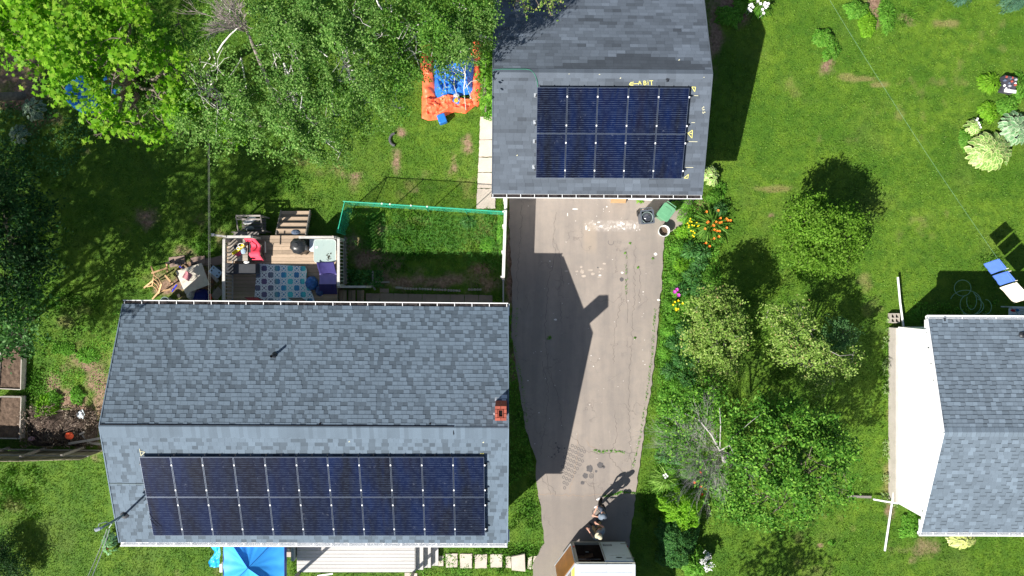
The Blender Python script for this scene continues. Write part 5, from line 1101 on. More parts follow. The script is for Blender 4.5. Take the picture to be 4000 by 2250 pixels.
wbk = thing('bucket', 'white plastic bucket with dark earth at the driveway edge below the green bin', 'bucket', W(2592, 900, 0)); c = W(2594, 902, .36); mb = MB(); mb.lathe((c[0], c[1], 0), [(.17, .0), (.185, .2), (.21, .38), (.225, .385), (.225, .40), (.205, .395), (.19, .36)], 30); mb.lathe((c[0], c[1], 0), [(.19, .36), (.175, .22), (.172, .21)], 30); mb.build('shell', mat('white_plastic', (.66, .67, .65), .5, .3, .06, 6), wbk, smooth=True)
mb = MB(); mb.lathe((c[0], c[1], .2), [(.176, .01), (0, .02)], 24); mb.build('earth', M_soil, wbk)
mb = MB(); mb.slab(W(2612, 790, .1), W(2660, 795, .1), W(2668, 768, .5), W(2620, 762, .5), .03); o = mb.build('black_crate', mat('black_crate', (.03, .035, .05), .3, .6)); tag(o, 'dark glossy panel leaning behind the green bin', 'panel')
# cinder block, downspouts, edging rail
cbk = MB(); p = W(3497, 1243, .2); M_block = mat('cinder_block', (.40, .36, .32), .95, .1, .15, 9, bump=.4)
for (dx, dy, sx, sy) in ((0, .17, .36, .04), (0, -.17, .36, .04), (0, 0, .28, .04), (-.16, 0, .04, .30), (.16, 0, .04, .30), (0.0, .085, .04, .13), (0.0, -.085, .04, .13)): cbk.box((p[0] + dx, p[1] + dy, .1), (sx, sy, .2))
o = cbk.build('cinder_block', M_block); tag(o, 'hollow cinder block lying by the top corner of the white sided house', 'block')
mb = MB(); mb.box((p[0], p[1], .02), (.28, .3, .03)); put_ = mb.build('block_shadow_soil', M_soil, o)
for (pts, lab) in (([(3507, 1082, .25), (3516, 1180, .25), (3529, 1278, .3)], 'white downspout extension running out over the grass from the upper house corner'), ([(3498, 1885, .35), (3480, 1990, .28), (3456, 2152, .12)], 'long white downspout extension pointing down the lawn from the lower house corner'), ([(3411, 1950, .2), (3450, 1957, .24), (3508, 1966, .3)], 'short white downspout extension crossing the long one at the lower corner')):
    mb = MB(); P = [W(*q) for q in pts]
    for a, b in zip(P[:-1], P[1:]): mb.beam(a, b, .062, .06)
    o = mb.build('downspout', M_white, bevel=.01); tag(o, lab, 'downspout', 'white downspout extensions')
mb = MB(); mb.beam(W(3312, 1938, .05), W(3402, 1941, .05), .09, .1, tone=.8); o = mb.build('edging_board', M_greywood); tag(o, 'grey edging board in the lawn just left of the crossing downspouts', 'board')
# hose
mb = MB(); pts = []
def arc(cx, cy, rx, ry, a0, a1, n, z=.05): return [W(3700 + (cx + rx * math.cos(t)) / 4.14, 950 + (cy + ry * math.sin(t)) / 4.14, z + .01 * k_) for k_, t in enumerate(np.linspace(a0, a1, n))]
M_hose = mat('green_hose', (.20, .38, .26), .5, .4)
for z, (cx, cy, rx, ry, a0, a1) in enumerate(((250, 725, 135, 130, 0, 6.28), (380, 990, 172, 170, -1.2, 4.2), (300, 950, 250, 190, 3.4, 6.6), (395, 930, 80, 140, -1.2, 3.6), (380, 1020, 210, 140, -1.0, 2.2), (620, 1030, 95, 120, -1.6, 2.0))): mb.tube(arc(cx, cy, rx, ry, a0, a1, 30, .04 + .01 * z), .011, 6)
o = mb.build('garden_hose', M_hose); tag(o, 'green garden hose lying in loose coils in the shade of the neighbouring house', 'hose')
# laundry
M_lblue = cloth('cornflower_towel', (.07, .15, .50)); M_cream = cloth('cream_towel', (.80, .74, .62))
def towel(P, h, m, label, seed):
    """hanging cloth from line points a-b, dropping h"""
    a, b = P
    def f(u, v):
        Q = a[None] + (b - a)[None] * u[:, None]; Q[:, 2] -= v * h; n = np.array([-(b - a)[1], (b - a)[0], 0]); n /= np.linalg.norm(n); sgn = -1 if n[0] > 0 else 1
        return Q + n[None] * sgn * ((v * .20 + .08 * v * v)[:, None] + (.05 * (vnoise(u * 4, v * 2, 1, seed, 2) - .5) * v)[:, None])
    V, F = grid_mesh(16, 16, f); o = put('towel', npmesh('towel', V, F, m, smooth=True)); o.modifiers.new('t', 'SOLIDIFY').thickness = .01; tag(o, label, 'towel', 'laundry on the line'); return o
towel((W(3903, 1010, 2.2), W(3936, 1050, 2.2)), .55, M_lblue, 'blue towel hanging at the upper left end of the laundry line', 101)
towel((W(3938, 1058, 2.2), W(3970, 1096, 2.2)), .55, M_lblue, 'blue towel hanging between another blue one and a cream sheet', 102)
towel((W(3972, 1102, 2.2), W(4030, 1165, 2.2)), .6, M_cream, 'cream sheet hanging at the lower right end of the laundry line', 103)
for (px, py, pl_) in ((3935, 1049, 'upper blue towel'), (3945, 1059, 'lower blue towel'), (3970, 1096, 'cream sheet')): mb = MB(); mb.box(W(px, py, 2.24), (.09, .02, .02), rz=.2); o = mb.build('clothes_peg', M_cream); tag(o, f'pale wooden clothes peg holding the corner of the {pl_}', 'peg', 'clothes pegs')
# plastic chair (neighbour)
pc = thing('plastic_chair', 'white plastic garden chair with red and blue cushions in the neighbour shade', 'chair', W(3958, 1222, 0)); M_pl = mat('white_resin', (.62, .68, .74), .4, .4); c = W(3963, 1225, .4)
mb = MB(); mb.prism(rrect(c[0] - .02, c[1], .22, .22, .06), .40, .43); mb.build('seat', M_pl, pc)
mb = MB()
for k in range(7): y = c[1] - .18 + k * .06; mb.beam((c[0] + .20, y, .43), (c[0] + .32, y, .88), .042, .012)
mb.tube([(c[0] + .2, c[1] - .22, .43), (c[0] + .33, c[1] - .2, .86), (c[0] + .35, c[1], .92), (c[0] + .33, c[1] + .2, .86), (c[0] + .2, c[1] + .22, .43)], .022, 8); mb.build('backrest', M_pl, pc)
for s in (-1, 1): bpart(pc, 'armrest', M_pl, lambda m: [m.tube([(c[0] - .24, c[1] + s * .26, .0), (c[0] - .22, c[1] + s * .26, .62), (c[0] + .22, c[1] + s * .25, .66)], .026, 8), m.tube([(c[0] + .28, c[1] + s * .24, 0), (c[0] + .22, c[1] + s * .24, .64)], .022, 8)])
for s, mm in ((.12, cloth('red_cushion', (.40, .02, .03))), (-.17, cloth('red_cushion', (.4, .02, .03)))): lump('cushion', 3963, 1225 - s * 105, .43, .12, .06, .07, mm, None, None, 5, parent=pc)
lump('cushion', 3975, 1212, .43, .09, .06, .08, cloth('blue_cushion', (.02, .14, .35)), None, None, 6, parent=pc)
mb = MB(); mb.tube([W(3925, 1197, .5), W(3945, 1202, .7), W(3965, 1210, .72), W(3980, 1235, .6)], .012, 6); o = mb.build('cord', M_grey); tag(o, 'dark cord draped over the white plastic chair', 'cord')
# garden ornament box
ob = thing('planter_box', 'small cluttered garden planter box with white base among lime shrubs', 'planter', W(3945, 330, 0)); mb = MB(); c = W(3945, 328, .3); mb.box((c[0], c[1], .15), (.50, .60, .3), rz=-.2); mb.build('box', cloth('dark_box', (.06, .06, .08)), ob)
rr = random.Random(8)
for k in range(14): q = W(3945 + rr.uniform(-24, 24), 325 + rr.uniform(-26, 30), .32); mb = MB(); mb.lathe(tuple(q), [(.05, -.04), (.045, .03), (0, .06)], 8, sx=rr.uniform(.6, 1.4)); mb.build('ornament', [C_wht, cloth('rust_red', (.35, .08, .06)), cloth('grey_stone', (.36, .36, .4)), cloth('slate_cloth', (.1, .13, .19))][k % 4], ob)
mb = MB(); mb.box(W(3946, 356, .34), (.45, .12, .04), rz=-.12); mb.build('white_ledge', C_wht, ob)
for (px, py, m_, lab) in ((438, 2106, C_bag, 'small blue pot in the leafy clump below the service mast'), (415, 2143, cloth('terracotta_pot', (.50, .16, .09)), 'small terracotta pot at the left of the leafy clump below the service mast')):
    mb = MB(); q = W(px, py, .3); mb.lathe((q[0], q[1], .0), [(.04, 0), (.06, .3), (.065, .33), (.05, .33), (.045, .26), (0, .26)], 14); o = mb.build('flower_pot', m_); tag(o, lab, 'pot', 'pots below the mast')

# ------------------------------------------------------------------ FRONT: white deck, gazebo, bench, trailer
M_wdeck = mat('pale_grey_boards', (.47, .455, .45), .7, .25, .10, 3, .08, 40, tone=True, streak=(.2, 1, 1))
fd = thing('front_deck', 'pale grey painted front deck with three steps in front of the bungalow', 'deck', W(1400, 2180, 0)); H2 = .8
xa, xb = W(1162, 0, H2)[0], W(1620, 0, H2)[0]; ya = W(0, 2233, H2)[1]; yb3 = -8.66; mb = MB(); y = ya; rr = random.Random(5)
while y < yb3: mb.box(((xa + xb) / 2, y + .066, H2 - .015), (xb - xa, .122, .03), tone=rr.uniform(.93, 1.06)); y += .135
mb.build('floor_boards', M_wdeck, fd)
mb = MB(); mb.box(((xa + xb) / 2, ya - .012, H2 - .14), (xb - xa, .03, .24)); mb.box((xa - .012, (ya + yb3) / 2, H2 - .14), (.03, yb3 - ya, .24)); mb.box((xb + .012, (ya + yb3) / 2, H2 - .14), (.03, yb3 - ya, .24)); mb.build('rim_board', M_wdeck, fd)
for k in range(3):
    z = H2 - .2 * (k + 1); x_ = xb + .03 + .27 * k; mb = MB(); mb.box((x_ + .065, (ya + yb3) / 2 + .0, z), (.13, yb3 - ya, .035), tone=.95); mb.box((x_ + .205, (ya + yb3) / 2, z), (.13, yb3 - ya, .035), tone=1.0); mb.box((x_, (ya + yb3) / 2, z + .09), (.02, yb3 - ya, .14), tone=.7); mb.build('step', M_wdeck, fd)
for xx in (xa + .06, xb - .06): mb = MB(); mb.box((xx, ya - .06, 1.25), (.09, .09, 2.5), tone=.8); mb.build('post', M_greywood, fd)
mb = MB(); mb.beam((xa + .06, ya - .06, 2.46), (xb - .06, ya - .06, 2.46), .07, .09, tone=.8); mb.build('top_beam', M_greywood, fd)
gz = thing('gazebo', 'bright blue pop-up gazebo canopy standing against the front of the bungalow', 'gazebo', (-9.4, -9.95, 0)); M_can = mat('blue_canopy', (.045, .34, .85), .5, .3, .04, 3, .05, 60); M_can2 = mat('dark_blue_valance', (.01, .05, .30), .5)
gx0, gx1, gy0, gy1, ze, za = -10.55, -8.32, -11.15, -8.86, 2.05, 2.62; cxg, cyg = (gx0 + gx1) / 2, (gy0 + gy1) / 2
for (p, q) in (((gx0, gy0), (gx1, gy0)), ((gx1, gy0), (gx1, gy1)), ((gx1, gy1), (gx0, gy1)), ((gx0, gy1), (gx0, gy0))):
    def f(u, v):
        p_ = np.array([*p, ze]); q_ = np.array([*q, ze]); a = np.array([cxg, cyg, za]); B_ = p_[None] + (q_ - p_)[None] * u[:, None]; P = B_ + (a[None] - B_) * (v * .999)[:, None]
        P[:, 2] -= .10 * np.sin(np.pi * v) * (1 - (2 * u - 1) ** 2) ; P[:, 2] += .035 * (1 - v) * np.sin((u - .5) * 26) * (vnoise(u * 3, v * 3 + q[0], 1, 120, 2)) ; return P
    V, F = grid_mesh(40, 24, f); o = put('canopy_panel', npmesh('canopy_panel', V, F, M_can, smooth=True), gz)
    mb = MB(); mb.beam((*p, ze - .12), (*q, ze - .12), .015, .26); mb.build('valance', M_can2, gz)
mb = MB(); [mb.tube([(x_, y_, ze + .012), (cxg, cyg, za + .012)], .010, 5) for x_ in (gx0, gx1) for y_ in (gy0, gy1)]; mb.build('seam_piping', M_can2, gz)
for x_ in (gx0 + .05, gx1 - .05):
    for y_ in (gy0 + .05, gy1 - .05): mb = MB(); mb.box((x_, y_, ze / 2), (.04, .04, ze)); mb.build('leg', M_flash, gz)
def fl_(u, v):
    a = W(826, 2136, 1.7); x = a[0] + .42 * u + .1 * np.sin(v * 6) * (1 - u); y = a[1] - .75 * v + .12 * u; return np.stack([x, y, 1.7 + .25 * u + .28 * (vnoise(u * 3, v * 3, .6, 131, 3) - .5)], 1)
V, F = grid_mesh(16, 24, fl_); o = put('gazebo_side_cloth', npmesh('gazebo_side_cloth', V, F[:, ::-1], mat('bright_blue_cloth', (.03, .42, .78), .4)), None); tag(o, 'lighter blue crumpled side cloth bundled at the left of the gazebo', 'cloth')
mb = MB(); c = W(868, 2210, 1.0); mb.beam(c + np.array([0, .1, 0]), c - np.array([0, .2, 0]), .1, .25); o = mb.build('white_box', C_wht); tag(o, 'small white item at the left leg of the gazebo', 'box')
sb = thing('garden_bench', 'beige and grey garden bench between the gazebo and the white deck', 'bench', (-8.0, -9.5, 0)); 
mb = MB(); mb.box((W(1124, 0, .5)[0], -9.55, .46), (.28, 1.75, .08)); mb.build('seat', mat('beige_seat', (.42, .35, .31), .6), sb, bevel=.02)
mb = MB(); mb.box((W(1144, 0, .9)[0], -9.55, .70), (.14, 1.75, .5)); mb.build('backrest', mat('grey_back', (.27, .32, .33), .6), sb, bevel=.04)
for yy in (-8.8, -10.3): mb = MB(); mb.box((W(1130, 0, .4)[0], yy, .21), (.4, .06, .42)); mb.build('leg', M_black, sb)
mb = MB(); c = W(1128, 2147, .52); mb.lathe(tuple(c), [(.0, .02), (.03, .02), (.04, 0)], 12); mb.build('knob', C_wht, sb)
mb = MB(); mb.beam(W(1240, 2249, .1), W(1300, 2241, .1), .06, .03); o = mb.build('white_stick', C_wht); tag(o, 'white plastic pipe lying on the grass below the white deck', 'pipe')

# trailer
tr = thing('cargo_trailer', 'white enclosed cargo trailer with its left rear door swung open', 'trailer', (3.35, -11.5, 0)); tx0, tx1, ty1, ty0, tz0, tz1 = 2.30, 4.42, -9.90, -13.6, .45, 2.5
M_tw = mat('trailer_white', (.70, .745, .79), .35, .5, .04, 3); M_tf = mat('trailer_frame', (.30, .30, .26), .5, .4, .15, 6); M_ply = mat('varnished_plywood', (.42, .17, .035), .45, .4, .35, 3, .1, 30, streak=(1, 1, .35)); M_tin = mat('trailer_inside', (.07, .045, .03), .8, .2, .4, 4); M_redl = mat('red_lens', (.45, .01, .02), .2, .6)
mb = MB(); mb.box((tx0 + .02, (ty0 + ty1) / 2, (tz0 + tz1) / 2), (.04, ty1 - ty0 - .1, tz1 - tz0 - .08)); mb.box((tx1 - .02, (ty0 + ty1) / 2, (tz0 + tz1) / 2), (.04, ty1 - ty0 - .1, tz1 - tz0 - .08)); mb.box(((tx0 + tx1) / 2, ty0 + .02, (tz0 + tz1) / 2), (tx1 - tx0 - .1, .04, tz1 - tz0 - .08)); mb.build('body', M_tw, tr)
mb = MB(); mb.box(((tx0 + tx1) / 2, (ty0 + ty1) / 2 - .0, tz1), (tx1 - tx0 + .03, ty1 - ty0 - .02, .05)); o = mb.build('roof', M_tw, tr, bevel=.02)
mb = MB(); mb.box(((tx0 + tx1) / 2, ty1 - .55 - 1.2, tz1 + .034), (tx1 - tx0 - .26, 2.9, .012)); mb.build('roof_sheet', mat('roof_sheet_blue', (.60, .66, .74), .4, .4), tr)
mb = MB()
for k in range(24): mb.box((tx0 + .18 + k * (tx1 - tx0 - .36) / 23, ty1 - .29, tz1 + .03), (.04, .02, .01))
mb.box(((tx0 + tx1) / 2 , ty1 - 1.5, tz1 + .044), (.008, 3.0, .006)); mb.build('roof_trim', M_flash, tr)
mb = MB(); mb.box((tx0 + .05, ty1 + .0, (tz0 + tz1) / 2), (.10, .09, tz1 - tz0)); mb.box((tx1 - .05, ty1, (tz0 + tz1) / 2), (.10, .09, tz1 - tz0)); mb.box(((tx0 + tx1) / 2, ty1, tz0), (tx1 - tx0 - .01, .1, .10)); mb.box(((tx0 + tx1) / 2, ty1, tz1 - .06), (tx1 - tx0 - .21, .08, .08)); mb.build('rear_frame', M_tf, tr)
mb = MB(); mb.box(((tx0 + tx1) / 2, (ty0 + ty1) / 2, tz0 - .02), (tx1 - tx0 - .12, ty1 - ty0 - .1, .06)); mb.build('floor', M_tin, tr)
mb = MB(); mb.box((tx0 + .45, ty1 - .9, tz0 + .5), (.5, .9, .9)); mb.box((3.0, ty1 - .5, tz0 + .25), (.3, .25, .4), rz=.3); mb.box((2.75, ty1 - .62, 1.2), (.12, .2, .7), rz=.2); mb.box((3.1, ty1 - .8, 1.35), (1.2, .05, .04)); mb.build('cargo', M_tin, tr)
mb = MB(); mb.box((2.9, ty1 - .3, tz0 + .1), (.12, .02, .05)); mb.box((2.95, ty1 - .45, .9), (.9, .015, .02)); mb.build('cargo_strap', M_flash, tr)
dr = MB(); dr.box((3.86, ty1 + .06, (tz0 + tz1) / 2), (1.02, .035, tz1 - tz0 - .14)); rd = dr.build('right_door', M_tw, tr, bevel=.01)
mb = MB(); mb.box((3.86 - .22, ty1 + .082, .88), (.33, .006, .17)); mb.build('plate_frame', M_black, rd)
mb = MB(); mb.box((3.64, ty1 + .088, .88), (.28, .006, .12)); mb.build('licence_plate', mat('plate_face', (.50, .56, .60), .4), rd)
mb = MB(); [mb.box((3.53 + k * .045, ty1 + .0925, .88), (.018, .004, .05)) for k in range(6)]; mb.build('plate_marks', M_dark, rd)
mb = MB(); V = [(3.90 + .12 * math.cos(t), ty1 + .082, 2.12 + .055 * math.sin(t)) for t in np.linspace(0, 6.28, 22)[:-1]]; mb.add(V, [tuple(range(21))[::-1]]); mb.add([(x, y + .001, z) for x, y, z in V], [tuple(range(21))]); mb.build('oval_badge', M_dark, rd)
mb = MB(); [mb.box((3.60 + k * .045, ty1 + .082, 1.92 - .002 * k), (.03, .004, .014 + .01 * (k % 3))) for k in range(13)]; mb.build('script_lettering', M_tf, rd)
for z in (.75, 2.2): mb = MB(); mb.box((4.30, ty1 + .09, z), (.28, .02, .03)); mb.build('hinge', M_tf, rd)
mb = MB(); mb.box((3.38, ty1 + .09, (tz0 + tz1) / 2), (.03, .03, tz1 - tz0 - .2)); mb.build('lock_bar', M_tf, rd)
mb = MB(); mb.box((tx0 + .05, ty1 + .055, .95), (.07, .02, .14)); mb.build('tail_light', M_redl, tr); mb = MB(); mb.box((tx1 - .05, ty1 + .055, .95), (.07, .02, .14)); mb.build('tail_light', M_redl, tr)
h0 = np.array([tx0 - .01, ty1 - .0, 0]); h1 = np.array([1.668, -10.73, 0]); dd = (h1 - h0) / np.linalg.norm(h1 - h0); nn = np.array([-dd[1], dd[0], 0]); nn = nn if nn[1] > 0 else -nn
zz0, zz1 = tz0 + .04, tz1 - .03; mb = MB(); mb.beam(h0 + [0, 0, (zz0 + zz1) / 2], h1 + [0, 0, (zz0 + zz1) / 2], .04, zz1 - zz0); od = mb.build('left_door', M_tw, tr)
mb = MB(); a = h0 + dd * .03 + nn * .026 + [0, 0, (zz0 + zz1) / 2]; b = h1 - dd * .03 + nn * .026 + [0, 0, (zz0 + zz1) / 2 ]; mb.beam(a + [0, 0, .04], b + [0, 0, .04], .012, zz1 - zz0 - .24); mb.build('plywood_lining', M_ply, od)
mb = MB(); mb.beam(h0 + nn * .03 + [0, 0, zz0 + .06], h1 + nn * .03 + [0, 0, zz0 + .06], .02, .12); mb.build('door_edge', M_flash, od); mb = MB(); mb.beam(h0 + [0, 0, zz1], h1 + [0, 0, zz1], .05, .03); mb.build('door_edge', M_flash, od)
M_yel = mat('yellow_decal', (.80, .74, .16), .5); mb = MB(); mb.box((tx0 - .003, ty1 - 1.3, 1.3), (.004, 1.9, 1.3)); sd = mb.build('side_decal', M_yel, tr)
mb = MB(); [mb.box((tx0 - .007, ty1 - .55 - k * .16, 1.5), (.004, .012, 1.0)) for k in range(9)]; mb.build('decal_stripes', M_black, sd)
for sx in (tx0 + .08, tx1 - .08):
    w = MB(); w.lathe((0, 0, 0), [(0, -.09), (.2, -.09), (.31, -.08), (.33, -.05), (.33, .05), (.31, .08), (.2, .09), (0, .09)], 24); o = w.build('wheel', M_black, tr, world_verts=False); o.rotation_euler = (0, rad(90), 0); o.location = Vector((sx, -11.8, .33)) - tr.location

# ------------------------------------------------------------------ PEOPLE
def skinobj(name, J, E, m, parent, root=0, sub=2):
    """one continuous limb-and-trunk surface grown over joints J=[(x,y,z,r[,r2])]"""
    bm = bmesh.new(); ly = bm.verts.layers.skin.verify(); vs = []
    for j in J: v = bm.verts.new(j[:3]); v[ly].radius = (j[3], j[4] if len(j) > 4 else j[3]); vs.append(v)
    vs[root][ly].use_root = True
    for a, b in E: bm.edges.new((vs[a], vs[b]))
    me = bpy.data.meshes.new(name); bm.to_mesh(me); bm.free(); me.materials.append(m); o = put(name, me, parent, False)
    s = o.modifiers.new('skin', 'SKIN'); s.use_smooth_shade = True; s.use_x_symmetry = False
    u = o.modifiers.new('sub', 'SUBSURF'); u.levels = sub; u.render_levels = sub; return o
def person(loc, rz, label, skin, shirt, trousers, shoes, capm, hands, feet, lean=(0, 0), headturn=0):
    p = thing('person', label, 'person', loc); p.rotation_euler.z = rz; lx, ly = lean
    hip = (0, 0, .93); ch = (lx, ly, 1.30); nk = (lx * 1.2, ly * 1.2 + .01, 1.47); hd = (lx * 1.4, ly * 1.4 + .05, 1.62)
    J = [(*hip, .11, .09), (lx * .5, ly * .5, 1.10, .115, .085), (*ch, .125, .09), (*nk, .05), (hd[0], hd[1] - .01, 1.57, .062, .07), (hd[0], hd[1], 1.66, .078, .092), (hd[0], hd[1], 1.72, .05, .06)]
    E = [(0, 1), (1, 2), (2, 3), (3, 4), (4, 5), (5, 6)]; clothE = []
    def chain(start, pts):
        i = start
        for q in pts: J.append(q); E.append((i, len(J) - 1)); i = len(J) - 1
        return i
    for s, H, Ft in ((-1, hands[0], feet[0]), (1, hands[1], feet[1])):
        sh = (ch[0] + s * .19, ch[1], 1.40); el = H[0]; wr = H[1]
        i = chain(2, [(*sh, .055), (*el, .038), (*wr, .026)])
        d = Vector(wr) - Vector(el); d.normalize(); sd = d.cross(Vector((0, 0, 1))); sd.normalize(); up = sd.cross(d)
        palm = Vector(wr) + d * .05; i = chain(i, [(*palm, .034, .016)])
        for k, L in enumerate((.070, .080, .074, .058)):
            b = palm + d * .035 + sd * (k - 1.5) * .020; b2 = b + d * L * .5 - up * .008; b3 = b + d * L * .85 - up * .035; chain(i, [(*b, .0095), (*b2, .0085), (*b3, .0075)])
        t = palm - d * .02 - sd * s * .035; t2 = t - sd * s * .022 + d * .03 - up * .015; t3 = t2 + d * .03 - up * .01; chain(i, [(*t, .011), (*t2, .010), (*t3, .0085)])
        kn = ((s * .09 + Ft[0]) / 2, Ft[1] / 2 + .05, .50); an = (Ft[0], Ft[1] - .03, .09)
        j = chain(0, [(s * .09, 0, .86, .085), (*kn, .058), (*an, .038), (Ft[0], Ft[1] + .10, .035, .035, .025)])
    skinobj('body', J, E, skin, p)
    # trousers, shirt, shoes follow the same joints
    TJ = [(0, 0, .99, .135, .11)]; TE = []
    for s, Ft in ((-1, feet[0]), (1, feet[1])):
        kn = ((s * .09 + Ft[0]) / 2, Ft[1] / 2 + .05, .50); n = len(TJ); TJ += [(s * .095, 0, .85, .10), (*kn, .074), (Ft[0], Ft[1] - .03, .12, .065)]; TE += [(0, n), (n, n + 1), (n + 1, n + 2)]
    skinobj('trousers', TJ, TE, trousers, p)
    SJ = [(0, 0, .93, .145, .115), (lx * .5, ly * .5, 1.12, .145, .11), (*ch, .155, .112), (lx * 1.15, ly * 1.15, 1.42, .085, .07)]; SE = [(0, 1), (1, 2), (2, 3)]
    for s, H in ((-1, hands[0]), (1, hands[1])):
        sh = Vector((ch[0] + s * .19, ch[1], 1.40)); el = Vector(H[0]); m_ = sh.lerp(el, .8); n = len(SJ); SJ += [(*sh, .078), (*m_, .062)]; SE += [(2, n), (n, n + 1)]
    skinobj('shirt', SJ, SE, shirt, p)
    for Ft in feet: mb = MB(); c = (Ft[0], Ft[1] + .05, 0); mb.lathe(c, [(.0, .01), (.052, .01), (.056, .035), (.05, .065), (.03, .09), (0, .10)], 16, sx=.85, sy=2.5); mb.build('shoe', shoes, p, smooth=True, world_verts=False)
    mb = MB(); mb.lathe((hd[0], hd[1] - .005, 1.665), [(.094, 0), (.096, .03), (.085, .075), (.05, .102), (0, .11)], 20, sy=1.15); pc_ = mb.build('cap', capm, p, smooth=True, world_verts=False)
    mb = MB(); t0 = headturn; mb.add([(hd[0] + .10 * math.sin(a + t0) * 1.0, hd[1] + .095 * math.cos(a + t0), 1.675) for a in np.linspace(-1.0, 1.0, 8)] + [(hd[0] + (.10 + .08 * math.cos(a)) * math.sin(a + t0), hd[1] + (.095 + .09 * math.cos(a)) * math.cos(a + t0), 1.66) for a in np.linspace(-1.0, 1.0, 8)], [(i, i + 1, 9 + i, 8 + i) for i in range(7)]); o = mb.build('brim', capm, pc_, world_verts=False); o.modifiers.new('t', 'SOLIDIFY').thickness = .006
    f = MB(); f.tube([(hd[0], hd[1] + .088, 1.64), (hd[0], hd[1] + .118, 1.605), (hd[0], hd[1] + .095, 1.60)], [.010, .016, .010], 8); f.build('nose', skin, p, world_verts=False)
    for s in (-1, 1):
        f = MB(); f.lathe((hd[0] + s * .032, hd[1] + .088, 1.64), [(0, -.008), (.009, 0), (0, .008)], 8); f.build('eye', M_dark, p, world_verts=False)
        f = MB(); f.lathe((hd[0] + s * .086, hd[1], 1.60), [(0, 0), (.012, .02), (.014, .04), (0, .06)], 8, sx=.5); f.build('ear', skin, p, world_verts=False)
    f = MB(); f.box((hd[0], hd[1] + .098, 1.572), (.045, .008, .008)); f.build('mouth', mat('lips', (.35, .12, .10)), p, world_verts=False); return p
M_skin = mat('skin', (.55, .30, .22), .55, .4, .04, 9)
person((3.44, -8.42, 0), rad(118), 'person in a dark t-shirt, black trousers, grey cap and white shoes on the open driveway', M_skin, cloth('charcoal_shirt', (.065, .08, .11)), cloth('black_trousers', (.014, .014, .016)), cloth('white_shoe', (.72, .72, .74)), cloth('slate_cap', (.17, .21, .26)),
       [((-.24, .10, 1.16), (-.08, .33, 1.12)), ((.25, .10, 1.16), (.06, .35, 1.13))], [(-.11, .10), (.12, -.12)], lean=(0, .02))
person((3.32, -9.28, 0), rad(50), 'person in a grey shirt, khaki trousers and tan cap standing right behind the trailer', M_skin, cloth('grey_blue_shirt', (.20, .24, .28)), cloth('khaki_trousers', (.22, .18, .10)), M_black, cloth('tan_cap', (.55, .50, .36)),
       [((-.27, .10, 1.14), (-.20, .36, 1.10)), ((.27, .04, 1.12), (.20, .26, 1.02))], [(-.16, .06), (.14, -.04)], lean=(0, .03), headturn=-.4)
mb = MB(); c = W(2331, 2008, 1.1); mb.tube([c + np.array([.12 * math.cos(t) - .05, .08 * math.sin(t) + .06, -.1 * math.sin(t)]) for t in np.linspace(0, 5.9, 16)], .008, 6); o = mb.build('cable_loop', M_black); tag(o, 'thin black cable loop held by the person in the dark t-shirt', 'cable')

# ------------------------------------------------------------------ FOLIAGE
T_small = np.array([(0, -.5), (.30, -.05), (.0, .5), (-.30, -.05)])
T_oval = np.array([(0, -.5), (.22, -.25), (.25, .1), (0, .5), (-.25, .1), (-.22, -.25)])
T_maple = np.array([(0, -.5), (.16, -.22), (.46, -.26), (.30, .02), (.44, .26), (.16, .20), (0, .55), (-.16, .20), (-.44, .26), (-.30, .02), (-.46, -.26), (-.16, -.22)])
T_long = np.array([(0, 0), (.10, .35), (.07, .7), (0, 1), (-.07, .7), (-.10, .35)])
def leafmesh(C, size, T, r, up=1.0, spread=.7, out=None, outw=.0, tang=None, droop=0.0):
    """leaf-shaped faces at centres C"""
    n = len(C); nr = r.normal(size=(n, 3)) * spread; nr[:, 2] += up
    if out is not None: nr += out * outw
    nr /= np.linalg.norm(nr, axis=1)[:, None]
    t = r.normal(size=(n, 3)) if tang is None else tang + r.normal(size=(n, 3)) * .25
    t -= nr * np.sum(t * nr, 1)[:, None]; t /= np.linalg.norm(t, axis=1)[:, None] + 1e-9; b = np.cross(nr, t)
    s = size * r.uniform(.65, 1.3, n); k = len(T)
    V = C[:, None, :] + s[:, None, None] * (T[None, :, 0, None] * b[:, None, :] + T[None, :, 1, None] * t[:, None, :])
    V += nr[:, None, :] * (s[:, None] * -.35 * np.abs(T[None, :, 0]))[:, :, None]
    if droop: V[:, :, 2] -= (s[:, None] * droop * T[None, :, 1] ** 2)
    return V.reshape(-1, 3), np.arange(n * k).reshape(n, k)
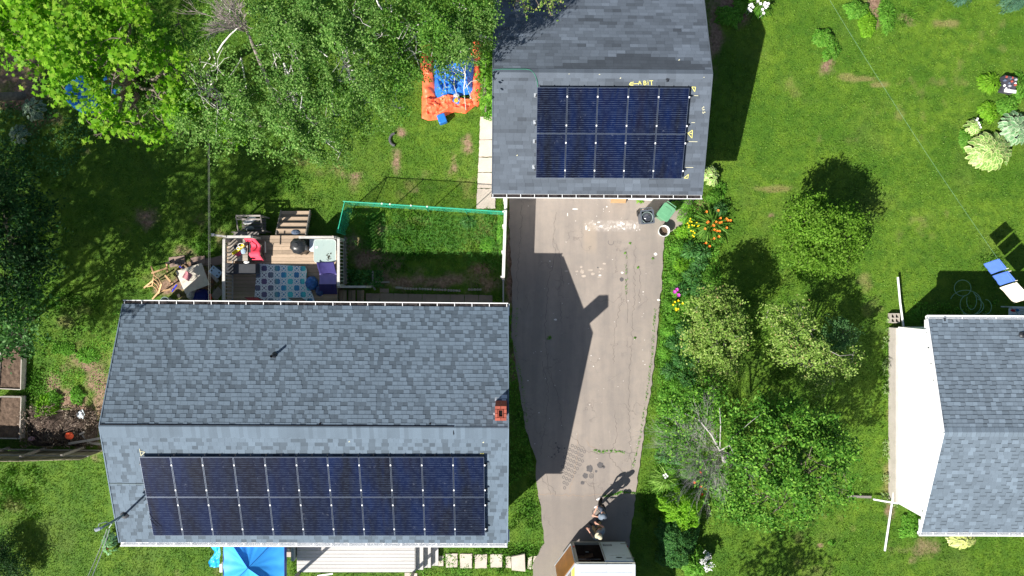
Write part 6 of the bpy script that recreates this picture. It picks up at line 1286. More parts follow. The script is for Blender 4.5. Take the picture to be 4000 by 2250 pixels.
def crown_pts(bl, r, leafarea, lai, clump=.16, shell=.45, zf=.75, twigleaves=36, gap=1.0):
    Cs = []; Os = []; tw = []
    for (x, y, z, R) in bl:
        nl = int(lai * math.pi * R * R / leafarea); nt_ = max(4, nl // twigleaves); d = r.normal(size=(nt_, 3)); d[:, 2] = np.where(d[:, 2] < -.35, -d[:, 2], d[:, 2]); d /= np.linalg.norm(d, axis=1)[:, None]
        rad_ = R * (shell + (1 - shell) * r.random(nt_) ** .6) * (1 + .22 * r.normal(size=nt_) * .6); P = np.array([x, y, z]) + d * rad_[:, None] * np.array([1, 1, zf]); tw.append((np.array([x, y, z]), P))
        per = nl // nt_; k = np.repeat(np.arange(nt_), per); g = r.normal(size=(len(k), 3)) * clump * np.array([1, 1, .6]); cs = r.uniform(.6, 1.3, nt_)[k][:, None]
        Cs.append(P[k] + g * cs + d[k] * (r.random(len(k)) * clump)[:, None]); Os.append(d[k])
    C = np.concatenate(Cs); O = np.concatenate(Os); sd = int(r.integers(1, 900))
    g = vnoise(C[:, 0] + C[:, 2] * .3, C[:, 1] - C[:, 2] * .2, .62 * gap, sd, 2); zc_ = np.concatenate([np.full(len(c), b[2]) for c, b in zip(Cs, bl)]); upper = C[:, 2] > zc_ - .1
    keep = ~((g < (.40 if gap >= 1 else .30)) & upper & (r.random(len(C)) < .86)); C[:, 2] += (g - .5) * 1.1 * gap
    return C[keep], O[keep], tw
def limb(mb, a, b, r0, r1, rr, n=6, wob=.08, sides=6):
    a = np.array(a, float); b = np.array(b, float); L = np.linalg.norm(b - a); P = []
    for k in range(n): t = k / (n - 1); p = a + (b - a) * t; p[2] += .10 * L * math.sin(math.pi * t); w = wob * L * math.sin(math.pi * t); P.append(p + np.array([rr.uniform(-w, w), rr.uniform(-w, w), 0]))
    mb.tube(P, [r0 + (r1 - r0) * k / (n - 1) for k in range(n)], sides, cap=False); return P
TREES = []
def tree(name, label, cat, base, blobs_px, leafm, barkm, T, size, area, lai=3.0, clump=.16, seed=1, trunk_r=.09, fork=.45, up=1.0, spread=.75, zf=.75, shell=.45, group=None, extra=None, twig_lim=5, world=False, twigleaves=36, out_w=.5):
    r = np.random.default_rng(seed); rr = random.Random(seed); base = np.array(base, float)
    bl = []
    for (px, py, h, rp) in blobs_px:
        if world: bl.append((px, py, h, rp))
        else: p = W(px, py, h); bl.append((p[0], p[1], h, rp * (CAMH - h) / FPX))
    C, O, tw = crown_pts(bl, r, area, lai * 1.15, clump, shell, zf, twigleaves, gap=(1.0 if max(b[2] for b in bl) > 4 else .6))
    t = thing(name, label, cat, tuple(base), group)
    V, F = leafmesh(C, size, T, r, up, spread, O, out_w); put('crown', npmesh('crown', V, F, leafm), t)
    mb = MB(); cen = np.mean([b[:3] for b in bl], 0); fz = max(b[2] for b in bl) * fork; fk = base + (cen - base) * np.array([fork * .6, fork * .6, 0]); fk[2] = fz
    limb(mb, base - np.array([0, 0, .1]), fk, trunk_r, trunk_r * .7, rr, 7, .03, 10)
    for (c, P) in tw:
        q = c.copy(); limb(mb, fk, q, trunk_r * .5, trunk_r * .16, rr, 6, .06, 6)
        for i in range(min(twig_lim, len(P))): limb(mb, q, P[rr.randrange(len(P))], trunk_r * .13, .006, rr, 4, .08, 4)
    for e in (extra or []): mb.tube([W(*p) for p in e[0]], e[1], 8, cap=False)
    mb.build('trunk', barkm, t, smooth=True); return t
L_maple = leafmat('maple_leaf', (.10, .27, .012), (.19, .40, .022), (.30, .47, .05), trans=.45)
L_birch = leafmat('birch_leaf', (.058, .16, .026), (.14, .285, .055), (.27, .42, .12), trans=.35)
L_birch2 = leafmat('birch_leaf_dark', (.050, .15, .020), (.10, .24, .03), (.19, .34, .06), trans=.35)
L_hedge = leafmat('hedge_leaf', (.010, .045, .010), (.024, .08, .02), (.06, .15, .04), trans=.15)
L_shade = leafmat('tree_leaf', (.06, .15, .02), (.09, .20, .03), (.13, .26, .05), trans=.2)
L_bush = leafmat('willow_leaf', (.085, .20, .015), (.14, .29, .025), (.21, .36, .05), trans=.4)
L_olive = leafmat('olive_leaf', (.10, .20, .028), (.19, .31, .05), (.33, .42, .13), trans=.2, dead=(.36, .24, .13))
L_oak = leafmat('broad_leaf', (.028, .11, .010), (.08, .22, .022), (.21, .40, .055), trans=.22)
L_blue = leafmat('bluish_leaf', (.05, .13, .04), (.08, .19, .06), (.13, .27, .09), trans=.25)
BR = dict(T=T_small, size=.074, area=.0025, lai=2.9, clump=.13, zf=.8, twigleaves=60, shell=.5, spread=.9)
tree('maple_tree', 'tall maple with bright yellow green lobed leaves filling the top left corner', 'tree', tuple(W(700, 385)),
     [(110, 90, 7.6, 130), (290, 70, 8.0, 150), (150, 210, 7.4, 110), (330, 210, 8.0, 150), (230, 310, 7.2, 70), (440, 320, 7.6, 85), (470, 150, 8.2, 120), (20, 110, 7.2, 110), (620, 380, 7.0, 60), (400, 440, 6.8, 60), (360, 490, 6.4, 45), (460, 460, 6.8, 40), (545, 480, 6.6, 70),
      (520, 530, 6.2, 40), (700, 330, 7.0, 60), (720, 400, 6.8, 60), (770, 450, 6.6, 50), (850, 490, 6.2, 45), (910, 560, 5.8, 45), (640, 480, 6.6, 60), (500, 40, 8.2, 100), (60, 10, 7.4, 130), (590, 250, 7.4, 60), (650, 200, 7.2, 60), (400, 520, 6.2, 35), (420, 390, 7.0, 50)],
     L_maple, M_bark, T_maple, .155, .0090, lai=2.0, clump=.17, seed=11, trunk_r=.17, spread=.75, zf=.65, twigleaves=24, shell=.5)
tree('broadleaf_tree', 'darker green tree filling the gap between the maple and the birches', 'tree', (-9.8, 6.4, 0), [(560, 60, 5.6, 120), (620, 160, 5.4, 100), (560, 210, 5.2, 90), (600, 330, 4.6, 90), (520, 400, 4.2, 80), (640, 420, 4.2, 80), (700, 90, 5.4, 90), (660, 250, 5, 90), (700, 530, 3.4, 60)], L_birch2, M_bark, T_oval, .10, .0045, lai=1.9, clump=.2, seed=12, trunk_r=.11)
tw_ex = lambda: None
bi = [('nearest to the maple, its pale twigs and white leader showing', tuple(W(900, 420)), [(850, 260, 7.4, 90), (780, 350, 7.2, 90), (850, 430, 7.2, 110), (960, 470, 7.0, 90), (870, 540, 6.6, 70), (970, 380, 7.2, 60), (760, 480, 6.6, 70), (900, 40, 7.2, 70), (730, 220, 6.8, 60), (1010, 540, 6.2, 50), (820, 140, 6.6, 50), (700, 420, 6.4, 60)], [([(848, 205, 7.6), (870, 170, 7.8), (900, 135, 8.0), (932, 105, 8.2)], [.02, .024, .02, .016]), ([(942, 228, 7.0), (950, 270, 7.2), (962, 345, 7.4)], [.03, .022, .015]), ([(940, 235, 7.1), (915, 275, 7.3), (890, 308, 7.4)], [.02, .016, .01])]),
      ('second from the maple, crown reaching lowest over the lawn', tuple(W(1190, 430)), [(1120, 90, 7.8, 110), (1060, 170, 7.6, 90), (1160, 220, 7.8, 110), (1130, 400, 7.4, 110), (1180, 330, 7.6, 100), (1250, 470, 7.0, 100), (1150, 520, 6.8, 90), (1270, 560, 6.2, 70), (1330, 600, 5.6, 45), (1210, 590, 6.0, 50), (1290, 380, 7.2, 90), (1060, 30, 7.6, 80)], [([(1110, 248, 7.8), (1125, 285, 7.9), (1150, 312, 7.9), (1165, 335, 8.0)], [.035, .035, .03, .022]), ([(1222, 180, 8.0), (1250, 200, 8.1), (1280, 222, 8.1)], [.02, .022, .015]), ([(1165, 335, 8.0), (1180, 380, 8.0), (1172, 430, 7.9)], [.018, .012, .008])]),
      ('third from the maple in the middle of the row', tuple(W(1390, 330)), [(1290, 130, 7.8, 110), (1240, 30, 8.0, 100), (1380, 60, 8.0, 110), (1360, 220, 7.6, 110), (1330, 320, 7.4, 100), (1440, 250, 7.2, 90), (1450, 400, 6.0, 80), (1400, 470, 5.4, 70), (1490, 140, 7.4, 80), (1520, 30, 7.6, 90), (1420, 340, 6.8, 70)], [([(1472, 0, 8.2), (1480, 20, 8.2), (1492, 38, 8.2)], [.025, .022, .02]), ([(1528, 20, 7.8), (1530, 48, 7.8)], [.03, .03])]),
      ('fourth in the row, above the collapsed inflatable', tuple(W(1570, 260)), [(1600, 90, 7.4, 100), (1540, 230, 6.8, 80), (1620, 210, 7.0, 80), (1600, 290, 6.4, 60), (1700, 60, 7.4, 100), (1690, 160, 7.2, 80), (1560, 330, 5.6, 60), (1660, 250, 6.2, 50), (1790, 30, 7.4, 90), (1550, 420, 4.6, 55)], []),
      ('rightmost of the row, touching the garage roof', tuple(W(1770, 150)), [(1770, 130, 7.0, 90), (1830, 90, 7.0, 80), (1880, 30, 7.0, 70), (1730, 215, 6.4, 65), (1800, 205, 6.2, 55), (1880, 160, 5.6, 50), (1760, 270, 5.4, 35), (1850, 235, 5.2, 35), (1740, 340, 4.6, 16), (1728, 365, 4.4, 12), (1790, 390, 4.2, 12), (1840, 385, 4.2, 10)], [([(1848, 148, 5.2), (1880, 140, 5.4), (1900, 145, 5.4), (1918, 158, 5.6)], [.03, .035, .035, .03]), ([(1820, 430, 4.0), (1812, 350, 4.4), (1818, 290, 4.8), (1800, 240, 5.2)], [.008, .014, .02, .03]), ([(1812, 350, 4.4), (1840, 318, 4.5), (1870, 312, 4.5)], [.010, .009, .006]), ([(1818, 290, 4.8), (1770, 262, 4.8), (1750, 275, 4.7)], [.010, .008, .006])])]
for k, (ds, base, bl, ex_) in enumerate(bi): tree('birch_tree', 'birch tree ' + ds, 'tree', base, bl, L_birch if k != 3 else L_birch2, M_birch, seed=20 + k, trunk_r=.055, group='birches along the top', extra=ex_, **BR)
tree('roof_branch_tree', 'tree behind the garage dangling leafy sprigs over the top edge of its roof', 'tree', (-.6, 13.2, 0), [(2030, 10, 6.4, 26), (2060, 40, 6.2, 16), (2055, 62, 6.1, 10), (2150, 10, 6.4, 26), (2152, 60, 6.1, 13), (2165, 30, 6.2, 18), (2105, 20, 6.3, 14), (2190, 5, 6.4, 18), (2030, -60, 6.6, 60), (2140, -80, 6.6, 80), (2010, 25, 6.2, 12), (1990, -120, 6.6, 80)], L_olive, M_bark, T_oval, .075, .0026, lai=1.8, clump=.07, seed=31, trunk_r=.08, twigleaves=12)
tree('tall_shrub', 'upright large leafed shrub squeezed between the inflatable and the garage wall', 'shrub', (-1.05, 6.9, 0), [(1895, 270, 3.0, 26), (1900, 320, 3.2, 26), (1903, 365, 2.8, 22), (1890, 400, 2.4, 22), (1898, 230, 3.6, 22), (1880, 330, 4.2, 14), (1885, 385, 4.0, 12)], leafmat('lime_broad', (.09, .24, .02), (.15, .34, .03), (.22, .42, .06)), M_bark, T_oval, .13, .008, lai=3, clump=.10, seed=33, trunk_r=.03, twigleaves=10)
# dead twigs
def twigs(mb, c, d, L, depth, r0, rr, spread=.5):
    e = c + d * L; m_ = c + d * L * .5 + np.array([rr.gauss(0, .05) * L, rr.gauss(0, .05) * L, rr.gauss(0, .03) * L]); mb.tube([c, m_, e], [r0, r0 * .8, r0 * .6], 3 if depth < 3 else 5, cap=False)
    if depth:
        for k in range(rr.choice([3, 4, 5])):
            f = rr.uniform(.35, 1); q = c + d * L * f; nd = d + np.array([rr.gauss(0, spread), rr.gauss(0, spread), rr.gauss(0, spread * .7)]); nd /= np.linalg.norm(nd); twigs(mb, q, nd, L * rr.uniform(.5, .75), depth - 1, r0 * .58, rr, spread)
M_twigp = mat('pinkish_twig', (.36, .30, .29), .9, .1, .2, 5)
rr = random.Random(5); tg = thing('dead_tree', 'bare dead treetop with pinkish grey twigs between the birches at the top edge', 'tree', (-8.6, 6.6, 0)); mb = MB(); b0 = W(965, 120, 7.4)
mb.tube([(-8.6, 6.6, 0), (-8.3, 6.8, 3.5), b0], [.09, .07, .045], 8)
for k in range(13): tgt = W(rr.uniform(810, 930), rr.uniform(-20, 120), 7.6 + rr.random()); d = tgt - b0; L = np.linalg.norm(d); twigs(mb, b0, d / L, L * rr.uniform(.6, 1.0), 3, .018, rr, .28)
mb.build('bare_branches', M_twigp, tg)
# left hedge in shade
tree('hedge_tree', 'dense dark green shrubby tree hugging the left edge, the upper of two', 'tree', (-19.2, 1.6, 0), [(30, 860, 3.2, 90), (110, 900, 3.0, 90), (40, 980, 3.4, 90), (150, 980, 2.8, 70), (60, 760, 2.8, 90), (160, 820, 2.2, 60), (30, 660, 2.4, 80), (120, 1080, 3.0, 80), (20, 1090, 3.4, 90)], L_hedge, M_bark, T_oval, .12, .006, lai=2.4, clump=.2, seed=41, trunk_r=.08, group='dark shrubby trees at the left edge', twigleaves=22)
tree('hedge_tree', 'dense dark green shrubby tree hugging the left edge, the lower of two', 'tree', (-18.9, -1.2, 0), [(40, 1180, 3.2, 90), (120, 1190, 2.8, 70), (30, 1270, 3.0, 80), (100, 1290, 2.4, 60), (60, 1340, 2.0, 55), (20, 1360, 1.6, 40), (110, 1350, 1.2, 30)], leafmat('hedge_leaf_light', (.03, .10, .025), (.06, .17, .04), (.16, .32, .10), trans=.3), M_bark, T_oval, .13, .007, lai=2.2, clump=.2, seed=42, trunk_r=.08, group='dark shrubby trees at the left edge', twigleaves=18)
sh = [('whose leaning grey trunk shows below the maple', (-19.3, 7.6, 0), [(-23.8, 4.6, 7.5, 1.5), (-22.4, 1.2, 8.2, 1.7), (-20.9, 4.4, 9.0, 1.0), (-25.2, 2.0, 8, 1.7), (-23.1, -.9, 8, 1.5), (-24.4, -2.2, 8, 1.5), (-24.1, -3.6, 8, 1.4), (-22.8, -2.6, 8.2, 1.1), (-26.6, 3.6, 8, 1.5), (-26.8, 1.6, 8.2, 1.5), (-25.8, .2, 8, 1.4), (-25.9, -1.6, 8, 1.4)], .17), ('rooted in the upper hedge with its crown out of the picture', (-19.6, .2, 0), [(-16.6, -.4, 9.2, 1.25), (-17.9, -2.0, 8.6, 1.3), (-18.7, .6, 8.4, 1.3), (-20.0, -1.2, 8.4, 1.6), (-17.2, .9, 9.6, .9), (-19.4, -3.1, 8.2, 1.1), (-18.4, -3.7, 8.4, 1.2), (-17.0, -1.2, 8.2, 1.1), (-18.2, 1.9, 8.6, 1.1)], .12),
      ('rooted in the lower hedge with its crown out of the picture', (-20.4, -2.4, 0), [(-20.6, -3.4, 7.4, 1.0), (-22.0, -5.6, 7.0, .9), (-21.9, -1.8, 7.8, 1.5), (-23.6, -3.4, 7.2, 1.3), (-21.4, .3, 8.4, 1.1)], .12)]
for k, (ds, base, bl, tr_) in enumerate(sh): tree('shade_tree', 'tall shade tree ' + ds, 'tree', base, bl, L_shade, M_bark, T_oval, .16, .011, lai=3.4, clump=.3, seed=51 + k, trunk_r=tr_, group='tall shade trees at the left edge', world=True, twigleaves=24, fork=.7)
tree('shade_tree', 'small tree just below the bottom edge shading the lower lawn', 'tree', (6.6, -14.6, 0), [(6.4, -14.2, 4.6, 1.0), (7.4, -13.8, 4.0, .8), (5.9, -14.9, 5.2, .9), (8.3, -14.4, 4.0, .8)], L_shade, M_bark, T_oval, .14, .009, lai=1.5, clump=.3, seed=57, trunk_r=.08, world=True, twigleaves=24, fork=.7)
# dark conifer, bottom left
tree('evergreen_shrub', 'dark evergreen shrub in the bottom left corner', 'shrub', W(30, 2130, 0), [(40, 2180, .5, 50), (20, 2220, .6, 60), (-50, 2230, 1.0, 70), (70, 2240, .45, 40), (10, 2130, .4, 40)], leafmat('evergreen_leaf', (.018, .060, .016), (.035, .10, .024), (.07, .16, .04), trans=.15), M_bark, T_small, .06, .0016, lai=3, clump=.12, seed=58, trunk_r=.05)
# right yard
tree('willow_shrub', 'big rounded bright green feathery bush in the middle of the right lawn', 'shrub', W(3170, 900, 0), [(3160, 840, 2.4, 60), (3200, 880, 2.3, 80), (3120, 860, 1.9, 60), (3260, 860, 1.9, 60), (3300, 920, 1.5, 60), (3320, 870, 1.5, 40), (3100, 930, 1.6, 70), (3180, 960, 1.7, 90), (3150, 1030, .9, 60), (3250, 1000, 1.1, 70), (3310, 990, .8, 45), (3120, 800, 1.7, 40), (3200, 800, 1.9, 40), (3350, 870, 1.3, 22)], L_bush, M_bark, T_small, .095, .0038, lai=5.2, clump=.14, twigleaves=44, seed=61, trunk_r=.05, up=.8, zf=.8)
tree('lilac_tree', 'pale olive leaved bushy tree beside the flower bed in the middle of the right yard', 'tree', W(2830, 1290, 0), [(2740, 1190, 2.2, 50), (2800, 1170, 2.4, 50), (2850, 1215, 2.4, 48), (2770, 1250, 2.5, 70), (2720, 1320, 2.0, 60), (2830, 1300, 2.6, 80), (2870, 1280, 2.2, 36), (2780, 1360, 2.2, 70), (2850, 1370, 1.9, 42), (2730, 1400, 1.5, 40), (2830, 1430, 1.4, 45), (2780, 1470, 1.0, 40)], L_olive, M_twig, T_oval, .085, .0032, lai=4.6, clump=.13, seed=62, trunk_r=.05)
tree('open_tree', 'sparse straggly tree with gaps and bare branches right of the olive leaved one', 'tree', W(3060, 1420, 0), [(2990, 1235, 2.8, 32), (3040, 1240, 2.9, 35), (3060, 1310, 3.0, 45), (3100, 1270, 3.0, 35), (3130, 1220, 2.8, 30), (3150, 1290, 3.0, 40), (3110, 1360, 2.8, 45), (3180, 1350, 2.9, 40), (3060, 1380, 2.3, 45), (3170, 1430, 2.5, 50), (3230, 1420, 2.6, 40), (3290, 1430, 2.4, 35), (3200, 1490, 2.2, 45), (3330, 1400, 2.2, 25), (3120, 1200, 2.6, 18)], L_olive, M_twig, T_oval, .085, .0032, lai=3.8, clump=.12, seed=63, trunk_r=.05, extra=[([(3130, 1300, 2.8), (3200, 1350, 3.0), (3280, 1390, 2.9), (3330, 1385, 2.8)], [.02, .018, .012, .006]), ([(3100, 1380, 2.4), (3180, 1320, 3.0), (3110, 1215, 2.9)], [.02, .014, .006])])
tree('bluish_shrub', 'small blue green round shrub in tree shade near the neighbouring house', 'shrub', W(3270, 1320, 0), [(3260, 1290, 1.3, 40), (3290, 1280, 1.3, 35), (3250, 1330, 1.1, 40), (3290, 1340, 1.2, 40), (3310, 1310, 1.0, 30)], L_blue, M_bark, T_oval, .075, .003, lai=3.2, clump=.09, seed=64, trunk_r=.03)
OK_ = [(2990, 1620, 2.6, 70), (3060, 1600, 2.71, 50), (3110, 1670, 3.61, 80), (3200, 1690, 3.51, 65), (3260, 1760, 3.42, 65), (3300, 1730, 2.87, 35), (3290, 1840, 3.1, 60), (3160, 1790, 4.12, 90), (3050, 1740, 3.96, 90), (2980, 1710, 3.37, 60), (2950, 1800, 3.38, 75), (3040, 1850, 3.95, 90), (3180, 1890, 3.76, 85), (3280, 1910, 2.85, 50), (2990, 1930, 3.14, 75), (2900, 1900, 2.43, 60), (2930, 1990, 1.89, 50), (3040, 1990, 2.77, 50), (3000, 2030, 1.95, 30), (3100, 1970, 3.18, 50), (2820, 1990, 1.62, 35), (2880, 1840, 2.44, 50), (2870, 1960, 1.8, 45)]
tree('broadleaf_tree', 'large dark green round leaved tree in the lower middle of the right yard', 'tree', W(3080, 1840, 0), OK_, L_oak, M_bark, T_oval, .11, .0052, lai=5.0, clump=.15, seed=65, trunk_r=.08, twigleaves=34, shell=.6, spread=.9)
rr = random.Random(6); tg = thing('dead_tree', 'mostly bare grey branched tree between the flower bed and the dark round leaved tree', 'tree', W(2830, 1790, 0)); mb = MB(); b0 = W(2812, 1760, 1.6); mb.tube([W(2830, 1800, 0), W(2822, 1780, .9), b0], [.09, .08, .07], 8)
for k in range(34):
    a = rr.choice([rr.uniform(-2.8, -.3), rr.uniform(1.2, 3.6)]); tgt = W(2812, 1755, 3.0) + np.array([math.cos(a) * rr.uniform(.7, 1.6), math.sin(a) * rr.uniform(.7, 1.6), rr.uniform(-.9, .2)]); d = tgt - b0; L = np.linalg.norm(d); twigs(mb, b0, d / L, L * rr.uniform(.6, .95), 3, .010, rr, .28)
for pts, r_ in (([(2812, 1760, 2.4), (2780, 1700, 2.9), (2730, 1640, 3.0), (2640, 1600, 2.9)], [.04, .03, .018, .008]), ([(2812, 1760, 2.4), (2850, 1740, 2.9), (2870, 1780, 3.0)], [.03, .025, .012]), ([(2812, 1755, 2.4), (2815, 1660, 3.0), (2810, 1580, 3.0)], [.025, .018, .008]), ([(2850, 1720, 2.8), (2930, 1650, 3.0), (3000, 1595, 3.1)], [.012, .009, .006])): mb.tube([W(*p) for p in pts], r_, 7, cap=False)
mb.build('bare_branches', mat('silvery_twig', (.40, .385, .37), .9, .1, .2, 5), tg)
r = np.random.default_rng(66); bl = [(*W(px, py, h), q * .0093) for px, py, h, q in ((2620, 1590, 2.6, 45), (2650, 1680, 2.4, 45), (2700, 1580, 2.8, 50), (2760, 1560, 2.8, 45), (2830, 1640, 2.7, 40), (2700, 1660, 2.6, 40), (2870, 1700, 2.8, 45), (2890, 1600, 2.7, 35), (2640, 1760, 2.2, 40), (2830, 1900, 2.2, 50), (2770, 1880, 1.9, 40), (2740, 1800, 2.2, 30), (2890, 1780, 2.6, 40), (2810, 1960, 1.7, 35))]
C, O, _ = crown_pts([(b[0], b[1], b[2], b[3]) for b in bl], r, .0042, 3.6, .17, .5, .7, 24, gap=.5); V, F = leafmesh(C, .10, T_oval, r, 1, .7, O, .4); put('sparse_leaves', npmesh('sparse_leaves', V, F, L_oak), tg)

# ---------------- mounds, hostas, lilies
def mound(name, label, px, py, R, h, leafm, T=T_long, size=.12, n=400, seed=1, group=None, cat='plant', flowers=None, up=.7, zf=1.0, ry=None, droop=.3, flowersize=.045, fm=None):
    r = np.random.default_rng(seed); b = W(px, py, h * .6); b[2] = 0; ry = ry or R; t = thing(name, label, cat, tuple(b), group)
    a = r.uniform(0, 2 * np.pi, n); q = np.sqrt(r.random(n)); x = q * np.cos(a); y = q * np.sin(a); lump_ = .6 + .7 * vnoise(x * R + b[0], y * ry + b[1], .22, 301, 2)
    irr = .50 + 1.05 * vnoise(np.cos(a) * 2.2 + seed * 1.3, np.sin(a) * 2.2 + seed * .7, 1, 302, 3); x = x * irr; y = y * irr
    z = h * np.sqrt(np.clip(1 - q ** 2.2, 0, 1)) * lump_ * (1 - .45 * r.random(n) ** 2) + .02
    C = np.stack([b[0] + x * R, b[1] + y * ry, z * zf], 1); O = np.stack([x, y, np.zeros(n)], 1); V, F = leafmesh(C, size, T, r, up, .35, O, .6, tang=np.stack([x, y, np.full(n, -.15)], 1) * 2, droop=droop)
    put('foliage', npmesh('foliage', V, F, leafm), t)
    for k, (fx, fy) in enumerate(flowers or []):
        zz = h * 1.0 + .06; p = W(fx, fy, zz); fb_ = MB(); rr = random.Random(seed + k)
        for s in range(6):
            a_ = s * math.pi / 3 + rr.random() * .3; tip = p + np.array([math.cos(a_), math.sin(a_), .25]) * flowersize; sd = np.array([-math.sin(a_), math.cos(a_), 0]) * flowersize * .36; mid = p + (tip - p) * .55 + np.array([0, 0, flowersize * .12]); fb_.add([p - np.array([0, 0, flowersize * .3]), mid - sd, tip, mid + sd], [(0, 1, 2, 3)])
        fb_.tube([p - np.array([0, 0, .01]), (p[0], p[1], .05)], .004, 4, cap=False); fb_.build('flower', fm, t)
    return t
P_dark = leafmat('peony_leaf', (.025, .105, .022), (.055, .17, .035), (.11, .26, .07), trans=.2, rough=.5, spec=.22)
P_mid = leafmat('perennial_leaf', (.06, .20, .018), (.12, .31, .03), (.20, .41, .06), trans=.3)
P_lime = leafmat('lime_leaf', (.12, .32, .015), (.20, .42, .025), (.28, .50, .05), trans=.4)
P_strap = leafmat('daylily_leaf', (.06, .17, .02), (.11, .25, .03), (.20, .36, .06), trans=.3)
F_or = mat('orange_petal', (.90, .24, .03), .6); F_yel = mat('yellow_petal', (.85, .66, .01), .6); F_mag = mat('magenta_petal', (.60, .07, .50), .6); F_w = mat('white_petal', (.80, .80, .78), .6)
T_strap = np.array([(0, 0), (.030, .3), (.026, .65), (0, 1), (-.026, .65), (-.030, .3)])
z4 = lambda lst: [(1900 + x / 2.229, 700 + y / 2.229) for x, y in lst]
bed = [ (2685, 795, .24, .5, 'm'), (2640, 800, .18, .35, 'm'), (2790, 770, .22, .5, 'm'), (2815, 815, .2, .5, 'd'), (2680, 845, .26, .4, 'm'), (2668, 905, .24, .4, 'l2'), (2650, 965, .26, .4, 'm'), (2640, 1010, .22, .3, 'm'), (2700, 975, .30, .55, 'd'), (2745, 985, .28, .55, 'd'), (2735, 1030, .24, .5, 'd'), (2662, 1035, .26, .42, 'l'),
        (2705, 1080, .30, .5, 'd'), (2765, 1080, .26, .45, 'm'), (2640, 1090, .22, .35, 'm'), (2660, 1130, .25, .4, 'd'), (2730, 1130, .30, .55, 'd'), (2790, 1110, .22, .3, 'm'), (2690, 1180, .28, .5, 'm'), (2620, 1180, .22, .4, 'm'), (2745, 1190, .26, .45, 'd'), (2640, 1240, .25, .4, 'm'), (2615, 1290, .22, .45, 'm'), (2670, 1290, .30, .6, 'd'), (2640, 1340, .30, .6, 'd'), (2700, 1350, .30, .6, 'd'), (2600, 1380, .22, .4, 'm'), (2660, 1410, .30, .6, 'd'), (2720, 1420, .26, .55, 'd'),
        (2620, 1450, .26, .5, 'd'), (2690, 1480, .30, .6, 'd'), (2640, 1510, .26, .55, 'm'), (2760, 1450, .24, .35, 'l2'), (2770, 1520, .24, .35, 'l2'), (2720, 1540, .25, .45, 'm'), (2600, 1540, .20, .4, 'm'), (2600, 1600, .24, .5, 'm'), (2660, 1620, .26, .5, 'm'), (2590, 1670, .24, .5, 'm'), (2640, 1700, .28, .6, 'd'), (2600, 1730, .26, .55, 'm'), (2600, 1780, .28, .6, 'd'), (2650, 1790, .26, .6, 'd'), (2690, 1740, .24, .5, 'm'), (2620, 1830, .25, .5, 'm'), (2690, 1850, .26, .55, 'm'), (2640, 1900, .24, .5, 'm')]
bed.sort(key=lambda q: q[1]); cnt = {}
KN = {'m': ('perennial', P_mid, 'mid green leafy perennial'), 'd': ('peony_bush', P_dark, 'dark glossy peony clump'), 'l': ('lime_perennial', P_lime, 'lime yellow bushy perennial'), 'l2': ('low_perennial', P_lime, 'low light green perennial')}
NUM = ORD + ['fifteenth', 'sixteenth', 'seventeenth', 'eighteenth', 'nineteenth', 'twentieth', 'twenty-first', 'twenty-second', 'twenty-third', 'twenty-fourth', 'twenty-fifth', 'twenty-sixth', 'twenty-seventh', 'twenty-eighth', 'twenty-ninth', 'thirtieth']
tot = {k: sum(1 for b in bed if b[4] == k) for k in KN}
for i_, (px, py, R, h, k) in enumerate(bed):
    nm, lm, ds = KN[k]; c_ = cnt.get(k, 0); cnt[k] = c_ + 1
    lab = f'{ds} in the driveway bed' + (f', {NUM[c_]} of its kind down from the garage' if tot[k] > 1 else ' below the orange lilies')
    mound(nm, lab, px, py, R * 1.05, h, lm, T_long if k != 'l2' else T_oval, .14 if k == 'd' else (.085 if k == 'm' else .07), 420 if k == 'd' else 620, 400 + i_, 'perennials along the driveway bed')
mound('daylily', 'daylily clump with many orange flowers beside the bins', 2775, 875, .48, .55, P_strap, T_strap, .55, 420, 501, flowers=z4([(1917, 283), (2018, 273), (1922, 378), (2090, 345), (2105, 358), (2125, 360), (1980, 405), (2000, 372), (2038, 340), (2030, 380), (2092, 423), (1903, 432), (1985, 440), (2030, 452), (2025, 500), (1982, 517), (1912, 556), (1943, 584), (1975, 400), (2045, 375), (1930, 372), (2010, 450)]), fm=F_or, flowersize=.052, droop=.35)
mound('daylily', 'second daylily clump with dark orange flowers under the dead branches', 2745, 1860, .35, .6, P_strap, T_strap, .5, 260, 502, flowers=[(2500 + x / 1.811, 1450 + y / 1.811) for x, y in ((428, 715), (383, 787), (430, 820), (460, 838), (440, 872), (428, 888), (495, 778), (537, 765))], fm=mat('deep_orange_petal', (.75, .13, .03), .6), flowersize=.06)
mound('yellow_flowers', 'yellow flowered perennial between the white bucket and orange lilies', 2702, 892, .25, .45, P_mid, T_oval, .06, 500, 503, flowers=z4([(1750, 385), (1770, 365), (1785, 372), (1762, 402), (1790, 400), (1808, 405), (1775, 345), (1830, 380), (1780, 450), (1800, 455), (1812, 470), (1795, 490), (1805, 500), (1840, 410), (1760, 420), (1850, 400)]), fm=F_yel, flowersize=.036)
mound('magenta_flowers', 'low plant with three magenta blooms at the driveway edge', 2640, 1143, .18, .35, P_mid, T_oval, .07, 300, 504, flowers=z4([(1658, 962), (1638, 982), (1672, 1010)]), fm=F_mag, flowersize=.085)
mound('yellow_flowers', 'small marigold patch with yellow blooms below the magenta flowers', 2640, 1190, .2, .35, P_mid, T_oval, .07, 300, 505, flowers=z4([(1670, 1058), (1640, 1070), (1625, 1095), (1708, 1082), (1648, 1128), (1670, 1132), (1652, 1140)]), fm=F_yel, flowersize=.05)
